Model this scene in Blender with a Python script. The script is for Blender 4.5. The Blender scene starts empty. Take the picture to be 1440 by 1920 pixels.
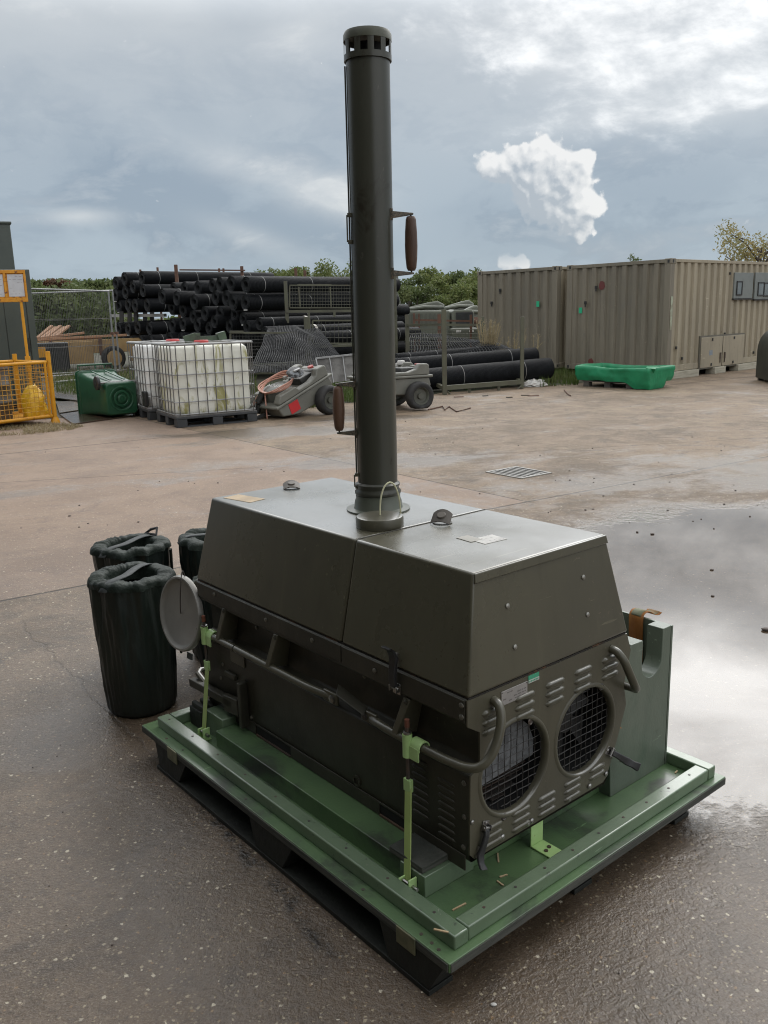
import bpy, bmesh, math, random
import numpy as np
from mathutils import Vector, Matrix, noise
R = math.radians
scn = bpy.context.scene
COL = scn.collection
random.seed(7)

# ------------------------------------------------------------------ camera
PITCH, ROLL, FPX, CAMH = 0.2267, -0.027, 1630.0, 1.6
cam_d = bpy.data.cameras.new("camera"); cam = bpy.data.objects.new("camera", cam_d); COL.objects.link(cam)
cam_d.sensor_fit = 'HORIZONTAL'; cam_d.sensor_width = 36.0; cam_d.lens = 36.0 * FPX / 1440.0
cam_d.clip_start = 0.05; cam_d.clip_end = 3000
_c, _s = math.cos(PITCH), math.sin(PITCH); _cr, _sr = math.cos(ROLL), math.sin(ROLL)
_r0, _u0, _f0 = Vector((1, 0, 0)), Vector((0, _s, _c)), Vector((0, _c, -_s))
_rt = _cr * _r0 + _sr * _u0; _up = -_sr * _r0 + _cr * _u0
M = Matrix((( _rt.x, _up.x, -_f0.x, 0), (_rt.y, _up.y, -_f0.y, 0), (_rt.z, _up.z, -_f0.z, CAMH), (0, 0, 0, 1)))
cam.matrix_world = M
scn.camera = cam

def ray(px, py):
    a, b = px - 720, py - 960
    u = a * _cr + b * _sr; v = -a * _sr + b * _cr
    return Vector((u / FPX, _c - v / FPX * _s, -_s - v / FPX * _c))
def gp(px, py, z=0.0):            # the spot of the yard that the photo shows at this pixel
    d = ray(px, py); t = (z - CAMH) / d.z
    return Vector((d.x * t, d.y * t, z))
def at(px, py, Y):
    d = ray(px, py); t = Y / d.y
    return Vector((d.x * t, Y, CAMH + d.z * t))
def azel(px, py):
    d = ray(px, py).normalized()
    return math.atan2(d.x, d.y), math.asin(d.z)

# ------------------------------------------------------------------ node helper
class E:
    def __init__(s, nt, sock): s.nt, s.s = nt, sock
    def _m(s, op, *o):
        n = s.nt.nodes.new('ShaderNodeMath'); n.operation = op
        for i, x in enumerate((s,) + o):
            if isinstance(x, E): s.nt.links.new(x.s, n.inputs[i])
            else: n.inputs[i].default_value = x
        return E(s.nt, n.outputs[0])
    def __add__(s, o): return s._m('ADD', o)
    def __sub__(s, o): return s._m('SUBTRACT', o)
    def __mul__(s, o): return s._m('MULTIPLY', o)
    def __truediv__(s, o): return s._m('DIVIDE', o)
    __radd__ = __add__; __rmul__ = __mul__
    def __rsub__(s, o): return (s * -1.0) + o
    def mx(s, o): return s._m('MAXIMUM', o)
    def mn(s, o): return s._m('MINIMUM', o)
    def abs(s): return s._m('ABSOLUTE')
    def pow(s, o): return s._m('POWER', o)
    def exp(s): return s._m('EXPONENT')
    def clamp(s): return s.mx(0.0).mn(1.0)
    def ss(s, a, b, lo=0.0, hi=1.0):
        n = s.nt.nodes.new('ShaderNodeMapRange'); n.interpolation_type = 'SMOOTHSTEP'
        s.nt.links.new(s.s, n.inputs[0])
        for i, x in enumerate((a, b, lo, hi)): n.inputs[i + 1].default_value = x
        return E(s.nt, n.outputs[0])
def vec(nt, x, y, z=0.0):
    n = nt.nodes.new('ShaderNodeCombineXYZ')
    for i, q in enumerate((x, y, z)):
        if isinstance(q, E): nt.links.new(q.s, n.inputs[i])
        else: n.inputs[i].default_value = q
    return n.outputs[0]
def nse(nt, v, scale, detail=5, rough=.55, dist=0.0, dim='3D'):
    n = nt.nodes.new('ShaderNodeTexNoise'); n.noise_dimensions = dim; n.inputs['Scale'].default_value = scale
    n.inputs['Detail'].default_value = detail; n.inputs['Roughness'].default_value = rough
    n.inputs['Distortion'].default_value = dist
    if v is not None: nt.links.new(v, n.inputs['Vector'])
    return E(nt, n.outputs[0])
def vor(nt, v, scale, feat='F1', rand=1.0, dim='3D'):
    n = nt.nodes.new('ShaderNodeTexVoronoi'); n.voronoi_dimensions = dim; n.feature = feat; n.inputs['Scale'].default_value = scale
    n.inputs['Randomness'].default_value = rand
    if v is not None: nt.links.new(v, n.inputs['Vector'])
    return n
def mixc(nt, f, a, b):
    n = nt.nodes.new('ShaderNodeMix'); n.data_type = 'RGBA'; n.clamp_factor = True
    if isinstance(f, E): nt.links.new(f.s, n.inputs[0])
    else: n.inputs[0].default_value = f
    for i, q in ((6, a), (7, b)):
        if isinstance(q, (tuple, list)): n.inputs[i].default_value = tuple(q)[:3] + (1,)
        else: nt.links.new(q, n.inputs[i])
    return n.outputs[2]

# ------------------------------------------------------------------ world: grey cumulus sky over the yard
SUN_AZ, SUN_EL = R(38), R(48)          # behind the bright clouds, ahead and to the right
def build_world():
    w = bpy.data.worlds.new("World"); scn.world = w; w.use_nodes = True
    w.cycles.sampling_method = 'MANUAL'; w.cycles.sample_map_resolution = 256
    nt = w.node_tree; nt.nodes.clear()
    out = nt.nodes.new('ShaderNodeOutputWorld'); bg = nt.nodes.new('ShaderNodeBackground')
    bg.inputs['Strength'].default_value = 0.1
    nt.links.new(bg.outputs[0], out.inputs[0])
    sky = nt.nodes.new('ShaderNodeTexSky'); sky.sky_type = 'NISHITA'; sky.sun_disc = False
    sky.sun_elevation = SUN_EL; sky.sun_rotation = SUN_AZ
    tc = nt.nodes.new('ShaderNodeTexCoord'); sp = nt.nodes.new('ShaderNodeSeparateXYZ')
    nt.links.new(tc.outputs['Generated'], sp.inputs[0])
    x, y, z = (E(nt, sp.outputs[i]) for i in range(3))
    az = x._m('ARCTAN2', y); el = z._m('ARCSINE')
    D = tc.outputs['Generated']
    P = vec(nt, az, el * 1.5, 0.0)
    K = 10.0
    def c(r, g, b): return tuple(((q / 255.0 + .055) / 1.055) ** 2.4 * K for q in (r, g, b))
    # base layers
    n1 = nse(nt, P, 3.2, 6, .55, .4, dim='2D'); n2 = nse(nt, P, 7.5, 7, .6, .3, dim='2D')
    col = mixc(nt, el.ss(0.0, .30), c(172, 188, 201), c(187, 195, 202))
    col = mixc(nt, el.ss(.30, .9), col, c(212, 216, 220))
    dark = (n1 * .65 + n2 * .35).ss(.45, .60) * el.ss(.5, .12) * el.ss(0.005, .06)
    def G(px, py, sx, sy, tilt=0.0):
        a0, e0 = azel(px, py); da, de = az - a0, el - e0
        if tilt:
            ct, st = math.cos(tilt), math.sin(tilt)
            da, de = da * ct + de * st, de * ct - da * st
        q = da * da * (FPX / sx) ** 2 + de * de * (FPX / sy) ** 2
        return (q * -0.5).exp()
    wob = (n2 - .5)
    n5 = nse(nt, vec(nt, az * 1.0, el * 2.4), 9.0, 7, .62, .25, dim='2D')
    dm = (dark * .35 + (n5 - .46).mx(0.0) * 3.4 * el.ss(.34, .10) + G(330, 385, 190, 45, -.12) * (wob * 2 + .8) * .75 + G(560, 400, 110, 38) * (wob * 3 + .75)
          + G(200, 335, 160, 40) * .3 + G(1220, 390, 230, 90) * .30 + G(960, 430, 120, 40) * .45)
    col = mixc(nt, dm.clamp() * .8, col, c(146, 162, 178))
    # thin bright veils
    n3 = nse(nt, vec(nt, az + el * .25, el * 3.2), 6.0, 8, .6, .6, dim='2D')
    veil = ((n3 - .40) * 1.6 + .1).clamp()
    br = (G(540, 340, 130, 22, -.32) * (wob * 3 + .75) + G(640, 365, 60, 22) * .7 + G(150, 406, 40, 9) * .9 + G(560, 60, 55, 30) * .75
          + G(60, 20, 130, 40) * .55 + G(330, 20, 60, 35) * .4 + G(480, 450, 70, 15, -.35) * .45)
    col = mixc(nt, (br * (n5 * 1.6 + .2)).clamp() * .75 + (n5 - .55).mx(0.0) * 1.5 * el.ss(.02, .08), col, c(220, 224, 226))
    st = (G(1330, 90, 210, 62, .08) * 1.0 + G(1330, 178, 190, 20, .10) * 1.05 + G(1090, 100, 110, 30, -.25) * .8 + G(1150, 15, 270, 40) * .95 + G(1440, 60, 120, 80)).mn(1.15)
    stn = nse(nt, vec(nt, az + el * .8, el * 1.9 - az * .25), 11.0, 8, .60, .12, dim='2D')
    sm = (st * .46 + (stn - .5) * 1.5 + veil * .10).ss(.20, 1.05) * st.ss(.02, .35)
    col = mixc(nt, st * .55, col, c(222, 226, 229))
    col = mixc(nt, sm * .9, col, tuple(q * 1.42 for q in c(248, 248, 247)))
    # brighter cloud deck overhead and where the sun hides, never in the frame
    glow = ((az - R(20)) * (az - R(20)) * 1.3 + (el - R(30)) * (el - R(30)) * 5.0) * -1.0
    hi = (glow.exp() * el.ss(.280, .43) * 1.15).mn(1.0)
    n4 = nse(nt, D, 3.0, 7, .6, .5)
    nh = nse(nt, vec(nt, az * 1.0 + el * .4, el * 2.2), 5.0, 6, .6, .3, dim='2D')
    col = mixc(nt, (hi * (nh * 1.6 + .1).mx(.45) + (n4.ss(.45, .65)) * el.ss(.36, .6) * .22).clamp(), col, tuple(q * 4.6 for q in c(250, 250, 249)))
    back = y.ss(.1, -.5) * el.ss(-.02, .2)
    col = mixc(nt, back * .85, col, tuple(q * 1.75 for q in c(238, 240, 242)))
    # cumulus heads
    blobs = [(1010, 288, 24), (972, 300, 21), (938, 305, 18), (908, 308, 15), (1045, 312, 27), (1086, 302, 22), (1106, 296, 11), (1078, 345, 27), (1020, 345, 30),
             (975, 335, 24), (1100, 388, 22), (1068, 400, 24), (1120, 385, 12), (1100, 425, 15), (1085, 448, 10), (1035, 390, 24), (995, 380, 20), (1014, 268, 12), (925, 335, 16),
             (965, 492, 15), (945, 490, 12), (985, 494, 11)]
    def mass(da, de):
        s = None
        for px, py, rr in blobs:
            a0, e0 = azel(px, py); k = (FPX / rr) ** 2; A, El = az + (da - a0), el + (de - e0)
            g = ((A * A + El * El) * (-k * .66)).exp(); s = g if s is None else s + g
        return 1.0 - (s * -1.0).exp()
    def puff(da, de):
        A, El = az + da, el + de
        nb = nse(nt, vec(nt, A, El), 22.0, 6, .58, .1, dim='2D') - .5
        vb = E(nt, vor(nt, vec(nt, A + nb * .03, El + nb * .03), 46.0, 'SMOOTH_F1', dim='2D').outputs[0])
        vc = E(nt, vor(nt, vec(nt, A + nb * .02, El + nb * .02), 105.0, 'SMOOTH_F1', dim='2D').outputs[0])
        return nb * .55 - (vb - .35) * .60 - (vc - .35) * .42 + (nse(nt, vec(nt, A, El), 90.0, 4, .6, .0, dim='2D') - .5) * .30
    f0, f1 = mass(0.0, 0.0), mass(.013, .015)
    q0, q1 = puff(0.0, 0.0), puff(.0040, .0048)
    m = (f0 + q0 * 1.0).ss(.34, .56)
    lit = ((f0 - f1) * 1.25 + (q0 - q1) * 1.15 + q0 * .45 + .42).clamp()
    core = G(935, 368, 48, 20) * .75 + G(1000, 415, 44, 30) * .50
    cc = mixc(nt, (lit - .03 - core * .60).clamp(), c(178, 187, 196), c(245, 245, 244))
    soft = 1.0 - (G(950, 470, 55, 22) * .8 + G(925, 432, 55, 18) * .5)
    col = mixc(nt, m * soft.clamp(), col, cc)
    fin = mixc(nt, .93, sky.outputs[0], col)
    below = el.ss(-.02, -.10)
    fin = mixc(nt, below, fin, c(120, 118, 108))
    nt.links.new(fin, bg.inputs[0])
build_world()
sd = bpy.data.lights.new("sun", 'SUN'); sd.energy = 0.5; sd.angle = R(22); sd.color = (1, .96, .90)
sun = bpy.data.objects.new("sun", sd); COL.objects.link(sun)
_sv = Vector((math.sin(SUN_AZ) * math.cos(SUN_EL), math.cos(SUN_AZ) * math.cos(SUN_EL), math.sin(SUN_EL)))
sun.rotation_euler = _sv.to_track_quat('Z', 'Y').to_euler(); sun.location = (0, 0, 30)
scn.view_settings.view_transform = 'Standard'; scn.view_settings.look = 'None'
scn.view_settings.exposure = 0.0; scn.view_settings.gamma = 1.0
scn.cycles.filter_width = 1.1; scn.cycles.max_bounces = 5; scn.cycles.use_adaptive_sampling = True; scn.cycles.adaptive_threshold = .015; scn.cycles.glossy_bounces = 3; scn.cycles.transparent_max_bounces = 8

# ------------------------------------------------------------------ mesh builder
class MB:
    def __init__(s): s.v, s.f = [], []
    def add(s, vs, fs):
        o = len(s.v); s.v += [tuple(v) for v in vs]; s.f += [tuple(i + o for i in f) for f in fs]; return s
    def box(s, a, b, m=None):
        x0, y0, z0 = a; x1, y1, z1 = b
        v = [Vector(q) for q in ((x0, y0, z0), (x1, y0, z0), (x1, y1, z0), (x0, y1, z0), (x0, y0, z1), (x1, y0, z1), (x1, y1, z1), (x0, y1, z1))]
        if m is not None: v = [m @ q for q in v]
        return s.add(v, [(0, 3, 2, 1), (4, 5, 6, 7), (0, 1, 5, 4), (1, 2, 6, 5), (2, 3, 7, 6), (3, 0, 4, 7)])
    def bar(s, p, q, w, h=None, up=(0, 0, 1)):          # rectangular bar from p to q
        p, q = Vector(p), Vector(q); d = (q - p).normalized(); h = h or w
        u = Vector(up)
        if abs(d.dot(u)) > .97: u = Vector((1, 0, 0))
        a = d.cross(u).normalized(); b = a.cross(d).normalized()
        o = [(-1, -1), (1, -1), (1, 1), (-1, 1)]
        v = [p + a * (w / 2 * i) + b * (h / 2 * j) for i, j in o] + [q + a * (w / 2 * i) + b * (h / 2 * j) for i, j in o]
        return s.add(v, [(3, 2, 1, 0), (4, 5, 6, 7), (0, 1, 5, 4), (1, 2, 6, 5), (2, 3, 7, 6), (3, 0, 4, 7)])
    def tube(s, pts, r, seg=8, caps=True, closed=False):
        pts = [Vector(p) for p in pts]; n = len(pts); rs = r if isinstance(r, (list, tuple)) else [r] * n
        rings, prev = [], None
        for i, p in enumerate(pts):
            if closed: d = (pts[(i + 1) % n] - pts[i - 1])
            else: d = pts[min(i + 1, n - 1)] - pts[max(i - 1, 0)]
            d.normalize()
            if prev is None:
                u = Vector((0, 0, 1)) if abs(d.z) < .9 else Vector((1, 0, 0))
                a = d.cross(u).normalized()
            else:
                a = (prev - d * prev.dot(d)).normalized()
            prev = a; b = d.cross(a)
            rings.append([p + (a * math.cos(t) + b * math.sin(t)) * rs[i] for t in (2 * math.pi * k / seg for k in range(seg))])
        o = len(s.v); s.v += [tuple(q) for rg in rings for q in rg]
        for i in range(n if closed else n - 1):
            j = (i + 1) % n
            for k in range(seg):
                l = (k + 1) % seg
                s.f.append((o + i * seg + k, o + i * seg + l, o + j * seg + l, o + j * seg + k))
        if caps and not closed:
            s.f.append(tuple(o + k for k in range(seg))[::-1]); s.f.append(tuple(o + (n - 1) * seg + k for k in range(seg)))
        return s
    def cyl(s, p, q, r, r2=None, seg=16, caps=True): return s.tube([p, q], [r, r2 if r2 is not None else r], seg, caps)
    def lathe(s, prof, seg=32, m=None, a0=0.0, a1=2 * math.pi):
        full = abs(a1 - a0 - 2 * math.pi) < 1e-6; ns = seg if full else seg + 1
        o = len(s.v)
        for r, z in prof:
            for k in range(ns):
                t = a0 + (a1 - a0) * k / seg; q = Vector((r * math.cos(t), r * math.sin(t), z))
                s.v.append(tuple(m @ q if m is not None else q))
        for i in range(len(prof) - 1):
            for k in range(seg):
                l = (k + 1) % ns
                s.f.append((o + i * ns + k, o + i * ns + l, o + (i + 1) * ns + l, o + (i + 1) * ns + k))
        return s
    def prism(s, poly, h0, h1, axis=2, m=None):           # polygon in the two other axes, pushed along axis
        def P(u, v, w):
            q = {0: (w, u, v), 1: (u, w, v), 2: (u, v, w)}[axis]
            q = Vector(q); return m @ q if m is not None else q
        n = len(poly); vs = [P(u, v, h0) for u, v in poly] + [P(u, v, h1) for u, v in poly]
        fs = [tuple(range(n))[::-1], tuple(range(n, 2 * n))] + [(i, (i + 1) % n, n + (i + 1) % n, n + i) for i in range(n)]
        return s.add(vs, fs)
    def sphere(s, c, r, seg=10, rings=6, sc=(1, 1, 1)):
        prof = [(math.sin(math.pi * i / rings), -math.cos(math.pi * i / rings)) for i in range(rings + 1)]
        prof[0] = (1e-4, -1); prof[-1] = (1e-4, 1)
        m = Matrix.Translation(c) @ Matrix.Diagonal((r * sc[0], r * sc[1], r * sc[2], 1))
        return s.lathe(prof, seg, m)
    def bolt(s, p, n, r=.008, h=.006):
        p, n = Vector(p), Vector(n).normalized()
        return s.tube([p, p + n * h * .6, p + n * h], [r, r, r * .55], 8)

ORG = {}
def root(name, label, cat, loc=(0, 0, 0), rz=0.0, group=None, org=None, parent=None):
    o = bpy.data.objects.new(name, None); COL.objects.link(o); o.empty_display_size = .1
    o.location = loc; o.rotation_euler = (0, 0, rz)
    tag(o, label, cat, group)
    if org is not None: ORG[o.name] = Vector(org)
    return o
def tag(o, label=None, cat=None, group=None, kind=None):
    if label: o['label'] = label
    if cat: o['category'] = cat
    if group: o['group'] = group
    if kind: o['kind'] = kind
    return o
def obj(name, mb, mat, parent=None, smooth=35, bevel=0.0, label=None, org=None, seg=2):
    me = bpy.data.meshes.new(name)
    sh = Vector((0, 0, 0)); p = parent
    if org is not None: sh = Vector(org)
    elif p is not None and p.name in ORG: sh = ORG[p.name]
    vs = [(a - sh.x, b - sh.y, c - sh.z) for a, b, c in mb.v] if sh.length else mb.v
    me.from_pydata(vs, [], mb.f); me.validate(); me.update()
    o = bpy.data.objects.new(name, me); COL.objects.link(o)
    if mat: me.materials.append(mat)
    bm = bmesh.new(); bm.from_mesh(me); bmesh.ops.recalc_face_normals(bm, faces=bm.faces); bm.to_mesh(me); bm.free()
    if smooth:
        me.shade_smooth(); me.set_sharp_from_angle(angle=R(smooth))
    if bevel:
        b = o.modifiers.new('bevel', 'BEVEL'); b.width = bevel; b.segments = seg; b.limit_method = 'ANGLE'; b.angle_limit = R(40)
        b.harden_normals = False
    if parent is not None:
        o.parent = parent
        if parent.name in ORG: ORG[o.name] = ORG[parent.name]   # children of parts keep the same frame
    if label: o['label'] = label
    return o
def objs(name, mb, mat, parent=None, **kw):            # every separate piece of the mesh becomes a part of its own
    n = len(mb.v); par = list(range(n))
    def find(i):
        while par[i] != i: par[i] = par[par[i]]; i = par[i]
        return i
    for f in mb.f:
        r0 = find(f[0])
        for i in f[1:]: par[find(i)] = r0
    groups = {}
    for f in mb.f: groups.setdefault(find(f[0]), []).append(f)
    out = []
    for fs in groups.values():
        ids = sorted({i for f in fs for i in f}); mp = {i: k for k, i in enumerate(ids)}
        d = MB(); d.v = [mb.v[i] for i in ids]; d.f = [tuple(mp[i] for i in f) for f in fs]
        out.append(obj(name, d, mat, parent, **kw))
    return out
def text_mb(txt, size, m, depth=.001):
    cu = bpy.data.curves.new("t", 'FONT'); cu.body = txt; cu.size = size; cu.extrude = depth; cu.align_x = 'CENTER'; cu.align_y = 'CENTER'
    o = bpy.data.objects.new("t", cu); COL.objects.link(o)
    dg = bpy.context.evaluated_depsgraph_get(); me = bpy.data.meshes.new_from_object(o.evaluated_get(dg))
    mb = MB(); mb.add([m @ v.co for v in me.vertices], [tuple(p.vertices) for p in me.polygons])
    bpy.data.objects.remove(o); bpy.data.curves.remove(cu); bpy.data.meshes.remove(me)
    return mb
def copy_tree(o, parent=None):
    c = o.copy(); COL.objects.link(c)
    if parent is not None: c.parent = parent; c.matrix_parent_inverse = o.matrix_parent_inverse.copy()
    for ch in list(o.children): copy_tree(ch, c)
    return c

# ------------------------------------------------------------------ materials
def mat(name, c1, c2=None, rough=.5, rvar=.12, scale=3.0, metal=0.0, bump=0.0, bscale=60.0, spec=.5, lo=.38, hi=.66,
        c3=None, s3=9.0, lo3=.60, hi3=.68, stretch=(1, 1, 1), coat=0.0, edge=None, wetf=0.0, streak=0.0, chips=None):
    m = bpy.data.materials.new(name); m.use_nodes = True; nt = m.node_tree
    b = nt.nodes['Principled BSDF']; tc = nt.nodes.new('ShaderNodeTexCoord')
    mp = nt.nodes.new('ShaderNodeMapping'); mp.inputs['Scale'].default_value = stretch
    nt.links.new(tc.outputs['Object'], mp.inputs[0]); V = mp.outputs[0]
    n = nse(nt, V, scale, 7, .6, .3); col = c1
    if c2: col = mixc(nt, n.ss(lo, hi), c1, c2)
    if c3: col = mixc(nt, nse(nt, V, s3, 8, .65, .8).ss(lo3, hi3), col, c3)
    fine = nse(nt, V, scale * 9, 4, .6)
    if streak:
        m2 = nt.nodes.new('ShaderNodeMapping'); m2.inputs['Scale'].default_value = (1, 1, .07); nt.links.new(tc.outputs['Object'], m2.inputs[0])
        sk = nse(nt, m2.outputs[0], 16, 6, .65); col = mixc(nt, sk.ss(.50, .70) * streak, col, tuple(q * .55 for q in c1)); col = mixc(nt, sk.ss(.42, .30) * streak * .6, col, tuple(min(1, q * 1.45) for q in c1))
    if chips:
        ch = nse(nt, V, 30, 5, .72, 1.2); col = mixc(nt, (ch.ss(.655, .67) * n.ss(.46, .56)), col, chips)
        m3 = nt.nodes.new('ShaderNodeMapping'); m3.inputs['Scale'].default_value = (3, 40, 34); m3.inputs['Rotation'].default_value = (.5, .3, .6); nt.links.new(tc.outputs['Object'], m3.inputs[0])
        sc_ = nse(nt, m3.outputs[0], 1.6, 3, .5); col = mixc(nt, sc_.ss(.675, .69) * nse(nt, V, 2.2, 4).ss(.5, .6) * .7, col, tuple(min(1, q * 2.1) for q in c1))
    if edge:                                             # worn paint along the edges of a part
        g = nt.nodes.new('ShaderNodeNewGeometry')
        pt = E(nt, g.outputs['Pointiness'])
        col = mixc(nt, (pt.ss(.52, .60)) * fine.ss(.42, .62), col, edge)
    if isinstance(col, (tuple, list)): b.inputs['Base Color'].default_value = tuple(col)[:3] + (1,)
    else: nt.links.new(col, b.inputs['Base Color'])
    b.inputs['Metallic'].default_value = metal; b.inputs['Specular IOR Level'].default_value = spec
    b.inputs['Coat Weight'].default_value = coat; b.inputs['Coat Roughness'].default_value = .15
    if wetf:
        gg = nt.nodes.new('ShaderNodeNewGeometry'); sz = nt.nodes.new('ShaderNodeSeparateXYZ'); nt.links.new(gg.outputs['True Normal'], sz.inputs[0])
        wf = E(nt, sz.outputs[2]).ss(.55, .9) * wetf * nse(nt, V, 1.4, 5).ss(.25, .55); nt.links.new(wf.s, b.inputs['Coat Weight'])
        b.inputs['Coat Roughness'].default_value = .24; b.inputs['Coat IOR'].default_value = 2.15
    r = (n - .5) * (2.2 * rvar) + rough + (fine - .5) * rvar
    nt.links.new(r.clamp().s, b.inputs['Roughness'])
    if bump:
        bn = nt.nodes.new('ShaderNodeBump'); bn.inputs['Strength'].default_value = bump; bn.inputs['Distance'].default_value = .01
        nt.links.new(nse(nt, V, bscale, 4, .6).s, bn.inputs['Height']); nt.links.new(bn.outputs[0], b.inputs['Normal'])
    return m

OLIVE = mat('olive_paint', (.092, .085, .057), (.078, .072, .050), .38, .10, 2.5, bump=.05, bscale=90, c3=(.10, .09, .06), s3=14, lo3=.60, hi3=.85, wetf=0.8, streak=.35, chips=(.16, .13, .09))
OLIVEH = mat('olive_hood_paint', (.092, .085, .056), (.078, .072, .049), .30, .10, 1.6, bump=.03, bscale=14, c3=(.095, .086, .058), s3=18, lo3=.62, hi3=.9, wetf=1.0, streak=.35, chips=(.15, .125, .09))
OLIVED = mat('olive_dirty_shaded', (.040, .037, .025), (.027, .025, .017), .48, .12, 2.6, bump=.07, bscale=70, c3=(.062, .056, .040), s3=10, lo3=.60, hi3=.80, streak=.6, chips=(.10, .09, .07))  # olive darkened: side shade put into the colour, with dirt streaks and chips
FLUE = mat('flue_paint', (.052, .052, .038), (.044, .045, .034), .34, .10, 1.5, bump=.03, bscale=30, c3=(.028, .023, .015), s3=6, lo3=.55, hi3=.62, stretch=(1, 1, .4), streak=.35, chips=(.13, .12, .10))
BLACKI = mat('dark_inside', (.006, .006, .006), None, .8, .05)
GREEN = mat('green_deck_paint', (.105, .180, .080), (.072, .130, .060), .40, .15, 3.0, bump=.10, bscale=120, c3=(.045, .058, .040), s3=3.2, lo3=.50, hi3=.66, wetf=0.5, chips=(.05, .055, .04))
GREENR = mat('green_rail_paint', (.145, .205, .125), (.115, .170, .100), .40, .14, 6.0, bump=.10, bscale=150, c3=(.045, .055, .042), s3=26, lo3=.62, hi3=.70, wetf=0.8, chips=(.24, .26, .20))
GREENP = mat('green_panel_paint', (.135, .160, .122), (.105, .132, .098), .44, .12, 4.0, bump=.08, bscale=110, c3=(.070, .105, .072), s3=3.4, lo3=.55, hi3=.72, stretch=(1, 1, .6), wetf=0.4, streak=.3, chips=(.09, .11, .08))
PLYED = mat('plywood_edge', (.095, .095, .080), (.040, .044, .036), .75, .1, 3, bump=.4, bscale=60, stretch=(1, 1, 26))
SKID = mat('dark_skid_timber', (.016, .018, .014), (.010, .011, .009), .6, .1, 6, bump=.3, bscale=40)
LIME = mat('lime_strap_paint', (.48, .70, .30), (.42, .61, .25), .38, .12, 6, bump=.04, c3=(.24, .30, .10), s3=22, lo3=.68, hi3=.74)
LIMED = mat('lime_flat_strap', (.35, .45, .15), (.30, .39, .125), .42, .1, 9, bump=.05)
STEEL = mat('bare_steel', (.42, .41, .39), (.30, .29, .28), .35, .12, 14, metal=1.0)
DARKST = mat('dark_steel', (.10, .095, .09), (.14, .10, .08), .45, .1, 10, metal=.6)
ALU = mat('data_plate', (.40, .38, .36), (.34, .32, .31), .5, .1, 20, metal=.4)
RUBBER = mat('black_rubber', (.020, .020, .021), (.030, .030, .030), .48, .12, 8, bump=.08)
RUSTP = mat('rust_red_cap', (.22, .07, .035), (.14, .05, .03), .6, .1, 20)
WIRE = mat('grille_wire', (.050, .047, .044), (.035, .033, .03), .42, .1, 20, metal=.3)
WOODH = mat('wood_grip', (.125, .066, .040), (.075, .040, .026), .5, .14, 5, bump=.15, bscale=60, stretch=(6, 6, .8), c3=(.20, .10, .06), s3=9, lo3=.62, hi3=.8)
CORDW = mat('pale_cord', (.62, .60, .40), (.52, .50, .33), .6, .1, 30)
ORANGE = mat('orange_strap', (.36, .145, .030), (.26, .10, .022), .7, .1, 10, bump=.2, bscale=200)
ORTOP = mat('strap_green_face', (.17, .18, .11), (.24, .15, .07), .7, .1, 22, lo=.5, hi=.6)
PAPER = mat('paper_sticker', (.60, .58, .54), (.45, .44, .42), .6, .1, 15)
TANST = mat('tan_sticker', (.46, .34, .20), (.36, .27, .17), .6, .1, 18)
GRNST = mat('green_sticker', (.06, .35, .20), None, .5)
BAGF = mat('bag_fabric', (.012, .020, .016), (.008, .013, .011), .42, .08, 6, bump=.75, bscale=17, stretch=(1, 1, .35), spec=.6)
BAGT = mat('bag_top_fabric', (.017, .026, .019), (.011, .017, .013), .60, .08, 8, bump=.9, bscale=26, spec=.3)
WEB = mat('grey_webbing', (.070, .078, .078), (.055, .06, .06), .7, .06, 30, bump=.2, bscale=400)
DISC = mat('grey_disc', (.30, .29, .265), (.24, .23, .21), .38, .12, 4, metal=.2)
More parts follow.
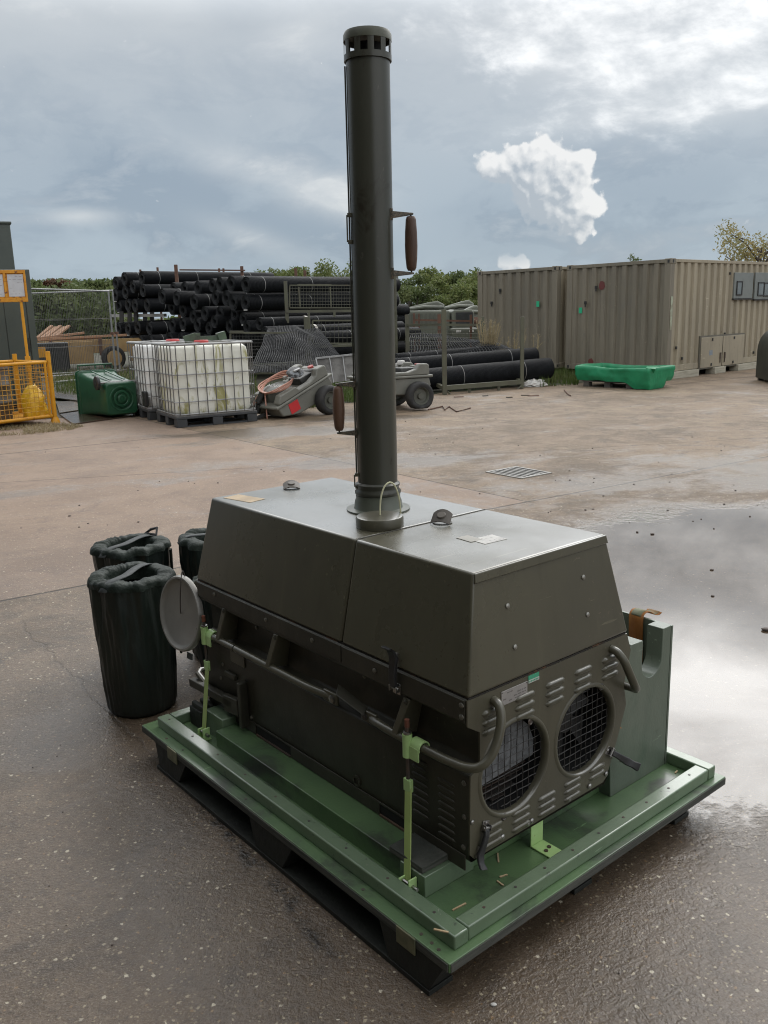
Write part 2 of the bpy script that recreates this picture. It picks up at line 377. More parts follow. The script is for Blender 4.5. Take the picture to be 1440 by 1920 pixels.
# ------------------------------------------------------------------ the yard
HS, HZ = .985, .024                                       # size and ground clearance of the heater group
MX, MY, MYAW = .1252 * HS, 1.755 * HS, .6937                       # near corner of the pallet and its turn
_C, _S = math.cos(MYAW), math.sin(MYAW)
def L2W(x, y, z=0.0): return Vector((MX + HS * (x * _C - y * _S), MY + HS * (x * _S + y * _C), HZ + HS * z))
def sized(o): o.scale = (HS, HS, HS); return o
def yard_material():
    m = bpy.data.materials.new('wet_concrete'); m.use_nodes = True; nt = m.node_tree; b = nt.nodes['Principled BSDF']
    tc = nt.nodes.new('ShaderNodeTexCoord'); V = tc.outputs['Object']
    sp = nt.nodes.new('ShaderNodeSeparateXYZ'); nt.links.new(V, sp.inputs[0])
    x, y = E(nt, sp.outputs[0]), E(nt, sp.outputs[1])
    big = nse(nt, V, .35, 6, .6, .6); mid = nse(nt, V, 1.6, 7, .62, .5); fin = nse(nt, V, 14, 6, .68); grit = nse(nt, V, 95, 3, .7)
    brush = nse(nt, vec(nt, (x * .83 + y * .56) * 4.0, (y * .83 - x * .56) * 55.0), 1.0, 4, .6)
    # puddles: low places of the yard
    def blob(cx, cy, rx, ry, rot=0.0):
        ct, st = math.cos(rot), math.sin(rot); dx, dy = x - cx, y - cy
        u = (dx * ct + dy * st) / rx; v = (dy * ct - dx * st) / ry
        return ((u * u + v * v) * -.7).exp()
    pud = blob(2.4, 5.9, 1.3, .7, .15) + blob(1.75, 4.2, .75, 1.0, -.25) * 1.05 + blob(2.6, 4.4, .9, 1.3) * .9 + blob(1.30, 2.95, .42, .65, -.3) * .9 + blob(3.9, 6.6, 1.2, .35, .1) * .55
    damp_shade = blob(.2, 9.4, 1.7, .45, .1) * .62 + blob(3.6, 8.0, 2.2, .55, .1) * .6 + blob(-1.25, 3.15, .26, .24, .4) * .62 + blob(-1.2, 12.2, .9, .3) * .7 + blob(-.4, 13.4, .8, .35) * .9 + blob(-2.5, 11.9, 1.8, .3) * .5 + blob(.75, 1.95, .55, .6) * .75 + blob(L2W(-.06, .85).x, L2W(-.06, .85).y, .30, 1.15, MYAW) * .95 + blob(L2W(.6, -.12).x, L2W(.6, -.12).y, .95, .30, MYAW) * .9 + blob(-.25, 1.5, .6, .5) * .3  # the two pallet-side blobs paint its contact shade as darker ground
    edge = (mid - .5) * 1.35 + (fin - .5) * .85 + (big - .5) * .7
    p0 = pud + edge
    water = p0.ss(.34, .80)
    band = nse(nt, vec(nt, (x * .83 + y * .56) * .5, (y * .83 - x * .56) * 1.5), .9, 6, .62, .6)
    wet = (p0 + damp_shade + (big - .5) * .6 + (band - .5) * 1.5).ss(.05, .60)  # includes the shade painted beside the pallet
    near = y.ss(7.5, 2.8)                                  # wetter and darker towards the camera
    wet = wet.mx(near * (big * 1.6 + .05).clamp() * .85)
    # colour of the concrete itself: pinkish brown with tan streaks, exposed flint specks
    tint = (mid * .6 + fin * .4)
    col = mixc(nt, tint.ss(.38, .60), (.108, .076, .048), (.240, .175, .122))
    col = mixc(nt, big.ss(.47, .60) * .75, col, (.235, .168, .110))
    col = mixc(nt, nse(nt, V, 3.2, 8, .7, 1.0).ss(.50, .68) * .85, col, (.070, .054, .042))
    lp = nse(nt, V, .9, 7, .66, .9); col = mixc(nt, lp.ss(.54, .70) * .55, col, (.33, .255, .17)); col = mixc(nt, lp.ss(.44, .30) * .6, col, (.060, .046, .034))
    col = mixc(nt, grit.ss(.50, .66) * .75, col, (.085, .066, .052)); g2 = nse(nt, V, 210, 2, .6); col = mixc(nt, g2.ss(.52, .66) * .55, col, (.42, .35, .27)); g3 = nse(nt, V, 34, 4, .7); col = mixc(nt, g3.ss(.55, .70) * .55, col, (.40, .32, .24)); col = mixc(nt, g3.ss(.45, .33) * .5, col, (.10, .08, .064))
    # slab to slab: the drain slab is pinker
    # joints
    def joint(p, q, w, wob=.02):
        p, q = Vector(p).xy, Vector(q).xy; d = (q - p).normalized(); nrm = Vector((-d.y, d.x))
        k = (x - p.x) * nrm.x + (y - p.y) * nrm.y + (fin - .5) * wob
        return k
    A, B, C2, D2 = gp(925, 953), gp(1440, 856), gp(746, 889), gp(985, 940)
    k1 = joint(A, B, .01); k2 = joint(C2, D2, .01)
    l1 = k1.abs().ss(.018, .004); l2 = k2.abs().ss(.014, .003) * k1.ss(-.01, .01)
    k3 = joint(gp(0, 905), gp(340, 885), .01); l3 = k3.abs().ss(.016, .004) * .6
    k4 = (k1 + 7.6).abs().ss(.02, .004) * .4; k5 = (k1 - 6.2).abs().ss(.03, .006) * .8
    # a ragged crack with moss-black fill beside the bags and the pallet
    cw = nse(nt, V, 3.4, 6, .7)
    kc = joint(gp(60, 1190), gp(215, 1345), .01, .0) + (cw - .5) * .16
    cr = kc.abs().ss(.011, .003) * blob(gp(140, 1265).x, gp(140, 1265).y, .85, .85).ss(.35, .5)
    kd = joint(gp(425, 1560), gp(580, 1735), .01, .0) + (cw - .5) * .10
    tar = kd.abs().ss(.045, .0) * blob(gp(480, 1640).x, gp(480, 1640).y, .42, .42).ss(.38, .62) * fin.ss(.40, .58)
    lines = (l1 + l2 + l3 + k4 + k5 + cr * .35).clamp()
    col = mixc(nt, (k1.ss(0, .02) * k2.ss(.02, 0) * .35), col, (.36, .26, .21))
    # soaked concrete is darker, and so is the shade painted beside the pallet
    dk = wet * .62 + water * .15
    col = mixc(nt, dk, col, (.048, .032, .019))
    # flint specks, several sizes, at the surface
    gv = nt.nodes.new('ShaderNodeVectorMath'); gv.operation = 'MULTIPLY_ADD'; gn = nt.nodes.new('ShaderNodeTexNoise'); gn.inputs['Scale'].default_value = 130.0; gn.inputs['Detail'].default_value = 2
    nt.links.new(V, gn.inputs['Vector']); nt.links.new(gn.outputs['Color'], gv.inputs[0]); gv.inputs[1].default_value = (.011, .011, .0); nt.links.new(V, gv.inputs[2])
    for sc_, th, amt, cc in ((95.0, .32, .50, (.36, .30, .20)), (58.0, .26, .65, (.46, .39, .27)), (30.0, .15, .85, (.60, .54, .42)), (44.0, .17, .45, (.36, .22, .10))):
        vn = vor(nt, gv.outputs[0], sc_, dim='2D'); dist = E(nt, vn.outputs['Distance'])
        sc2 = nt.nodes.new('ShaderNodeSeparateColor'); nt.links.new(vn.outputs['Color'], sc2.inputs[0])
        pick = E(nt, sc2.outputs[0])* 1.0; pick = (pick + (mid - .5) * .25).ss(.86, .89); dist = dist / (E(nt, sc2.outputs[1]) * .95 + .15)
        col = mixc(nt, dist.ss(th * 1.25, th * .7) * pick * amt * (1.0 - water * .75), col, cc)
    col = mixc(nt, (lines * .85 + tar * .9).clamp(), col, (.014, .012, .010))
    nt.links.new(col, b.inputs['Base Color'])
    rough = .66 - wet * .34 - tar * .25 + (fin - .5) * .28 * (1.0 - water)
    rough = rough * (1.0 - water) + water * .025
    nt.links.new(rough.clamp().s, b.inputs['Roughness'])
    spec = wet * .42 + .22 + water * .66
    nt.links.new(spec.s, b.inputs['Specular IOR Level'])
    h = (fin * .35 + grit * .40 + brush * .22 + nse(nt, V, 42, 4, .7) * .55) * (1.0 - water) * (wet * .5 + .75) - lines * .6
    bp = nt.nodes.new('ShaderNodeBump'); bp.inputs['Strength'].default_value = .55; bp.inputs['Distance'].default_value = .012
    nt.links.new(h.s, bp.inputs['Height']); nt.links.new(bp.outputs[0], b.inputs['Normal'])
    return m
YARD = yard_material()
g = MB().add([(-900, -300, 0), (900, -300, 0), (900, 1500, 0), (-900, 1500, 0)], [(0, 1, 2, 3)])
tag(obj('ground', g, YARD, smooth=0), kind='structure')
def earth_material():
    m = mat('verge_earth', (.060, .052, .034), (.040, .052, .022), .85, .05, 1.1, bump=.5, bscale=14, c3=(.10, .085, .055), s3=3.0, lo3=.55, hi3=.70)
    return m
EARTH = earth_material()
line = [(-60, 14.6), (-8, 14.4), (-5.4, 14.55), (-4.6, 15.2), (-3.9, 15.3), (-2.4, 14.7), (-1.7, 14.45), (-.9, 15.7), (.3, 16.2), (1.2, 17.3), (2.9, 18.15), (3.9, 18.4), (4.6, 18.9), (5.2, 20.2), (5.6, 23), (30, 60), (600, 700)]
pts = []
for (x0, y0), (x1, y1) in zip(line, line[1:]):
    n = max(1, min(24, int(math.hypot(x1 - x0, y1 - y0) / .18)))
    for k in range(n):
        t = k / n; xx, yy = x0 + (x1 - x0) * t, y0 + (y1 - y0) * t
        pts.append((xx, yy + (noise.noise((xx * 2.3, yy, 0)) * .18 if abs(xx) < 12 else 0), .004))
pts += [(600, 1400, .004), (-700, 1400, .004), (-700, 14.6, .004)]
g = MB().add(pts, [tuple(range(len(pts)))])
vo = obj('earth_verge', g, EARTH, smooth=0); tag(vo, kind='structure')

# ------------------------------------------------------------------ green timber transport pallet
ZD = .097
def LL(x, y, z): return (x, y, z)
PW, PL = 1.252, 1.665
pallet = root('transport_pallet', 'green painted timber pallet with rim rails carrying the olive heater', 'pallet', L2W(PW / 2, PL / 2), MYAW, org=(PW / 2, PL / 2, 0)); sized(pallet)
d = MB().box((0, 0, ZD - .026), (PW, PL, ZD)); obj('deck', d, GREEN, pallet, bevel=.002)
d = MB()
d.box((.004, -.0025, ZD - .025), (PW - .004, 0, ZD - .003)); d.box((-.0025, .004, ZD - .025), (0, PL - .004, ZD - .003))
obj('deck_edge', d, PLYED, pallet)
# rim rails
RT = .136
for a, b_ in (((.040, .023, ZD), (.087, 1.612, RT)), ((.0895, .025, ZD), (1.186, .072, RT)), ((.0905, 1.566, ZD), (1.186, 1.610, RT)), ((1.1885, .025, ZD), (1.230, 1.610, RT))):
    obj('rim_rail', MB().box(a, b_), GREENR, pallet, bevel=.004)
d = MB()
for i in range(9):
    for (px_, py_) in ((.065, .12 + i * .18), (.17 + i * .118, .050)):
        d.cyl((px_, py_, RT - .001), (px_, py_, RT + .0012), .0042, seg=8)
for (px_, py_) in ((.02, .12), (.02, .35), (.022, .95), (.02, 1.5), (.024, 1.38), (.018, .08), (.015, .052)):
    d.cyl((px_, py_, ZD - .001), (px_, py_, ZD + .0012), .005, seg=8)
objs('screw', d, DARKST, pallet)
# ply platform under the heater with thicker corner pads
obj('platform', MB().box((.126, .220, ZD), (.98, 1.32, .1585)), GREEN, pallet, bevel=.002)
for a, b_ in (((.118, .212, ZD), (.30, .31, .172)),):
    obj('corner_pad', MB().box(a, (b_[0], b_[1], .1592)), GREENR, pallet, bevel=.002)
d = MB().prism([(.122, .226), (.262, .224), (.262, .36), (.122, .36)], .1598, .178); obj('ply_pad', d, PLYED, pallet, bevel=.002)
d = MB().box((.158, 1.325, ZD), (.335, 1.45, .186)); obj('corner_pad', d, GREENR, pallet, bevel=.003)
d = MB().box((.145, 1.462, ZD), (.27, 1.552, .170)); d.box((.152, 1.458, .1702), (.170, 1.545, .188)); d.box((.186, 1.458, .1702), (.204, 1.545, .188)); objs('chock', d, SKID, pallet, bevel=.003)
# skids: tapered feet below the deck on runner boards
GZ = -.0242
for xx in (-.012, .55, 1.06):
    for yy in (.062, .70, 1.36):
        xb = xx + .075
        d = MB().add([(xx + .012, yy - .04, ZD - .027), (xb + .03, yy - .04, ZD - .027), (xb + .03, yy + .20, ZD - .027), (xx + .012, yy + .20, ZD - .027),
                      (xx, yy, GZ + .016), (xb, yy, GZ + .016), (xb, yy + .15, GZ + .016), (xx, yy + .15, GZ + .016)],
                     [(0, 1, 2, 3), (7, 6, 5, 4), (0, 4, 5, 1), (1, 5, 6, 2), (2, 6, 7, 3), (3, 7, 4, 0)])
        obj('skid_block', d, SKID, pallet, bevel=.002)
    obj('runner_board', MB().box((xx - .002, .058, GZ + .001), (xx + .079, 1.53, GZ + .0155)), SKID, pallet, bevel=.001)
# steel strap tabs folded over the deck edge
for y0, y1 in ((.115, .185), (1.375, 1.445)):
    d = MB().box((-.0075, y0, .052), (-.003, y1, .099)); obj('edge_tab', d, mat('tab_steel', (.24, .24, .15), (.16, .17, .11), .4, .1, 20, metal=.5), pallet, bevel=.001)
# cradle boards for the flue at the right
poly = [(.875, ZD), (.86, .32), (.875, .45), (.957, .583), (1.020, .580)]
for k in range(13):
    t = math.pi * k / 12; poly.append((1.0735 - .054 * math.cos(t), .497 - .054 * math.sin(t)))
poly += [(1.130, .590), (1.176, .590), (1.176, ZD)]
obj('cradle_board', MB().prism(poly, .177, .235, axis=1), GREENP, pallet, bevel=.002)
obj('cradle_side', MB().box((1.1775, .1765, ZD), (1.187, 1.22, .588)), GREENP, pallet, bevel=.001)
poly2 = [(x_, z_) for x_, z_ in poly]
obj('cradle_board', MB().prism(poly2, 1.10, 1.155, axis=1), GREENP, pallet, bevel=.002)
# lime tie-down rods hooked over the heater's side rail
def tie_rod(xf, yf, xt, yt):
    zt = .463
    d = MB()
    d.bar((xf, yf, ZD + .012), (xt - .012, yt - .028, .345), .027, .004, up=(-.77, .0, .0))
    s_ = obj('tie_strap', d, LIMED, pallet, bevel=.0008)
    d = MB()
    for k in (-1, 1):
        d.box((xf - .012 + .0, yf + k * .019 - .0025, ZD + .004), (xf + .016, yf + k * .019 + .0025, ZD + .050 - (.012 if k > 0 else 0)))
    d.box((xf - .013, yf - .019, ZD + .0005), (xf + .022, yf + .030, ZD + .0045))
    objs('foot_bracket', d, LIME, s_, bevel=.001)
    obj('foot_bolt', MB().cyl((xf, yf - .040, ZD + .028), (xf, yf + .026, ZD + .028), .0055, seg=8), STEEL, s_)
    d = MB(); hx, hy = xt - .014, yt - .030
    d.bar((hx, hy, .325), (hx, hy, .362), .028, .013)
    obj('rod_socket', d, LIME, s_, bevel=.002)
    d = MB().cyl((hx, hy, .335), (hx, hy, zt + .060), .0055, seg=10)
    obj('threaded_rod', d, DARKST, s_)
    obj('rod_cap', MB().cyl((hx, hy, zt + .052), (hx, hy, zt + .074), .007, seg=10), RUSTP, s_)
    d = MB().lathe([(.0135, -.048), (.0135, .018), (.009, .018), (.009, -.048), (.0135, -.048)], 16, Matrix.Translation((hx, hy, zt + .014)))
    obj('hook_sleeve', d, LIME, s_)
    pr = []
    for k in range(9):
        t = R(200 - k * 26); pr.append((xt + .0165 * math.cos(t) + .002, zt + .0165 * math.sin(t) + .001))
    out = [(xt + .021 * math.cos(R(200 - k * 26)) + .002, zt + .021 * math.sin(R(200 - k * 26)) + .001) for k in range(9)]
    d = MB().prism(out + pr[::-1], hy - .050, hy - .010, axis=1)
    d.box((xt - .0195, hy - .048, zt - .034), (xt - .0150, hy - .004, zt + .004))
    obj('rail_hook', d, LIME, s_, bevel=.001)
    d = MB().lathe([(.009, 0), (.012, .001), (.012, .005), (.006, .006)], 12, Matrix.Translation((hx, hy, zt + .033))); obj('washer', d, STEEL, s_)
tie_rod(.100, .262, .198, .375)
tie_rod(.118, 1.400, .204, 1.500)
d = MB().box((.490, .100, ZD + .0005), (.542, .1695, ZD + .0050)); d.box((.490, .1698, ZD + .0005), (.542, .1745, .215))
d2 = obj('foot_strap', d, LIME, pallet, bevel=.0015)
objs('screw', MB().cyl((.506, .128, ZD + .005), (.506, .128, ZD + .008), .006, seg=10).cyl((.526, .134, ZD + .005), (.526, .134, ZD + .008), .006, seg=10), DARKST, d2)

# wood chips on the deck
CHIP = mat('wood_chip', (.55, .42, .26), (.42, .30, .17), .8, .05, 40)
for i, (px_, py_, a, l) in enumerate(((861, 1700, .3, .022), (934, 1608, 1.2, .020), (944, 1642, .1, .012), (938, 1656, 1.9, .012), (1268, 1447, .6, .010), (827, 1745, 2.5, .018), (1100, 1570, .8, .009))):
    c = ray(px_, py_); t = (HZ + HS * (ZD + (.0415 if i == 5 else .002)) - CAMH) / c.z; p = Vector((0, 0, CAMH)) + c * t
    m_ = Matrix.Translation(p) @ Matrix.Rotation(a + .3, 4, 'Z')
    d = MB().box((-l, -.0022, -.0014), (l, .0022, .0014), m_)
    o = obj('wood_chip', d, CHIP, None)
    tag(o, ['pale wood splinter lying near the front corner of the pallet deck', 'long pale splinter beside the lime foot strap', 'short pale splinter on the deck before the front panel, upper of two',
            'short pale splinter on the deck before the front panel, lower of two', 'tiny pale splinter on the deck by the flue cradle', 'pale splinter on the rim rail near the corner', 'tiny pale splinter in the deck behind the front rim rail'][i], 'wood chip', 'wood splinters on the pallet')

# ------------------------------------------------------------------ the olive field heater
hx0, hx1, hy0, hy1 = .2085, .880, .1424, 1.5424
heater = root('field_heater', 'olive green cabinet heater with two round front grilles on green pallet', 'heater', L2W(.54, .84, .157), MYAW, org=(.54, .84, .157)); sized(heater)
sec = [(.2085, .6515), (.2085, .585), (.262, .552), (.262, .455), (.2185, .435), (.2185, .197), (.224, .186), (.80, .186), (.812, .20), (.84, .285), (.880, .42), (.866, .49), (.886, .60), (.880, .6515)]
def shell(sec, y0, y1, cap_back=True, top=True):
    n = len(sec); d = MB(); vs = [(x_, y0, z_) for x_, z_ in sec] + [(x_, y1, z_) for x_, z_ in sec]
    fs = [(i, i + 1, n + i + 1, n + i) for i in range(n - 1)]
    if top: fs.append((n - 1, 0, n, 2 * n - 1))
    if cap_back: fs.append(tuple(range(n, 2 * n)))
    return d.add(vs, fs)
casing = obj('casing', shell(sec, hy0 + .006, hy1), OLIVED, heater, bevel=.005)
# overlapping lip below the hood, fork channel strip, recess posts
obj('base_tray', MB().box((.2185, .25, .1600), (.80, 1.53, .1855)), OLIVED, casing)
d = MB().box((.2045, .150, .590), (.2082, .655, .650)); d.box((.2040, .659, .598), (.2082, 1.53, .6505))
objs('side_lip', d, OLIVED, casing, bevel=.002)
d = MB().box((.2140, .16, .160), (.2183, .400, .205)); d.box((.2140, .512, .160), (.2183, .972, .205)); d.box((.2140, 1.19, .160), (.2183, 1.50, .205))
d.box((.2140, .400, .198), (.2183, .512, .205)); d.box((.2140, .972, .198), (.2183, 1.19, .205))
objs('base_strip', d, OLIVED, casing, bevel=.0015)
for y0, y1 in ((.402, .510), (.976, 1.186)):
    d = MB().box((.2172, y0, .163), (.2183, y1, .197)); f_ = obj('fork_pocket', d, BLACKI, casing)
    obj('pocket_lip', MB().box((.2120, y0, .1600), (.2171, y1, .1660)), mat('pocket_edge', (.12, .075, .05), (.07, .05, .04), .6), f_)
for yy, zt_ in ((1.345, .592), (1.015, .585), (.372, .580)):
    d = MB().add([(.2075, yy - .013, zt_), (.2075, yy + .013, zt_), (.188, yy + .045, .47), (.188, yy + .022, .47), (.262, yy - .013, zt_), (.262, yy + .013, zt_), (.262, yy + .045, .455), (.262, yy + .022, .455)],
                 [(0, 1, 2, 3), (0, 3, 7, 4), (1, 5, 6, 2), (4, 7, 6, 5), (0, 4, 5, 1), (3, 2, 6, 7)])
    br = obj('rail_bracket', d, OLIVE, casing, bevel=.002)
    obj('bracket_bolt', MB().bolt((.2074, yy, zt_ - .010), (-1, 0, 0), .008, .006), OLIVED, br)
def louvre(cx, y, cz, w, h, dep):
    d = MB(); n, mseg = 8, 6; vs = []
    for i in range(n + 1):
        u = i / n; tp = min(1.0, math.sin(math.pi * min(max(u, .0), 1.0)) * 2.6) ** .6 if 0 < u < 1 else .02
        for j in range(mseg + 1):
            t = math.pi * j / mseg; dd = dep * tp * math.sin(t) * (1.0 if j < mseg * .5 else .8)
            vs.append((cx - w / 2 + w * u, y - dd, cz + h / 2 * tp * math.cos(t)))
    fs = []
    for i in range(n):
        for j in range(mseg):
            a = i * (mseg + 1) + j; fs.append((a, a + 1, a + mseg + 2, a + mseg + 1))
    return d.add(vs, fs)
# side louvres (long shallow ribs near the front corner)
d = MB()
for col_, (yc, ztop) in enumerate(((.335, .405), (.232, .385))):
    for k in range(8):
        l_ = louvre(0, 0, 0, .068, .013, .0045); mm = Matrix.Translation((.2184, yc, ztop - k * .023)) @ Matrix.Rotation(R(-90), 4, 'Z')
        d.add([mm @ Vector(v) for v in l_.v], l_.f)
objs('louvre', d, OLIVED, casing, smooth=60)
# bolts on side
d = MB()
for yy, zz in ((.158, .636), (.158, .605), (.50, .622), (.80, .628), (1.06, .625), (1.40, .632), (.62, .55), (1.22, .54)):
    d.bolt((.2040 if zz > .59 else .2615, yy, zz), (-1, 0, 0), .0075, .005)
for yy, zz in ((.165, .412), (.165, .315), (.168, .225), (1.36, .33), (1.40, .36), (1.33, .235), (1.22, .215), (.285, .445), (1.42, .30)):
    d.bolt((.2184, yy, zz), (-1, 0, 0), .0075, .005)
objs('bolt', d, mat('worn_bolt', (.20, .19, .16), (.12, .11, .09), .35, .1, 20, metal=.5), casing)
# flap above the pivot plate and old drain hole
d = MB().add([(.186, .535, .480), (.186, .665, .500), (.222, .700, .512), (.222, .560, .486), (.186, .535, .4765), (.186, .665, .4965), (.222, .700, .5085), (.222, .560, .4825)], [(0, 1, 2, 3), (7, 6, 5, 4), (0, 4, 5, 1), (1, 5, 6, 2), (2, 6, 7, 3), (3, 7, 4, 0)]); obj('step_flap', d, OLIVED, casing, bevel=.002)
d = MB().lathe([(.018, 0), (.018, .004), (.011, .004), (.011, -.012)], 16, Matrix.Translation((.2184, .62, .225)) @ Matrix.Rotation(R(-90), 4, 'Y')); obj('drain_boss', d, OLIVED, casing)
# rear drawbar hinge at the bottom
d = MB().bar((.200, 1.30, .245), (.200, 1.62, .228), .030, .03).bar((.196, 1.26, .245), (.196, 1.36, .235), .022, .062).box((.186, 1.235, .175), (.2182, 1.255, .345))
d.box((.205, 1.30, .330), (.2182, 1.37, .350))
obj('towing_latch', d, OLIVED, casing, bevel=.003)
d = MB().tube([(.215, 1.545, .24), (.215, 1.60, .262), (.24, 1.625, .262), (.30, 1.63, .25)], .010, 8); obj('rear_loop', d, OLIVE, casing)
# side rails: tubes on both sides, running into hoops at front and back
def smoothpts(p, n=6):
    p = [Vector(q) for q in p]; out = []
    for i in range(len(p) - 1):
        a, b_, c, e = p[max(i - 1, 0)], p[i], p[i + 1], p[min(i + 2, len(p) - 1)]
        for k in range(n):
            t = k / n
            out.append(.5 * ((2 * b_) + (c - a) * t + (2 * a - 5 * b_ + 4 * c - e) * t * t + (3 * b_ - a - 3 * c + e) * t ** 3))
    out.append(p[-1]); return out
def rail_front(sx, name='front_rail'):
    def X(q): return q if sx > 0 else 1.105 - q + .0
    p = [(X(.214), .53, .462), (X(.203), .485, .465), (X(.199), .42, .465), (X(.199), .25, .466), (X(.199), .175, .470), (X(.203), .135, .474), (X(.219), .108, .483), (X(.246), .096, .508), (X(.272), .096, .550), (X(.290), .104, .592), (X(.300), .122, .618), (X(.302), .143, .624)]
    o = obj(name, MB().tube(smoothpts(p), .0125, 12), OLIVE, heater, smooth=60)
    d = MB().box((X(.2105) - .005, .505, .446), (X(.2105) + .005, .575, .482)); pl = obj('pivot_plate', d, OLIVE, o, bevel=.003)
    obj('pivot_bolt', MB().bolt((X(.205), .555, .464), (-sx, 0, 0), .012, .008), DARKST, pl)
def rail_back(sx):
    def X(q): return q if sx > 0 else 1.105 - q
    p = [(X(.216), .73, .462), (X(.206), .79, .464), (X(.200), .86, .465), (X(.200), 1.1, .465), (X(.200), 1.44, .466), (X(.202), 1.55, .470), (X(.208), 1.60, .485), (X(.225), 1.625, .53), (X(.24), 1.63, .585), (X(.25), 1.61, .62), (X(.25), 1.57, .628), (X(.25), 1.541, .628)]
    o = obj('rear_rail', MB().tube(smoothpts(p), .0125, 12), OLIVE, heater, smooth=60)
    d = MB().box((X(.2115) - .005, .690, .445), (X(.2115) + .005, .76, .482)); pl = obj('pivot_plate', d, OLIVE, o, bevel=.003)
    obj('pivot_bolt', MB().bolt((X(.206), .712, .463), (-sx, 0, 0), .013, .008), STEEL, pl)
    obj('rail_collar', MB().lathe([(.0125, -.002), (.0138, -.002), (.0138, .002), (.0125, .002)], 14, Matrix.Translation((X(.2), 1.27, .4655)) @ Matrix.Rotation(R(90), 4, 'X')), OLIVED, o)
rail_front(1); rail_front(-1); rail_back(1); rail_back(-1)
obj('rail_support_plate', MB().box((.214, 1.24, .395), (.2183, 1.335, .455)), OLIVE, casing, bevel=.002)

# front panel with its two round openings
FY = hy0
sil = [(.2085, .6505), (.2085, .580), (.253, .551), (.253, .456), (.2185, .440), (.2150, .215), (.232, .197), (.785, .200), (.802, .212), (.836, .285), (.890, .42), (.874, .488), (.903, .592), (.880, .6505)]
bm = bmesh.new(); eds = []
def loop(pts_):
    vs = [bm.verts.new((x_, FY, z_)) for x_, z_ in pts_]
    for i in range(len(vs)): eds.append(bm.edges.new((vs[i], vs[(i + 1) % len(vs)])))
GR = .132; GC = ((.388, .405), (.692, .402))
loop(sil)
for cx, cz in GC: loop([(cx + GR * math.cos(2 * math.pi * k / 48), cz + GR * math.sin(2 * math.pi * k / 48)) for k in range(48)])
bmesh.ops.triangle_fill(bm, use_beauty=True, use_dissolve=False, edges=eds)
d = MB(); d.v = [tuple(v.co) for v in bm.verts]; bm.verts.index_update(); d.f = [tuple(v.index for v in f.verts) for f in bm.faces]; bm.free()
# give the sheet its thickness by a second skin behind and a folded rim
nv = len(d.v); front_faces = list(d.f)
d.v += [(x_, y_ + .0055, z_) for x_, y_, z_ in d.v[:nv]]
d.f += [tuple(i + nv for i in f)[::-1] for f in front_faces]
from collections import Counter
ec = Counter()
for f in front_faces:
    for i in range(len(f)): ec[tuple(sorted((f[i], f[(i + 1) % len(f)])))] += 1
for (a, b_), c in ec.items():
    if c == 1: d.f.append((a, b_, b_ + nv, a + nv))
front = obj('front_panel', d, OLIVE, heater, smooth=35)
for gi, (cx, cz) in enumerate(GC):
    mm = Matrix.Translation((cx, FY, cz)) @ Matrix.Rotation(R(90), 4, 'X')
    gr = obj('grille', MB().lathe([(GR + .012, -.0005), (GR + .006, .0045), (GR - .001, .003), (GR - .004, -.008), (GR - .004, -.018)], 48, mm), OLIVE, front, smooth=70)
    obj('duct', MB().lathe([(GR - .004, -.018), (GR - .004, -.12), (.001, -.12)], 40, mm), BLACKI, gr)
    d = MB(); st_ = .0245
    yy = FY + .016
    for k in range(-5, 6):
        o_ = k * st_; hl = math.sqrt(max(0, (GR - .004) ** 2 - o_ ** 2))
        if hl < .02: continue
        rr = .00135
        d.tube([(cx + o_ + .0008 * math.sin(t_ * 9 + k), yy + .001 * math.sin(t_ * math.pi * 5 + k * math.pi), cz - hl + 2 * hl * t_) for t_ in [i / 14 for i in range(15)]], rr, 5)
        d.tube([(cx - hl + 2 * hl * t_, yy - .001 * math.sin(t_ * math.pi * 5 + k * math.pi), cz + o_ * .92) for t_ in [i / 14 for i in range(15)]], rr, 5)
    obj('wire_mesh', d, WIRE, gr)
    if gi == 0:
        mt = mat('radiator_grey', (.22, .23, .24), (.12, .125, .13), .5, .1, 40, metal=.2)
        hlf = GR * .93
        obj('heat_exchanger', MB().prism([(cx + hlf * math.cos(R(a_)), cz + hlf * math.sin(R(a_))) for a_ in (-12, 10, 35, 60, 90, 120, 150, 175, 200)], FY + .040, FY + .050, axis=1), mt, gr)
        d = MB()
        for k in range(6):
            zz = cz - .035 - k * .017; hl = math.sqrt(max(.0004, (GR * .93) ** 2 - (zz - cz) ** 2)); d.box((cx - hl, FY + .06, zz - .0012), (cx + hl, FY + .1, zz + .0012))
        obj('cooling_fins', d, DARKST, gr)
    else:
        d = MB()
        for k in range(5):
            a_ = k * 2 * math.pi / 5 + .4
            d.add([(cx + .03 * math.cos(a_), FY + .075, cz + .03 * math.sin(a_)), (cx + .118 * math.cos(a_ - .1), FY + .07, cz + .118 * math.sin(a_ - .1)), (cx + .118 * math.cos(a_ + .65), FY + .092, cz + .118 * math.sin(a_ + .65)), (cx + .03 * math.cos(a_ + .9), FY + .09, cz + .03 * math.sin(a_ + .9))], [(0, 1, 2, 3)])
        d.lathe([(.001, .0), (.032, .004), (.034, .03)], 20, Matrix.Translation((cx, FY + .065, cz)) @ Matrix.Rotation(R(-90), 4, 'X'))
        obj('fan', d, mat('fan_dark', (.022, .021, .02), None, .5), gr)
for cx in (.300, .424, .549, .673, .800):
    d = MB()
    for k in range(3):
        l_ = louvre(cx, FY, .596 - k * .0265, .082, .018, .010); d.add(l_.v, l_.f)
    objs('louvre', d, OLIVE, front, smooth=60)
for cx in (.300, .413, .522, .636, .752):
    d = MB()
    for k in range(2 if cx > .7 else 3):
        l_ = louvre(cx, FY, .262 - k * .0235 , .080, .016, .009); d.add(l_.v, l_.f)
    objs('louvre', d, OLIVE, front, smooth=60)
d = MB()
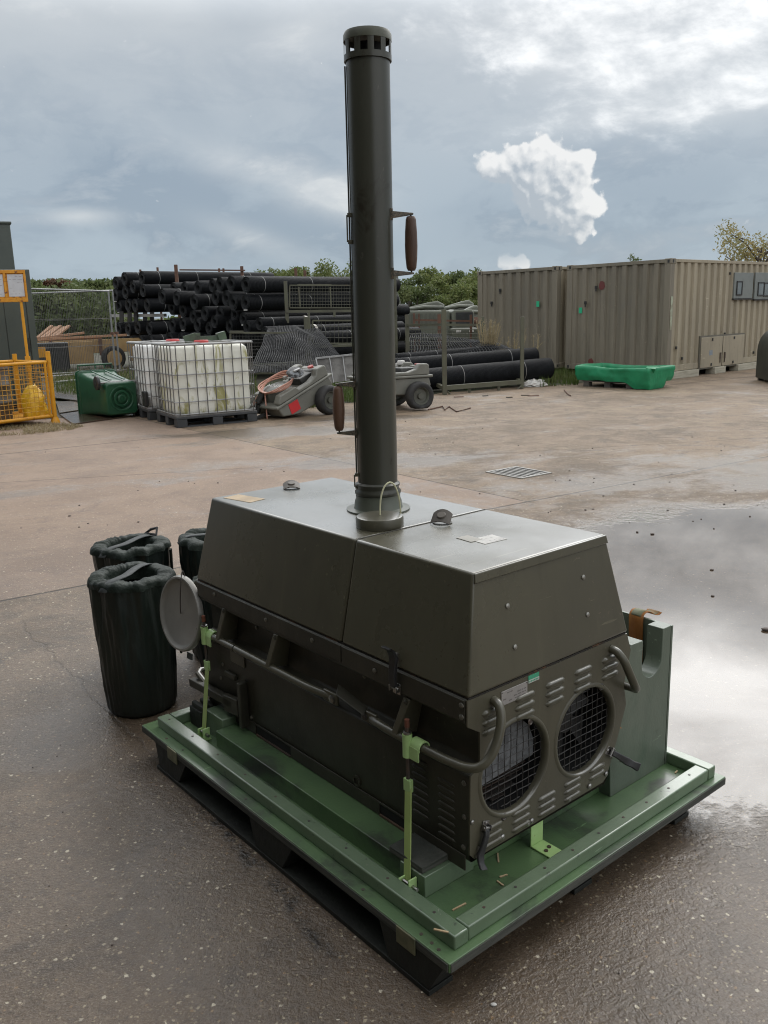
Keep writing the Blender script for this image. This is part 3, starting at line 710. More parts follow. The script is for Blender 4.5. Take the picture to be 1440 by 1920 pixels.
for x_, z_ in ((.336, .182 + .035), (.455, .214), (.62, .214), (.715, .217), (.795, .226), (.44, .212)): d.bolt((x_, FY - .0005, z_), (0, -1, 0), .008, .007)
d.bolt((.222, FY - .0005, .31), (0, -1, 0), .006, .005)
objs('bolt', d, STEEL, front)
d = MB()
for x_, z_ in ((.448, .515), (.762, .517), (.345, .272), (.665, .262)): d.lathe([(.0001, .0002), (.006, .0004), (.008, .003), (.011, .0008)], 14, Matrix.Translation((x_, FY, z_)) @ Matrix.Rotation(R(90), 4, 'X'))
objs('screw_dimple', d, DARKST, front)
# data plate with engraved rows, green inspection sticker
pl = obj('data_plate', MB().box((.331, FY - .0022, .597), (.432, FY - .0004, .637)), ALU, front, bevel=.0006)
d = MB()
rnd = random.Random(3)
for row in range(4):
    x_ = .338
    while x_ < .424:
        w_ = rnd.uniform(.004, .014)
        if rnd.random() < .6 and not (row in (0, 3) and (x_ < .342 or x_ > .42)): d.box((x_, FY - .0028, .604 + row * .0078), (min(x_ + w_, .426), FY - .0021, .6068 + row * .0078))
        x_ += w_ + .004
for x_, z_ in ((.3345, .600), (.4285, .634), (.3345, .634), (.4285, .600)): d.bolt((x_, FY - .0021, z_), (0, -1, 0), .002, .0015)
obj('plate_engraving', d, mat('plate_ink', (.16, .15, .14), None, .5), pl)
stk = obj('inspection_sticker', MB().box((.4365, FY - .0016, .628), (.4795, FY - .0004, .649)), GRNST, front)
d = MB().box((.4365, FY - .0022, .628), (.4795, FY - .0015, .637))
for k in range(5): pass
obj('sticker_strip', d, PAPER, stk)
d = MB()
for k in range(6): d.box((.439 + k * .0065, FY - .0026, .6305), (.4432 + k * .0065, FY - .0021, .6345))
obj('sticker_print', d, GRNST, stk)

# hoods: two sheet-metal covers with sloping sides
zb, zt = .6555, .9575
def hood(y0b, y0t, y1b, y1t, name):
    xb0, xt0, xt1, xb1 = .2105, .277, .822, .884
    d = MB().add([(xb0, y0b, zb), (xb1, y0b, zb), (xb1, y1b, zb), (xb0, y1b, zb), (xt0, y0t, zt), (xt1, y0t, zt), (xt1, y1t, zt), (xt0, y1t, zt)],
                 [(0, 3, 2, 1), (4, 5, 6, 7), (0, 1, 5, 4), (1, 2, 6, 5), (2, 3, 7, 6), (3, 0, 4, 7)])
    return obj(name, d, OLIVEH, heater, bevel=.007, seg=3)
hf = hood(.1415, .189, .660, .660, 'front_hood'); hr = hood(.6645, .6645, 1.5435, 1.506, 'rear_hood')
d = MB().add([(.280, .1835, .9555), (.820, .1835, .9555), (.826, .1798, .932), (.276, .1798, .932), (.280, .1885, .9565), (.820, .1885, .9565), (.826, .1848, .931), (.276, .1848, .931)],
             [(0, 1, 2, 3), (7, 6, 5, 4), (0, 4, 5, 1), (1, 5, 6, 2), (2, 6, 7, 3), (3, 7, 4, 0)])
obj('hood_lip', d, OLIVEH, hf, bevel=.002)
fn = Vector((0, -(zt - zb), -(.189 - .1415) * -1)).normalized(); fn = Vector((0, -.302, .0475)).normalized()
d = MB()
for px_, py_ in ((951, 1136), (965, 1213), (1093, 1082), (1101, 1152)):
    # rivet positions on the sloping front
    o_ = Vector((0, 0, CAMH)); dr = ray(px_, py_); lo = Vector(((o_.x - MX) * _C + (o_.y - MY) * _S, -(o_.x - MX) * _S + (o_.y - MY) * _C, CAMH)); ld = Vector((dr.x * _C + dr.y * _S, -dr.x * _S + dr.y * _C, dr.z))
    lo = Vector((lo.x / HS, lo.y / HS, (CAMH - HZ) / HS)); p0 = Vector((.5, .1415, zb)); t = (p0 - lo).dot(fn) / ld.dot(fn); p = lo + ld * t
    d.bolt(p, fn, .0072, .005)
objs('rivet', d, mat('bright_rivet', (.30, .29, .26), None, .35, metal=.7), hf)
obj('seam_strip', MB().box((.285, .6545, zt + .0003), (.815, .6605, zt + .0022)), OLIVED, hf, bevel=.0006)
# lift flaps on the hood tops
def flap(cx, cy, rot, open_, par):
    m_ = Matrix.Translation((cx, cy, zt + .0005)) @ Matrix.Rotation(rot, 4, 'Z')
    d = MB().lathe([(.030, 0), (.031, .0025), (.026, .003), (.026, .0008)], 24, m_)
    f_ = obj('lift_flap_rim', d, OLIVED, par)
    ml = m_ @ Matrix.Translation((0, .028, .003)) @ Matrix.Rotation(R(-open_), 4, 'X')
    vs, fs = [], []
    n = 10
    prof = [(-.031 + .062 * i / n) for i in range(n + 1)]
    for i, x_ in enumerate(prof):
        zc = .010 - .010 * (abs(x_) / .031) ** 2.2
        ln = .052 * (1 - .18 * (x_ / .031) ** 2)
        vs += [ml @ Vector((x_, 0, zc)), ml @ Vector((x_, -ln, zc + .004)), ml @ Vector((x_, 0, zc - .0025)), ml @ Vector((x_, -ln, zc + .0015))]
    for i in range(n):
        a = 4 * i; b_ = a + 4; fs += [(a, a + 1, b_ + 1, b_), (a + 2, b_ + 2, b_ + 3, a + 3), (a + 1, a + 3, b_ + 3, b_ + 1), (a, b_, b_ + 2, a + 2)]
    fs += [(0, 2, 3, 1), (4 * n, 4 * n + 1, 4 * n + 3, 4 * n + 2)]
    fl = obj('lift_flap', MB().add(vs, fs), mat('flap_brown', (.075, .062, .048), (.055, .046, .036), .5, .1, 12), par, smooth=50)
    obj('lift_flap_boss', MB().lathe([(.0001, .0045), (.012, .0045), (.014, .003), (.014, -.001)], 20, ml @ Matrix.Translation((0, -.026, .0105))), mat('flap_boss', (.10, .085, .068), None, .5), fl)
flap(.592, .626, R(118), 30, hf); flap(.575, 1.430, R(150), 14, hr)
# stickers on top
m_ = Matrix.Translation((.353, 1.405, zt)) @ Matrix.Rotation(R(10), 4, 'Z')
obj('faded_label', MB().box((-.036, -.072, .0003), (.036, .072, .0012), m_), TANST, hr)
m_ = Matrix.Translation((.535, .385, zt)) @ Matrix.Rotation(R(-4), 4, 'Z')
lb = obj('faded_label', MB().box((-.034, -.030, .0003), (.052, .034, .0012), m_), PAPER, hf)
d = MB(); rnd = random.Random(8)
for row in range(5):
    x_ = -.002
    while x_ < .044:
        w_ = rnd.uniform(.004, .012)
        if rnd.random() < .6: d.box((x_, -.024 + row * .011, .0011), (min(x_ + w_, .048), -.0215 + row * .011, .0014), m_)
        x_ += w_ + .003
obj('faded_print', d, mat('label_ink', (.30, .29, .27), None, .6), lb)
obj('label_tape', MB().box((-.050, -.034, .0004), (-.006, .030, .0016), m_ @ Matrix.Translation((.0, .045, 0))), mat('faded_tape', (.33, .31, .27), (.24, .24, .20), .5), lb)
# rubber draw latches
def latch(m_, open_=0, par=heater):
    p = [(0, -.010, 0), (0, -.016, .02), (0, -.014, .055), (0, -.010, .085), (0, -.020, .108), (0, -.038, .122)]
    d = MB()
    w = [.010, .0105, .0115, .0145, .0125, .0165]
    vs, fs = [], []
    for (x_, y_, z_), ww in zip(p, w):
        for sx, sy in ((-1, -1), (1, -1), (1, 1), (-1, 1)): vs.append(m_ @ Vector((sx * ww, y_ + sy * .0065, z_)))
    for i in range(len(p) - 1):
        for k in range(4):
            l = (k + 1) % 4; fs.append((4 * i + k, 4 * i + l, 4 * i + 4 + l, 4 * i + 4 + k))
    fs += [(3, 2, 1, 0), tuple(4 * (len(p) - 1) + k for k in range(4))]
    o = obj('draw_latch', MB().add(vs, fs), RUBBER, par, bevel=.003, smooth=50)
    d = MB().box((-.015, -.003, -.022), (.015, -.0003, .010), m_); d.box((-.015, -.018, -.012), (-.0125, -.003, .006), m_); d.box((.0125, -.018, -.012), (.015, -.003, .006), m_)
    d.cyl(m_ @ Vector((-.018, -.011, -.002)), m_ @ Vector((.018, -.011, -.002)), .004, seg=8)
    d.bolt(m_ @ Vector((0, -.003, -.015)), m_.to_3x3() @ Vector((0, -1, 0)), .005, .003)
    obj('latch_bracket', d, STEEL, o, bevel=.0006)
    d = MB().box((-.013, -.0025, .060), (-.010, -.0003, .095), m_); d.box((.010, -.009, .060), (.0128, -.0003, .098), m_); d.box((-.013, -.009, .095), (.0128, -.0003, .098), m_)
    obj('latch_keeper', d, STEEL, o, bevel=.0005)
side = Matrix.Rotation(R(-90), 4, 'Z')
latch(Matrix.Translation((.2040, .405, .607)) @ side, par=heater)
latch(Matrix.Translation((.268, FY - .001, .275)) @ Matrix.Rotation(R(180 + 20), 4, 'Y') @ Matrix.Scale(.82, 4), par=front)
latch(Matrix.Translation((.812, FY - .002, .292)) @ Matrix.Rotation(R(128), 4, 'Y') @ Matrix.Rotation(R(12), 4, 'X') @ Matrix.Scale(.85, 4), par=front)
# worn paint line along the seam under the hood
obj('seal_strip', MB().box((.214, .1440, .6510), (.876, 1.54, .6552)), mat('seam_rubber', (.020, .016, .013), (.10, .045, .02), .7, .1, 9, lo=.56, hi=.64), heater)
# flue spigot collar on the rear hood
FX, FYC = .580, .922
mm = Matrix.Translation((FX, FYC, zt))
obj('flue_collar', MB().lathe([(.106, .0004), (.106, .005), (.082, .007), (.080, .010), (.078, .030), (.074, .040), (.074, .052)], 48, mm), mat('collar_green_grey', (.105, .115, .09), (.075, .08, .06), .36, .1, 8, c3=(.16, .10, .05), s3=20, lo3=.66, hi3=.72), hr, smooth=50)

# ------------------------------------------------------------------ flue pipe standing in the collar
fw = L2W(FX, FYC, zt + .0525)
flue = root('flue_pipe', 'tall olive steel flue pipe with two wooden grips standing on heater', 'flue pipe', fw, 0); sized(flue); flue.rotation_euler = (0, R(.28), 0)
HT = (2.398 - fw.z) / HS
RP = .0658
obj('pipe', MB().lathe([(.074, .0005), (.0765, .004), (.0765, .012), (.0705, .018), (.0705, .026), (.0735, .030), (.0735, .036), (RP, .042), (RP, HT - .074), (RP - .004, HT - .074), (RP - .004, .05)], 56), FLUE, flue, smooth=50)
cw_ = obj('cowl', MB().lathe([(.0715, HT - .083), (.0715, HT - .066), (.0685, HT - .066), (.0685, HT - .083), (.0715, HT - .083)], 56), FLUE, flue, smooth=50)
nslot = 11
d = MB()
for k in range(nslot):
    a0 = 2 * math.pi * (k + .27) / nslot; a1 = 2 * math.pi * (k + .73) / nslot
    d.lathe([(.0715, HT - .0658), (.0715, HT - .030), (.0690, HT - .030), (.0690, HT - .0658)], 4, None, a0, a1)
objs('cowl_bar', d, FLUE, cw_, smooth=50)
obj('cowl_cap', MB().lathe([(.0690, HT - .030), (.0722, HT - .0295), (.0722, HT - .012), (.068, HT - .003), (.055, HT), (.0001, HT + .003), (.0001, HT - .004), (.066, HT - .018), (.0690, HT - .030)], 56), mat('cap_olive', (.085, .088, .058), (.065, .068, .046), .45, .1, 6), cw_, smooth=40)
obj('cowl_baffle', MB().lathe([(.040, HT - .09), (.040, HT - .034), (.001, HT - .034)], 24), BLACKI, cw_)
def grip(sx, yoff, zl, zh):
    X = .1215 * sx
    h = obj('grip', MB().lathe([(.001, 0), (.011, .001), (.0155, .010), (.0185, .04), (.0198, (zh - zl) * .45), (.0188, (zh - zl) * .7), (.0160, (zh - zl) - .012), (.013, zh - zl - .003), (.001, zh - zl)], 18, Matrix.Translation((X, yoff, zl))), WOODH, flue, smooth=60)
    d = MB()
    for zz, dz in ((zl - .006, -1), (zh + .004, 1)):
        r0 = .062
        d.add([(r0 * sx, yoff - .017, zz - .010), (r0 * sx, yoff + .017, zz - .010), (r0 * sx, yoff + .012, zz + .010), (r0 * sx, yoff - .012, zz + .010),
               (X + .008 * sx, yoff - .007, zz - .0025 + dz * .001), (X + .008 * sx, yoff + .007, zz - .0025 + dz * .001), (X + .008 * sx, yoff + .007, zz + .0025 + dz * .001), (X + .008 * sx, yoff - .007, zz + .0025 + dz * .001)],
              [(0, 1, 2, 3), (7, 6, 5, 4), (0, 4, 5, 1), (1, 5, 6, 2), (2, 6, 7, 3), (3, 7, 4, 0)])
        d.box((.055 * sx if sx > 0 else .066 * sx, yoff - .020, zz - .017), (.066 * sx if sx > 0 else .055 * sx, yoff + .020, zz + .017))
    d.cyl((X, yoff, zl - .004), (X, yoff, zh + .004), .003, seg=8)
    obj('grip_bracket', d, mat('bracket_olive', (.065, .062, .046), (.05, .045, .035), .4, .1, 20, edge=(.2, .15, .1)), h, bevel=.001)
zz = lambda px_, py_: (at(px_, py_, fw.y - .01).z - fw.z) / HS
grip(1, -.012, zz(768, 508), zz(767, 404)); grip(-1, .0, zz(637, 809), zz(633, 724))
# flat seam rod and spring clips on the left flank
d = MB().box((-.0715, -.010, .06), (-.0664, -.002, HT - .095)); obj('seam_bar', d, FLUE, flue, bevel=.001)
for zl, zh in ((zz(660, 458), zz(655, 400)), (zz(673, 915), zz(668, 886))):
    d = MB().box((-.0745, -.024, zl), (-.060, -.011, zl + .012)); d.box((-.0745, -.024, zh - .012), (-.060, -.011, zh))
    d.box((-.078, -.022, zl + .006), (-.0735, -.012, zh - .006)); obj('spring_clip', d, OLIVE, flue, bevel=.001)

# ------------------------------------------------------------------ loose things round the heater
cp = L2W(.433, .738, zt)
cap = root('flue_cover', 'flat round olive cap with pale cord loop lying beside the flue', 'cap', cp + Vector((0, 0, .0005)), MYAW); sized(cap)
obj('cap_body', MB().lathe([(.0725, 0), (.0735, .002), (.0735, .026), (.071, .031), (.064, .0325), (.0001, .0325)], 48), OLIVE, cap, smooth=35)
d = MB(); arc = []
for k in range(17):
    t = math.pi * k / 16; arc.append((.002 + .036 * (1 - math.cos(t)), .0 - .007 * (1 - math.cos(t)), (.033 if k < 9 else .003) + (.098 if k < 9 else .128) * math.sin(t) ** .8))
obj('cord', MB().tube(arc, .0026, 8), CORDW, cap)
# orange strap draped on the cradle side board
st = [(1.1705, .30, .435), (1.1695, .302, .50), (1.168, .303, .56), (1.169, .304, .590), (1.178, .304, .602), (1.190, .302, .606), (1.205, .298, .603), (1.222, .292, .592), (1.238, .288, .589), (1.25, .286, .594)]
st = smoothpts(st, 4)
vs = []
for x_, y_, z_ in st: vs += [(x_, y_ - .027, z_), (x_, y_ + .027, z_)]
n = len(st); fs = [(2 * i, 2 * i + 1, 2 * i + 3, 2 * i + 2) for i in range(n - 1)]
sr = root('orange_strap', 'orange webbing strap draped over the green cradle board', 'strap', L2W(1.18, .30, .59), MYAW, org=(1.18, .30, .59)); sized(sr)
o = obj('webbing', MB().add(vs, fs), ORANGE, sr, smooth=60); mo = o.modifiers.new('t', 'SOLIDIFY'); mo.thickness = .0022; mo.offset = 0
vs2 = []
for x_, y_, z_ in st[12:]: vs2 += [(x_ - .0008, y_ - .019, z_ + .0022), (x_ - .0008, y_ + .019, z_ + .0022)]
n = len(st) - 12; o = obj('worn_face', MB().add(vs2, [(2 * i, 2 * i + 1, 2 * i + 3, 2 * i + 2) for i in range(n - 1)]), ORTOP, sr, smooth=60); mo = o.modifiers.new('t', 'SOLIDIFY'); mo.thickness = .001; mo.offset = 0
o = obj('orange_offcut', MB().prism([(.838, .345), (.915, .322), (.895, .338), (.840, .362)], .170, .1735, axis=1), mat('orange_scrap', (.42, .20, .07), None, .7), None, org=(0, 0, 0))
o.matrix_world = Matrix.Translation((MX, MY, HZ)) @ Matrix.Rotation(MYAW, 4, 'Z') @ Matrix.Scale(HS, 4); tag(o, 'torn orange scrap stuck to the front of the green cradle board', 'scrap')
# grey round cover hanging by its cord from the back rail
nrm = Vector((-.62, -.58, .12)).normalized()
dc = at(340, 1150, 3.09)
dm = Matrix.Translation(dc) @ nrm.to_track_quat('Z', 'Y').to_matrix().to_4x4()
dr_ = root('duct_cover', 'grey round duct cover hanging from the rear rail by a wire', 'cover', dc, 0); ORG[dr_.name] = dc
obj('cover_disc', MB().lathe([(.0001, 0), (.118, 0), (.126, .004), (.132, .012), (.139, .012), (.143, .004), (.143, -.008), (.139, -.008), (.139, -.006), (.0001, -.006)], 48, dm), DISC, dr_, smooth=40)
pw = L2W(.205, 1.50, .48)
obj('cover_wire', MB().tube(smoothpts([dm @ Vector((.0, .0, .002)), dm @ Vector((.01, .03, .012)), dm @ Vector((.02, .11, .02)), dm @ Vector((.0, .16, .0)), L2W(.215, 1.60, .52)], 6), .0022, 6), DARKST, dr_)
obj('cover_tab', MB().box((-.017, -.012, -.002), (.017, .012, .002), dm @ Matrix.Translation((.06, -.150, -.008)) ), WEB, dr_)

# ------------------------------------------------------------------ duct bags
def make_bag(label, loc, rz, r0, r1, h, seed, lean=(0, 0), hole=.62, slump=0.0, strap=True, toggles=False):
    t = root('duct_bag', label, 'bag', loc, rz, 'black duct bags behind the heater')
    NS = 160; prof = []
    NB = 30
    d = MB(); rows = []
    for i in range(NB + 1):
        u = i / NB; z = h * .945 * u; r = r0 + (r1 - r0) * (u ** .8)
        if i == 0: r *= .93
        rows.append((r, z, u))
    vs = []
    for r, z, u in rows:
        for k in range(NS):
            a = 2 * math.pi * k / NS; cx_, sy_ = math.cos(a), math.sin(a)
            w = noise.noise((cx_ * 2.2 + seed, sy_ * 2.2, z * 2.2)) * .017 + noise.noise((cx_ * 6 + seed, sy_ * 6, z * 3.0 + 5)) * .0085 + noise.noise((cx_ * 14, sy_ * 14 + seed, z * 7)) * .0035
            fold = .006 * math.sin(a * 11 + seed + 3 * noise.noise((cx_, sy_, z * 3))) * u ** 2 - .010 * abs(noise.noise((cx_ * 3.5 + z * 4.2, sy_ * 3.5 + seed - z * 2.0, z * 2.4))) ** .5 * (.25 + .75 * u) - .007 * abs(noise.noise((cx_ * 9, sy_ * 9 + seed, z * 2.0 + cx_ * 3))) ** .6
            q = r + w * (.35 + .65 * u) + fold
            q += slump * .05 * max(0, math.sin(a + 1)) * math.sin(u * math.pi)
            vs.append((q * cx_ + lean[0] * u * u, q * sy_ + lean[1] * u * u, z + noise.noise((cx_ * 3, sy_ * 3 + seed, 9)) * .010 * u))
    fs = []
    for i in range(NB):
        for k in range(NS):
            l = (k + 1) % NS; fs.append((i * NS + k, i * NS + l, (i + 1) * NS + l, (i + 1) * NS + k))
    fs.append(tuple(range(NS))[::-1])
    body = obj('bag_body', MB().add(vs, fs), BAGF, t, smooth=180)
    # gathered top: from the shoulder in to the drawstring hole
    vs = []; NT = 10
    tp = [(1.0, .945), (.995, .962), (.985, .978), (.96, .990), (.91, .998), (.85, 1.0), (hole + .16, 1.0), (hole + .08, .999), (hole + .03, .995), (hole, .985), (hole - .015, .968)]
    for i in range(NT + 1):
        u = i / NT
        for k in range(NS):
            a = 2 * math.pi * k / NS; cx_, sy_ = math.cos(a), math.sin(a)
            pl_ = math.sin(a * 41 + seed + 4.2 * math.sin(a * 5 + seed)) * .0036 * (.4 + noise.noise((cx_ * 2, sy_ * 2, seed)) ) * min(1, u * 2.2) + noise.noise((cx_ * 9, sy_ * 9 + seed, u * 2)) * .005 * u
            zt_ = h * tp[i][1] + pl_ + noise.noise((cx_ * 3, sy_ * 3 + seed, 9)) * .010 - slump * .03 * u
            w = noise.noise((cx_ * 2.2 + seed, sy_ * 2.2, h * .9 * 2.2)) * .017 + noise.noise((cx_ * 6 + seed, sy_ * 6, h * .9 * 3.0 + 5)) * .0085
            q = r1 * tp[i][0] + w * (1 - u) + .006 * math.sin(a * 11 + seed) * (1 - u)
            vs.append((q * cx_ + lean[0], q * sy_ + lean[1], zt_))
    # roll the hem inside
    for k in range(NS):
        a = 2 * math.pi * k / NS; vs.append(((r1 * hole - .008) * math.cos(a) + lean[0], (r1 * hole - .008) * math.sin(a) + lean[1], h * .90))
    fs = []
    for i in range(NT + 1):
        for k in range(NS):
            l = (k + 1) % NS; fs.append((i * NS + k, i * NS + l, (i + 1) * NS + l, (i + 1) * NS + k))
    top = obj('gathered_top', MB().add(vs, fs), BAGT, t, smooth=180)
    # the folded duct inside
    pr = []
    for k in range(14): pr.append((r1 * (hole + .03) - (.010 if k % 2 else 0), h * .45 + k * .0195))
    du = obj('folded_duct', MB().lathe(pr, 40, Matrix.Translation((lean[0], lean[1], 0))), mat('duct_brown', (.028, .020, .016), None, .6), t, smooth=60)
    obj('duct_floor', MB().lathe([(r1 * (hole + .05), h * .5), (.001, h * .5)], 32, Matrix.Translation((lean[0], lean[1], 0))), BLACKI, du)
    if strap:
        p = []
        for k in range(13):
            u = -1 + k / 6; p.append((u * r1 * 1.03 + lean[0], .012 * math.sin(u * 4) + lean[1], h * (1.025 - .075 * abs(u) ** 6) - .010 * (1 - u * u)))
        vs = []
        for x_, y_, z_ in p: vs += [(x_, y_ - .0185, z_), (x_, y_ + .0185, z_)]
        s_ = obj('carry_strap', MB().add(vs, [(2 * i, 2 * i + 1, 2 * i + 3, 2 * i + 2) for i in range(12)]), WEB, t, smooth=60)
        mo = s_.modifiers.new('t', 'SOLIDIFY'); mo.thickness = .003
    d = MB()
    aa = R(-62)
    p = [((r1 + .012) * math.cos(aa + dt) + lean[0] * min(1, (zf / .9) ** 2), (r1 + .012 - .02 * (1 - zf)) * math.sin(aa + dt) + lean[1] * min(1, (zf / .9) ** 2), h * zf) for zf, dt in ((.93, .0), (.86, .02), (.7, .03), (.55, .0), (.42, .04), (.36, .10))]
    for sgn in (0, .09):
        d.tube([(x_ * math.cos(sgn) - y_ * math.sin(sgn), x_ * math.sin(sgn) + y_ * math.cos(sgn), z_) for x_, y_, z_ in p], .0055, 6)
    obj('side_cord', d, BAGT, t)
    # band seam round the shoulder
    if toggles:
        obj('strap_buckle', MB().tube([(lean[0] + r1 * .9, lean[1] - .02, h * 1.0), (lean[0] + r1 * 1.0, lean[1] - .01, h * 1.05), (lean[0] + r1 * 1.02, lean[1] + .03, h * 1.03), (lean[0] + r1 * .9, lean[1] + .05, h * 1.0)], .007, 7, closed=True), RUBBER, t)
    return t
make_bag('black duct bag standing nearest the camera at the pallet corner', (-1.045, 3.42, 0), R(70), .142, .172, .585, 1.3)
make_bag('black duct bag with buckle standing behind the nearest bag', (-1.185, 3.92, 0), R(62), .145, .172, .585, 4.7, toggles=True)
make_bag('upright black duct bag half hidden behind the heater back', (-.80, 3.98, 0), R(20), .145, .170, .60, 8.1)
make_bag('slumped black duct bag leaning between heater and other bags', (-.66, 3.58, 0), R(130), .130, .165, .50, 12.9, lean=(.06, -.02), slump=.8, hole=.45, strap=False)

# ------------------------------------------------------------------ iron drain grate, stones in the puddle
gc = gp(972, 886.5)
e1 = (gp(1440, 856) - gp(925, 953)).normalized(); ga = math.atan2(gp(1022, 887).y - gp(968, 897).y, gp(1022, 887).x - gp(968, 897).x)
gt = root('drain_grate', 'square slotted iron drain grate set flush in the concrete yard', 'drain grate', gc + Vector((0, 0, .001)), ga)
IRON = mat('cast_iron', (.34, .33, .31), (.22, .21, .19), .4, .1, 12, metal=.3)
hw, hd = .215, .25
d = MB().box((-hw, -hd, 0), (hw, -hd + .03, .008)); d.box((-hw, hd - .03, 0), (hw, hd, .008)); d.box((-hw, -hd + .0305, 0), (-hw + .025, hd - .0305, .008)); d.box((hw - .025, -hd + .0305, 0), (hw, hd - .0305, .008))
objs('grate_frame', d, IRON, gt)
obj('drain_pit', MB().box((-hw + .026, -hd + .031, .0005), (hw - .026, hd - .031, .0015)), BLACKI, gt)
d = MB()
for k in range(6):
    x_ = -hw + .062 + k * .058; d.box((x_ - .010, -hd + .031, .0016), (x_ + .010, hd - .031, .0075))
objs('grate_bar', d, IRON, gt)
STONE = mat('dark_stone', (.10, .075, .062), (.05, .04, .035), .6, .1, 20)
stone_lab = {0: 'dark pebble at the upper edge of the puddle', 1: 'dark stone standing in the middle of the puddle', 2: 'small dark lump in the puddle below the middle stone', 3: 'brown stone at the right edge of the photo in the puddle', 4: 'little dark pebble in front of the drain grate', 5: 'white pebble in front of the pallet corner'}
for i, (px_, py_, r_) in enumerate(((1223, 1002, .012), (1335, 1069, .010), (1336, 1118, .009), (1437, 1182, .018), (1112, 955, .009), (925, 1885, .006))):
    p = gp(px_, py_); d = MB().sphere((0, 0, r_ * .35), r_, 12, 8, (1.3, .9, .5))
    d.v = [(x_ * (1 + .3 * noise.noise((x_ * 50 + i, y_ * 50, z_ * 50))), y_ * (1 + .3 * noise.noise((x_ * 50, y_ * 50 + i, z_ * 50))), z_) for x_, y_, z_ in d.v]
    o = obj('pebble', d, STONE if i < 5 else PAPER, None, smooth=180); o.location = p; tag(o, stone_lab[i], 'pebble', 'loose pebbles on the yard')
rnd = random.Random(11); d = MB()
for i in range(150):
    if i < 80: p = gp(rnd.uniform(760, 1440), rnd.uniform(735, 1000))
    elif i < 105: p = gp(rnd.uniform(0, 640), rnd.uniform(800, 1000))
    else: p = gp(rnd.uniform(0, 1440), rnd.uniform(1350, 1920))
    r_ = rnd.uniform(.003, .010) * (1 if i < 105 else .35)
    k = MB().sphere((0, 0, 0), r_, 6, 4, (rnd.uniform(.8, 1.4), 1, .6)); a = rnd.uniform(0, 6)
    d.add([(x_ * math.cos(a) - y_ * math.sin(a) + p.x, x_ * math.sin(a) + y_ * math.cos(a) + p.y, z_ + r_ * .4) for x_, y_, z_ in k.v], k.f)
tag(obj('grit', d, STONE, None, smooth=180), 'scattered dark grit and fine gravel lying over the wet yard', 'grit', kind='stuff')
# ------------------------------------------------------------------ shed added out of view behind the camera, shades the heater's left side
BLOCKM = mat('blocker_cladding', (.040, .045, .040), (.032, .036, .032), .6, .1, .8)
blocker = root('shade_blocker', 'added unseen shade-casting shed behind the photographer', 'blocker', (-5, -6, 0), 0)
d = MB().box((-9, -6, 0), (6.4, 4.9, 5.4)); wl = obj('wall', d, BLOCKM, blocker)
obj('shade_wing', MB().box((-9, 4.901, 0), (2.3, 9.6, 4.6)), BLOCKM, blocker)  # unseen wing added to darken the heater's left face
obj('roof', MB().prism([(-6.4, 5.401), (5.3, 5.401), (5.3, 5.6), (-.7, 6.8), (-6.4, 5.6)], -9.3, 6.7, axis=0), mat('blocker_roof', (.16, .16, .155), None, .6), blocker)
obj('door', MB().box((2.6, 4.901, .01), (6.0, 4.96, 4.2)), mat('blocker_door', (.06, .065, .06), None, .5), blocker)

# ------------------------------------------------------------------ ISO containers
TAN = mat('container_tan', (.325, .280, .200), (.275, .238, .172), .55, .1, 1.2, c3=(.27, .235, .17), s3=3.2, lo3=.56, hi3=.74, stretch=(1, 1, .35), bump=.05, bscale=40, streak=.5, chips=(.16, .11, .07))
TAN_SHADE = mat('container_tan_shaded', (.190, .167, .125), (.158, .140, .106), .55, .1, 1.2, c3=(.150, .136, .108), s3=3.0, lo3=.55, hi3=.74, stretch=(1, 1, .3), bump=.05, bscale=40, streak=.55, chips=(.13, .09, .06))  # container tan darkened: end-wall shade put into the colour
GREYPNL = mat('grey_window_panel', (.17, .185, .175), (.15, .165, .155), .45, .1, 4)
BLK = mat('dark_fitting', (.018, .018, .017), None, .5)
GLASS = mat('dull_glass', (.16, .18, .18), (.12, .14, .14), .12, .05, 3)
REDP = mat('red_spray_paint', (.13, .030, .026), (.10, .030, .026), .6)
GRNP = mat('green_tag', (.02, .38, .19), None, .5)
TIMB = mat('pale_timber', (.42, .39, .31), (.30, .28, .22), .75, .05, 6, stretch=(.5, 6, 6))
def corr(L, z0, z1, depth, pitch, nrm=1):
    # trapezoid wave along x from 0 to L at y=0, recesses towards +y
    xs = []; n = max(1, round(L / pitch)); p = L / n
    for k in range(n):
        o = k * p; xs += [(o, 0), (o + p * .40, 0), (o + p * .5, depth), (o + p * .90, depth)]
    xs.append((L, 0)); d = MB()
    vs = [(x_, y_, z0) for x_, y_ in xs] + [(x_, y_, z1) for x_, y_ in xs]; m_ = len(xs)
    return d.add(vs, [(i, i + 1, m_ + i + 1, m_ + i) for i in range(m_ - 1)])
def mbx(mb, m): 
    o = MB(); return o.add([m @ Vector(v) for v in mb.v], mb.f)
H, ZB = 2.37, .16
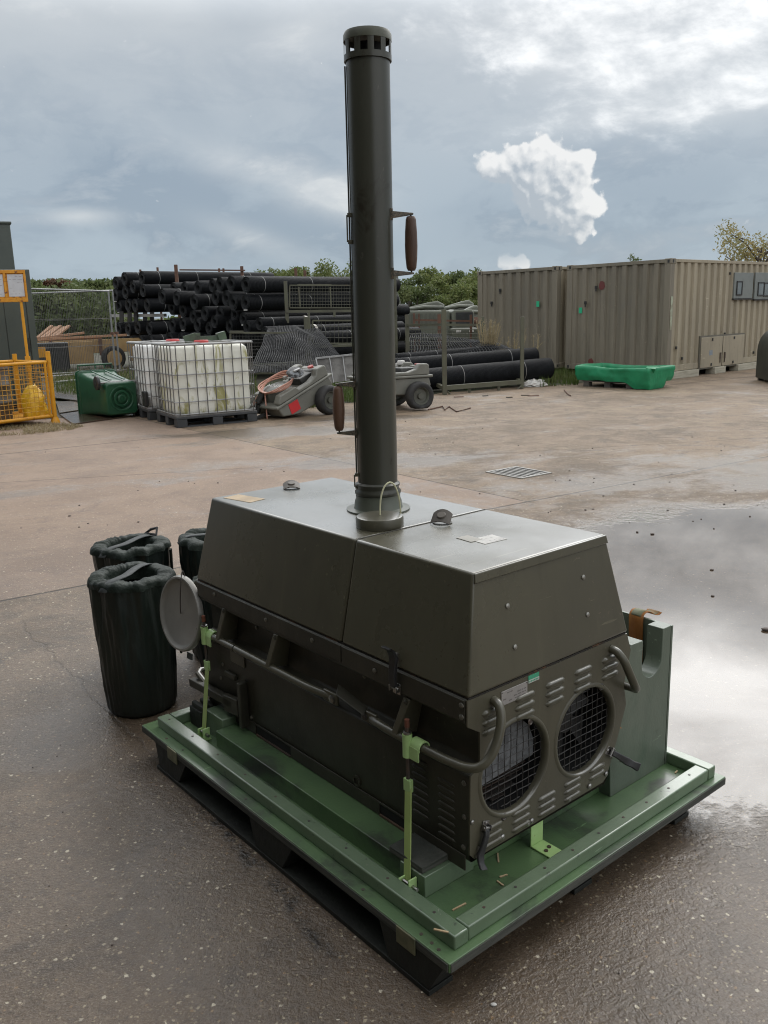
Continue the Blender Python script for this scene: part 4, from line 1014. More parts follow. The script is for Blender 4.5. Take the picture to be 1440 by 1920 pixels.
def container(label, corner, ang, L, W, side_m, end_m):
    # corner: lower near corner; local x runs along the long side, local y along the end wall
    c = root('shipping_container', label, 'container', (corner.x, corner.y, 0), ang)
    z0, z1 = ZB, ZB + H
    pw = .15
    for (x_, y_) in ((0, 0), (L - pw, 0), (0, W - pw), (L - pw, W - pw)):
        obj('corner_post', MB().box((x_, y_, z0 + .115), (x_ + pw, y_ + pw, z1 - .115)), end_m, c, bevel=.006)
        for zz in (z0, z1 - .115):
            q = obj('corner_casting', MB().box((x_ - .006, y_ - .006, zz), (x_ + pw + .03, y_ + pw + .006, zz + .114)), end_m, c, bevel=.008)
            d = MB()
            if y_ == 0:
                d.box((x_ + .05, y_ - .0075, zz + .025), (x_ + .10, y_ - .0065, zz + .09))
            if x_ == 0:
                d.box((x_ - .0075, y_ + .035, zz + .025), (x_ - .0065, y_ + .085, zz + .09))
            if d.v: objs('casting_hole', d, BLK, q)
    for y_ in (.012, W - .072):
        obj('top_rail', MB().box((pw + .031, y_, z1 - .075), (L - pw, y_ + .06, z1 - .012)), side_m, c, bevel=.004)
        obj('bottom_rail', MB().box((pw + .031, y_, z0), (L - pw, y_ + .06, z0 + .13)), side_m, c, bevel=.004)
    for x_ in (.012, L - .072):
        obj('top_rail', MB().box((x_, pw + .007, z1 - .085), (x_ + .06, W - pw - .007, z1 - .012)), end_m, c, bevel=.004)
        obj('bottom_rail', MB().box((x_, pw + .007, z0), (x_ + .06, W - pw - .007, z0 + .13)), end_m, c, bevel=.004)
    w1 = obj('side_wall', mbx(corr(L - 2 * pw, z0 + .13, z1 - .075, .052, .278), Matrix.Translation((pw, .022, 0))), side_m, c, smooth=0)
    obj('side_wall', mbx(corr(L - 2 * pw, z0 + .13, z1 - .075, .052, .278), Matrix.Translation((L - pw, W - .022, 0)) @ Matrix.Rotation(math.pi, 4, 'Z')), side_m, c, smooth=0)
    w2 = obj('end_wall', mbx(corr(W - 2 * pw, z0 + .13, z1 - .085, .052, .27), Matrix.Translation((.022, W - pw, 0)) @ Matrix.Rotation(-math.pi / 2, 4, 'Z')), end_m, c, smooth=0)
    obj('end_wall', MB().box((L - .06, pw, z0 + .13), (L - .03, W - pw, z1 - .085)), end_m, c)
    obj('roof', MB().box((.05, .05, z1 - .06), (L - .05, W - .05, z1 - .02)), end_m, c)
    obj('floor_frame', MB().box((.08, .08, z0 + .01), (L - .08, W - .08, z0 + .12)), BLK, c)
    return c, w1, w2
# near container: its near bottom corner stands at the pixel where photo shows it
k2 = at(1249, 700, 18.9)
ca = R(41); W2, W1 = 2.68, 2.52   # local y towards the left end
cont2, s2, e2 = container('tan corrugated container with grey window panels and red paint spots', k2, ca, 9.0, W2, TAN, TAN_SHADE)
ux, uy = Vector((math.cos(ca), math.sin(ca), 0)), Vector((-math.sin(ca), math.cos(ca), 0))
_k1 = Vector((k2.x, k2.y, 0)) + uy * (W2 + .22) + ux * -.08
cont1, s1, e1c = container('plain tan corrugated container behind the green tray with blue rolls before it', _k1, ca, 9.0, W1, TAN, TAN_SHADE)
cont1['label'] = 'farther tan corrugated container with one green tag and no windows'
def on_end(root_, px, py):      # point of the end wall plane seen at a pixel, in container coordinates (y, z)
    Mw = Matrix.Translation(root_.location) @ Matrix.Rotation(ca, 4, 'Z'); Mi = Mw.inverted()
    o = Mi @ Vector((0, 0, CAMH)); dr = Mi.to_3x3() @ ray(px, py); t = (.02 - o.x) / dr.x; p = o + dr * t; return p.y, p.z
def on_side(root_, px, py):
    Mw = Matrix.Translation(root_.location) @ Matrix.Rotation(ca, 4, 'Z'); Mi = Mw.inverted()
    o = Mi @ Vector((0, 0, CAMH)); dr = Mi.to_3x3() @ ray(px, py); t = (.02 - o.y) / dr.y; p = o + dr * t; return p.x, p.z
def spot(root_, px, py, r, m_, seed, name='paint_spot'):
    y_, z_ = on_end(root_, px, py); pts_ = []
    for k in range(20):
        a = k * math.pi / 10; q = r * (1 + .25 * noise.noise((math.cos(a) * 2 + seed, math.sin(a) * 2, seed))); pts_.append((y_ + q * math.cos(a) * .85, z_ + q * math.sin(a)))
    obj(name, MB().prism(pts_, .0105, .0135, axis=0), m_, root_)
spot(cont2, 1129, 535, .095, REDP, 1); spot(cont2, 1108, 679, .085, REDP, 5)
def tagbox(root_, px, py, w_, h_, m_, name):
    y_, z_ = on_end(root_, px, py); obj(name, MB().box((.0045, y_ - w_, z_ - h_), (.0095, y_ + w_, z_ + h_)), m_, root_)
for rt_, px_, py_ in ((cont2, 1089, 582), (cont1, 1009, 570)): tagbox(rt_, px_, py_, .045, .065, GRNP, 'green_tag')
for rt_, px_, py_ in ((cont2, 1119, 540), (cont2, 1099, 569), (cont1, 939, 545), (cont1, 923, 569)):
    y_, z_ = on_end(rt_, px_, py_); d = MB().box((-.02, y_ - .03, z_ - .02), (.004, y_ + .03, z_ + .05)); d.box((-.015, y_ - .018, z_ - .075), (-.006, y_ + .018, z_ - .02)); obj('wall_bracket', d, BLK, rt_, bevel=.004)
# window panels and hatch on the long side
def panel(px0, py0, px1, py1, name, m_, proud=.012):
    a_, b_ = on_side(cont2, px0, py0); c_, d_ = on_side(cont2, px1, py1)
    return (a_, d_, c_, b_), obj(name, MB().box((a_, -proud, d_), (c_, .024, b_)), m_, cont2, bevel=.004)
for px0, py0, px1, py1, wins in ((1376, 511, 1408, 559, ((1379, 527, 1388, 554),)), (1415, 511, 1460, 560, ((1419, 529, 1429, 555), (1430, 530, 1441, 556)))):
    (xa, za, xb, zb_), pn = panel(px0, py0, px1, py1, 'window_panel', GREYPNL)
    obj('panel_sill', MB().box((xa - .02, -.03, za - .03), (xb + .02, .02, za - .003)), BLK, pn)
    for q0, r0_, q1, r1_ in wins:
        a_, b_ = on_side(cont2, q0, r0_); c_, d_ = on_side(cont2, q1, r1_)
        f_ = MB().box((a_, -.030, d_), (a_ + .03, -.0125, b_)); f_.box((c_ - .03, -.030, d_), (c_, -.0125, b_)); f_.box((a_ + .03, -.030, d_), (c_ - .03, -.0125, d_ + .03)); f_.box((a_ + .03, -.030, b_ - .03), (c_ - .03, -.0125, b_))
        fr = obj('window_frame', f_, BLK, pn); obj('pane', MB().box((a_ + .031, -.020, d_ + .031), (c_ - .031, -.0128, b_ - .031)), GLASS, fr)
xa, zt1 = on_side(cont2, 1312, 633); xb, zb1 = on_side(cont2, 1389, 690); xm = on_side(cont2, 1351, 660)[0]
zb1 = zt1 - .68
obj('hatch_frame', MB().box((xa - .03, -.010, zb1 - .03), (xb + .03, .024, zt1 + .035)), mat('hatch_frame', (.12, .11, .085), None, .6), cont2)
for q0, q1, hs in ((xa, xm - .01, 1), (xm + .01, xb, -1)):
    dr_ = obj('hatch_door', MB().box((q0 + .01, -.026, zb1), (q1 - .005, -.0105, zt1)), TAN, cont2, bevel=.006)
    hx_ = (q1 - .09) if hs > 0 else (q0 + .09)
    obj('hatch_handle', MB().box((hx_ - .022, -.048, zb1 + .17), (hx_ + .022, -.0265, zb1 + .31)).box((hx_ - .012, -.044, zb1 + .08), (hx_ + .012, -.0265, zb1 + .17)), mat('rusty_handle', (.07, .05, .035), None, .6), dr_)
    mid_ = (q0 + q1) / 2
    d = MB()
    for zz_ in (zb1 + .03, zt1 - .09): d.box((mid_ - .022, -.040, zz_), (mid_ + .022, -.0265, zz_ + .06))
    objs('hatch_catch', d, BLK, dr_)
    if hs > 0: obj('hatch_notice', MB().box((mid_ - .11, -.0285, zb1 + .27), (mid_ + .04, -.0265, zb1 + .38)), mat('blue_notice', (.16, .20, .24), (.24, .26, .27), .5, .1, 30), dr_)
for px_, py_ in ((1412, 661), (1267, 652), (1278, 672), (1358, 626), (1368, 513)):
    x_, z_ = on_side(cont2, px_, py_); obj('side_fitting', MB().box((x_ - .022, -.008, z_ - .03), (x_ + .022, .022, z_ + .03)), BLK, cont2, bevel=.004)
obj('chalk_mark', MB().box((.04, -.0092, 1.05), (.12, -.0068, 1.75)), mat('pale_scrape', (.34, .37, .27), (.26, .25, .18), .6, .1, 8, lo=.45, hi=.55), cont2)
# timber bearers below the container
for i, (x0, x1, lab) in enumerate(((-.05, 1.25, 'pale timber bearer under the near corner of the windowed container'), (1.95, 2.45, 'short pale timber bearer under the hatch of the windowed container'), (3.05, 4.3, 'pale timber bearer under the right part of the windowed container'), )):
    o = obj('timber_bearer', MB().box((0, -.07, .0005), (x1 - x0, .16, .152)), TIMB, None, bevel=.005)
    p = Vector((k2.x, k2.y, 0)) + ux * x0; o.location = p; o.rotation_euler = (0, 0, ca); tag(o, lab, 'timber bearer', 'bearers under the windowed container')
for i, lab in ((0, 'timber bearer hidden behind the green tray under the windowed container end'), (1, 'timber bearer under the plain tan container')):
    o = obj('timber_bearer', MB().box((.1, .35, .0005), (.3, 2.2, .155)), TIMB, None, bevel=.005); o.location = cont2.location if i == 0 else cont1.location; o.rotation_euler = (0, 0, ca); tag(o, lab, 'timber bearer', 'bearers under the windowed container')

# ------------------------------------------------------------------ green plastic spill tray on a pallet
TRAY = mat('green_tarpaulin', (.010, .225, .095), (.008, .175, .072), .5, .1, 4, bump=.5, bscale=16)
tL, tR = gp(1083, 724), gp(1212, 731); ta = math.atan2(tR.y - tL.y, tR.x - tL.x)
tl = (tR - tL).length
tp_ = root('wooden_pallet', 'low wooden pallet under the bright green tarpaulin tray', 'pallet', tL, ta)
PALW = mat('grey_pallet_wood', (.085, .075, .062), (.05, .045, .04), .75, .05, 5, stretch=(1, 4, 4))
for k in range(3):
    for q in range(2): obj('pallet_block', MB().box((.12 + k * .50, .03 + q * .8, .001), (.25 + k * .50, .15 + q * .8, .10)), PALW, tp_)
for q in range(4): obj('deck_board', MB().box((.08, .02 + q * .26, .1005), (tl - .15, .17 + q * .26, .122)), PALW, tp_)
for q in range(2): obj('bottom_board', MB().box((.1, .04 + q * .8, .0003), (tl - .2, .14 + q * .8, .0009)), PALW, tp_)
tr = root('spill_tray', 'bright green sagging tarpaulin tray on a low pallet by the containers', 'spill tray', tL, ta)
# sagging rectangular basin: outer skirt, rounded rim, inside
NX, NY = 26, 12
def rim(s_):       # closed outline around the tray, s 0..1
    per = [(0, 0), (tl + .06, -.06), (tl + .06, .80), (0, .84), (0, 0)]
    ls = [math.hypot(per[i + 1][0] - per[i][0], per[i + 1][1] - per[i][1]) for i in range(4)]; tot = sum(ls); q = s_ * tot
    for i in range(4):
        if q <= ls[i] or i == 3:
            t = q / ls[i]; return per[i][0] + (per[i + 1][0] - per[i][0]) * t, per[i][1] + (per[i + 1][1] - per[i][1]) * t
        q -= ls[i]
N = 120; rows = []
prof = [(-.00, .13), (-.025, .20), (-.035, .25), (-.03, .30), (-.04, .345), (-.045, .40), (-.02, .425), (.03, .42), (.06, .36), (.07, .14)]
vs = []
for j, (off, z_) in enumerate(prof):
    for i in range(N):
        s_ = i / N; x_, y_ = rim(s_); cx_, cy_ = (tl + .06) / 2, .5
        nx_, ny_ = x_ - cx_, y_ - cy_; nl = math.hypot(nx_ / cx_, ny_ / cy_) or 1
        k_ = -off
        x2 = x_ + (nx_ / cx_) * k_; y2 = y_ + (ny_ / cy_) * k_
        w = noise.noise((x_ * 2.1, y_ * 2.1, j * .25)) * .035 + (abs(noise.noise((x_ * 5.5, y_ * 5.5, j * .5))) - .2) * .03
        zz = z_
        front_sag = max(0, x_ - tl * .72) / (tl * .28 + .06) if y_ < .5 else 0
        if j <= 2: zz = z_ - .125 * min(1, front_sag * 2.2) + (noise.noise((x_ * 3, y_, 4)) * .02 if j == 0 else 0)
        if 3 <= j <= 8: zz = z_ + .030 * noise.noise((x_ * 1.6, y_ * 1.6, 3)) - .06 * math.sin(min(1, x_ / (tl + .06)) * math.pi) * (j > 4) * .4
        vs.append((x2 + w * .5, y2 + w, max(.006, zz)))
fs = []
for j in range(len(prof) - 1):
    for i in range(N):
        l = (i + 1) % N; fs.append((j * N + i, j * N + l, (j + 1) * N + l, (j + 1) * N + i))
fs.append(tuple((len(prof) - 1) * N + i for i in range(N)))
obj('basin', MB().add(vs, fs), TRAY, tr, smooth=180)
obj('tray_tag', MB().box((tl * .55, -.061, .31), (tl * .55 + .07, -.057, .36)), PAPER, tr)
d = MB()
d.add([(tl + .04, -.10, .42), (tl + .18, .0, .40), (tl + .06, .1, .28), (tl + .0, -.06, .25), (tl + .14, .12, .44), (tl - .06, .08, .44)], [(0, 1, 2, 3), (0, 4, 1), (0, 5, 4)])
obj('folded_corner', d, TRAY, tr, smooth=0)

# ------------------------------------------------------------------ dark green trailer end at the right edge
DG = mat('dark_green_cover', (.026, .031, .024), (.020, .024, .019), .5, .1, 3)
bR = gp(1424, 721) + Vector((.22, 0, 0))
et = root('equipment_trailer', 'dark green rounded equipment trailer body cut by the right edge', 'trailer', bR, R(-8))
pts_ = [(0, .05), (0, .62)] + [(.30 - .30 * math.cos(t), .62 + .42 * math.sin(t)) for t in [k * math.pi / 2 / 8 for k in range(1, 9)]] + [(1.5, 1.04), (1.5, .05)]
obj('body', MB().prism(pts_, 0, 1.1, axis=1), DG, et, bevel=.015)
obj('lower_skirt', MB().box((-.012, -.012, .05), (1.5, -.0005, .34)), DG, et, bevel=.004)
obj('grab_handle', MB().tube([(.05, -.03, .16), (.05, -.06, .18), (.05, -.06, .28), (.05, -.03, .30)], .008, 6), OLIVE, et)
obj('lifting_eye', MB().box((.10, .2, 1.0), (.34, .4, 1.16)).box((.06, .18, 1.161), (.40, .42, 1.19)), BLK, et, bevel=.008)
objs('foot', MB().box((.02, .05, .001), (.12, .15, .051)).box((1.2, .05, .001), (1.3, .15, .051)).box((.02, .9, .001), (.12, 1.0, .051)), BLK, et)

# ------------------------------------------------------------------ IBC tanks
CAGE = mat('galvanised_cage', (.33, .33, .325), (.25, .25, .25), .42, .1, 9, metal=.35)
CAGED = mat('weathered_cage', (.16, .155, .15), (.11, .105, .10), .5, .1, 9, metal=.3)
TANK = mat('stained_white_tank', (.78, .77, .69), (.70, .69, .60), .42, .1, 2.0, c3=(.36, .34, .14), s3=3.6, lo3=.50, hi3=.63, stretch=(1.6, 1.6, .55))
TANKC = mat('clean_white_tank', (.82, .82, .79), (.75, .75, .72), .42, .1, 2.0, c3=(.42, .42, .33), s3=5, lo3=.62, hi3=.8)
PLP = mat('black_plastic_pallet', (.030, .032, .034), (.045, .047, .05), .6, .1, 6)
def ibc(label, loc, rz, tank_m, stained):
    t = root('ibc_tank', label, 'liquid tank', loc, rz, 'caged liquid tanks')
    t.scale = (1.05, 1.08, 1.08)
    p = None
    for x_ in (-.6, -.075, .45):
        for y_ in (-.5, -.07, .36):
            q = obj('pallet_foot', MB().box((x_, y_, .001), (x_ + .15, y_ + .14, .112)), PLP, t, bevel=.006)
    obj('pallet_deck', MB().box((-.605, -.505, .1125), (.605, .505, .142)), PLP, t, bevel=.006)
    d = MB()
    for y_ in (-.50, -.07, .36): d.box((-.6, y_ + .01, .0005), (.6, y_ + .13, .02))
    objs('pallet_runner', d, PLP, t)
    obj('base_sheet', MB().box((-.6, -.5, .1425), (.6, .5, .158)), CAGED, t, bevel=.003)
    # rounded tank with shallow vertical panels
    prof = [(.30, .16), (.92, .165), (.965, .20), (.975, .30), (.978, .60), (.975, .98), (.955, 1.05), (.88, 1.09), (.5, 1.105), (.14, 1.11)]
    NS = 96; vs = []
    for rr, z_ in prof:
        for k in range(NS):
            a = 2 * math.pi * k / NS; ca_, sa = math.cos(a), math.sin(a); n_ = 9.0
            u = (abs(ca_) ** n_ + abs(sa) ** n_) ** (-1 / n_); x_, y_ = ca_ * u * .575 * rr, sa * u * .475 * rr
            if .2 < z_ < 1.04:
                if abs(x_) < .5: y_ *= 1 - .018 * (.5 + .5 * math.cos(x_ * 2 * math.pi / .26)) ** 3
                if abs(y_) < .4: x_ *= 1 - .014 * (.5 + .5 * math.cos(y_ * 2 * math.pi / .26)) ** 3
            vs.append((x_, y_, z_))
    fs = [tuple(range(NS))[::-1]]
    for i in range(len(prof) - 1):
        for k in range(NS):
            l = (k + 1) % NS; fs.append((i * NS + k, i * NS + l, (i + 1) * NS + l, (i + 1) * NS + k))
    fs.append(tuple((len(prof) - 1) * NS + k for k in range(NS)))
    obj('tank', MB().add(vs, fs), tank_m, t, smooth=50)
    obj('filler_cap', MB().lathe([(.10, 1.108), (.105, 1.112), (.105, 1.145), (.095, 1.155), (.0001, 1.157)], 20, Matrix.Translation((0, 0, 0))), mat('red_cap', (.50, .05, .05), (.42, .05, .05), .45), t, smooth=40)
    # tube cage
    d = MB(); hx_, hy_ = .595, .495; bw = .016
    def ring(z_, r_=.009):
        c_ = .05; pts = [(-hx_ + c_, -hy_, z_), (hx_ - c_, -hy_, z_), (hx_, -hy_ + c_, z_), (hx_, hy_ - c_, z_), (hx_ - c_, hy_, z_), (-hx_ + c_, hy_, z_), (-hx_, hy_ - c_, z_), (-hx_, -hy_ + c_, z_)]
        d.tube(pts, r_, 6, closed=True)
    for z_ in (.345, .53, .715, .90): ring(z_)
    ring(.175, .011)
    cg = objs('cage_hoop', d, CAGE, t)
    d = MB()
    for k in range(9):
        x_ = -.545 + k * 1.09 / 8
        for y_ in (-hy_ - .006, hy_ + .006): d.tube([(x_, y_, .16), (x_, y_, 1.10)], .0075, 6)
    for k in range(7):
        y_ = -.44 + k * .88 / 6
        for x_ in (-hx_ - .006, hx_ + .006): d.tube([(x_, y_, .16), (x_, y_, 1.10)], .0075, 6)
    objs('cage_upright', d, CAGED, t)
    d = MB()
    c_ = .03; z_ = 1.115
    d.tube([(-hx_ + c_, -hy_, z_), (hx_ - c_, -hy_, z_), (hx_, -hy_ + c_, z_), (hx_, hy_ - c_, z_), (hx_ - c_, hy_, z_), (-hx_ + c_, hy_, z_), (-hx_, hy_ - c_, z_), (-hx_, -hy_ + c_, z_)], .016, 8, closed=True)
    obj('top_rim', d, CAGE, t)
    d = MB()
    for x_ in (-.2, .25): d.box((x_ - .02, -hy_, 1.133), (x_ + .02, hy_, 1.139))
    objs('top_bar', d, CAGE, t)
    if not stained:
        d = MB().box((-.50 , 0, 0), (-.45, .1, .1)) if False else MB().box((-.634, -.47, .20), (-.585, -.30, .42)); obj('valve_recess', d, BLK, t, bevel=.01)
    return t
pn, pr_ = gp(333, 803), gp(478, 790)
fd = (pr_ - pn).normalized(); ia = math.atan2(fd.y, fd.x)
bd = Vector((-fd.y, fd.x, 0))
sc_i = (pr_ - pn).length / 1.2
c1 = pn + fd * .63 + bd * .54
ibc('front caged white liquid tank with green algae stains on black pallet', c1, ia, TANK, True)
c2i = c1 + bd * 1.30 + fd * -.06
ibc('cleaner caged white liquid tank half hidden behind the stained one', c2i, ia, TANKC, False)
# green steel channel offcuts on the tanks
GST = mat('green_steel', (.055, .085, .05), (.04, .06, .038), .45, .1, 8)
def on_plane(px, py, z): return gp(px, py, z)
q0 = gp(362, 637, 1.25); q1 = gp(402, 637, 1.17)
ch = root('steel_channel', 'green steel channel with two angled plates lying on the tank tops', 'steel channel', q0, ia)
d = MB().box((-.05, -.06, -.02), (.42, .0, .05)); obj('channel_bar', d, GST, ch)
obj('angle_plate', MB().box((-.16, -.09, -.03), (.04, -.07, .10), Matrix.Rotation(R(-14), 4, 'Y')), GST, ch); obj('angle_plate', MB().box((.0, -.065, .051), (.10, .05, .10)), GST, ch)
obj('angle_plate', MB().box((-.05, -.10, .0), (.08, .0, .12), Matrix.Translation((.44, 0, -.02)) @ Matrix.Rotation(R(-14), 4, 'Y')), GST, ch)

# ------------------------------------------------------------------ wheelie bin on its front, sheets under it
BIN = mat('green_bin_plastic', (.014, .075, .034), (.011, .058, .027), .34, .08, 2, bump=.03, bscale=30)
by = Vector((0, 0, 1)); bz = Vector((-.60, .80, .03)).normalized(); bx = by.cross(bz).normalized(); by = bz.cross(bx).normalized()
bc = gp(229, 786); bc = Vector((bc.x, bc.y + .10, .325))
Mb = Matrix.Translation(bc) @ Matrix((bx, by, bz)).transposed().to_4x4()
bn = root('wheelie_bin', 'green wheelie bin lying on its front with wheels in the air', 'wheelie bin', bc, 0); ORG[bn.name] = Vector((0, 0, 0)); bn.matrix_world = Mb @ Matrix.Scale(1.14, 4)
def rr(hw_, hd_, c_, z_, yo=0):
    out = []
    for sx, sy, a0 in ((1, 1, 0), (-1, 1, 90), (-1, -1, 180), (1, -1, 270)):
        for k in range(5):
            a = R(a0 + k * 22.5); out.append(((hw_ - c_) * sx + c_ * math.cos(a), (hd_ - c_) * sy + c_ * math.sin(a) + yo, z_))
    return out
rows = [rr(.215, .215, .05, .0), rr(.235, .235, .06, .03), rr(.245, .25, .06, .30, .0), rr(.265, .285, .06, .72, -.005), rr(.285, .325, .06, .93, -.01), rr(.30, .345, .05, .935, -.01), rr(.30, .345, .05, .99, -.01)]
n = len(rows[0]); vs = [q for r_ in rows for q in r_]; fs = [tuple(range(n))[::-1]]
for i in range(len(rows) - 1):
    for k in range(n): l = (k + 1) % n; fs.append((i * n + k, i * n + l, (i + 1) * n + l, (i + 1) * n + k))
obj('bin_body', MB().add(vs, fs), BIN, bn, bevel=.006, smooth=50)
obj('base_rings', MB().lathe([(.03, -.004), (.055, -.004), (.06, .0), (.085, .0), (.09, -.006), (.115, -.006), (.12, .0), (.15, .0), (.155, -.005), (.175, -.005), (.18, .001)], 40), BIN, bn, smooth=50)
obj('lid', MB().add([q for q in rr(.31, .355, .05, .992, -.01)] + [q for q in rr(.31, .355, .05, 1.02, -.01)] + [q for q in rr(.25, .29, .05, 1.06, -.01)],
    [tuple(range(n))[::-1]] + [(i * n + k, i * n + (k + 1) % n, (i + 1) * n + (k + 1) % n, (i + 1) * n + k) for i in range(2) for k in range(n)] + [tuple(2 * n + k for k in range(n))]), BIN, bn, smooth=40)
obj('lid_handle', MB().tube([(-.26, .36, 1.0), (-.26, .42, 1.01), (.26, .42, 1.01), (.26, .36, 1.0)], .014, 8).tube([(0, .36, 1.0), (0, .42, 1.01)], .012, 6).tube([(-.14, .36, 1.0), (-.14, .42, 1.01)], .010, 6), BIN, bn)
ax = obj('axle', MB().cyl((-.30, .235, .075), (.30, .235, .075), .011, seg=10), CAGE, bn)
for s_ in (-1, 1):
    mm = Matrix.Translation((s_ * .315, .235, .075)) @ Matrix.Rotation(R(90), 4, 'Y')
    wh = obj('wheel', MB().lathe([(.03, -.022), (.085, -.024), (.098, -.016), (.10, 0), (.098, .016), (.085, .024), (.03, .022)], 28, mm), RUBBER, bn, smooth=50)
    obj('hub', MB().lathe([(.0001, -.026), (.03, -.026), (.03, .026), (.0001, .026)], 14, mm), mat('hub_black', (.03, .03, .03), None, .4), wh)
objs('back_rib', MB().bar((.10, .262, .12), (.10, .335, .88), .03, .014, up=(0, 1, 0)).bar((-.10, .262, .12), (-.10, .335, .88), .03, .014, up=(0, 1, 0)), BIN, bn, bevel=.004)
obj('bin_sticker', MB().box((-.2855, -.10, .86), (-.2845, -.03, .91)), PAPER, bn)
SHEET = mat('wet_brown_sheet', (.075, .050, .034), (.055, .038, .028), .18, .10, 3, bump=.04, bscale=20, c3=(.10, .075, .055), s3=6)
def sheet(pts, z_, th, label, m_=SHEET):
    P = [gp(px_, py_) for px_, py_ in pts]; c_ = sum(P, Vector((0, 0, 0))) / len(P)
    o = obj('plywood_sheet', MB().prism([(p.x - c_.x, p.y - c_.y) for p in P], 0, th), m_, None, bevel=.002); o.location = (c_.x, c_.y, z_); tag(o, label, 'board', 'boards on the verge')
sheet([(112, 779), (137, 797), (272, 778), (250, 766), (170, 770)], .006, .018, 'wet brown plywood sheet under the bottom end of the green bin')
sheet([(105, 757), (112, 778), (170, 769), (232, 762), (200, 752)], .026, .016, 'shiny wet board partly under the green bin side', mat('wet_grey_sheet', (.16, .13, .105), (.12, .10, .08), .12, .06, 3))
sheet([(100, 742), (104, 751), (205, 765), (230, 757)], .046, .018, 'narrow brown board lying behind the green bin')

# ------------------------------------------------------------------ yellow cage stillage with notice board
YEL = mat('yellow_paint', (.62, .29, .012), (.54, .24, .01), .45, .1, 5, c3=(.20, .075, .025), s3=9, lo3=.62, hi3=.70)
YELB = mat('yellow_rusty_frame', (.60, .27, .015), (.5, .2, .01), .5, .1, 5, c3=(.16, .055, .02), s3=7, lo3=.54, hi3=.60)
P0 = gp(104, 793); ya = math.atan2(-.78, -.62)
fx = Vector((-.62, -.78, 0)).normalized(); dx_ = Vector((-.78, .62, 0)).normalized()
cgm = root('mesh_cage', 'yellow mesh cage stillage holding a drum and a yellow sack', 'mesh cage', P0, math.atan2(fx.y, fx.x))   # local x along the front to the left, local -y backwards
LX, DY = 1.6, 1.0
def yv(x_, y_, z_): return (x_, -y_, z_)
def post(x_, y_, z1_, foot=True):
    o = obj('post', MB().tube([yv(x_, y_, .05), yv(x_, y_, z1_)], .036, 12), YEL, cgm)
    obj('post_foot', MB().lathe([(.075, .0008), (.070, .03), (.050, .085), (.045, .10)], 14, Matrix.Translation(yv(x_, y_, 0))), YEL, o, smooth=50)
post(0, 0, 1.13); post(LX, 0, 1.13); post(0, DY, 1.08); post(LX, DY, 1.08)
for z_ in (.12, .965):
    for a_, b_ in (((0.05, -.01), (LX - .05, -.01)), ((.05, DY), (LX - .05, DY))): obj('rail', MB().tube([yv(a_[0], a_[1], z_), yv(b_[0], b_[1], z_)], .026, 10), YEL, cgm)
    for x_ in (0, LX): obj('rail', MB().tube([yv(x_, .05, z_), yv(x_, DY - .05, z_)], .022, 10), YEL, cgm)
obj('inner_post', MB().tube([yv(.085, -.02, .13), yv(.085, -.02, .96)], .020, 10), YEL, cgm)
def wires(o_, u_, v_, lu, lv, nu, nv, r_):
    d = MB(); o_, u_, v_ = Vector(o_), Vector(u_), Vector(v_)
    for k in range(nu + 1): d.tube([o_ + u_ * (lu * k / nu), o_ + u_ * (lu * k / nu) + v_ * lv], r_, 4)
    for k in range(nv + 1): d.tube([o_ + v_ * (lv * k / nv), o_ + v_ * (lv * k / nv) + u_ * lu], r_, 4)
    return d
YELW = mat('yellow_wire', (.50, .26, .03), (.42, .21, .03), .5)
obj('mesh_panel', wires((.1, .01, .14), (1, 0, 0), (0, 0, 1), LX - .15, .81, 20, 11, .0042), YELW, cgm)
obj('mesh_panel', wires((.05, -DY + .01, .14), (1, 0, 0), (0, 0, 1), LX - .1, .81, 16, 9, .0042), YELW, cgm)
obj('mesh_panel', wires((0, -.05, .14), (0, -1, 0), (0, 0, 1), DY - .1, .81, 11, 11, .0042), YELW, cgm)
obj('floor_plate', MB().box((.02, -DY + .02, .085), (LX - .02, -.02, .10)), YEL, cgm)
# contents
Mc = Matrix.Translation(P0) @ Matrix.Rotation(math.atan2(fx.y, fx.x), 4, 'Z')
sk = root('yellow_sack', 'crumpled yellow plastic sack inside the yellow mesh cage', 'sack', Mc @ Vector((.16, -.30, .101)), 0); sk.scale = (.78, .78, .80)
vs = []; NS, NR = 40, 16
for i in range(NR + 1):
    u = i / NR; z_ = .62 * u; r_ = .24 * (1 - .12 * u) if u < .6 else .24 * (.93 - 1.5 * (u - .6))
    for k in range(NS):
        a = 2 * math.pi * k / NS; ca_, sa = math.cos(a), math.sin(a)
        q = max(.03, r_ + .05 * noise.noise((ca_ * 2.5, sa * 2.5, z_ * 5)) + .02 * noise.noise((ca_ * 7, sa * 7, z_ * 14)))
        vs.append((q * ca_, q * sa, z_ + .05 * noise.noise((ca_ * 3, sa * 3, 7)) * u))
fs = [tuple(range(NS))[::-1]] + [(i * NS + k, i * NS + (k + 1) % NS, (i + 1) * NS + (k + 1) % NS, (i + 1) * NS + k) for i in range(NR) for k in range(NS)] + [tuple(NR * NS + k for k in range(NS))]
obj('sack_body', MB().add(vs, fs), mat('yellow_plastic', (.70, .42, .02), (.60, .36, .02), .35, .08, 8), sk, smooth=180)
dm_ = root('steel_drum', 'dark grey ribbed drum with lid inside the yellow mesh cage', 'drum', Mc @ Vector((.72, -.55, .101)), 0)
obj('drum_body', MB().lathe([(.28, 0), (.285, .02), (.285, .25), (.295, .26), (.295, .28), (.285, .29), (.285, .52), (.295, .53), (.295, .55), (.285, .56), (.285, .78)], 40), mat('drum_grey', (.085, .075, .062), (.06, .055, .048), .45), dm_, smooth=50)
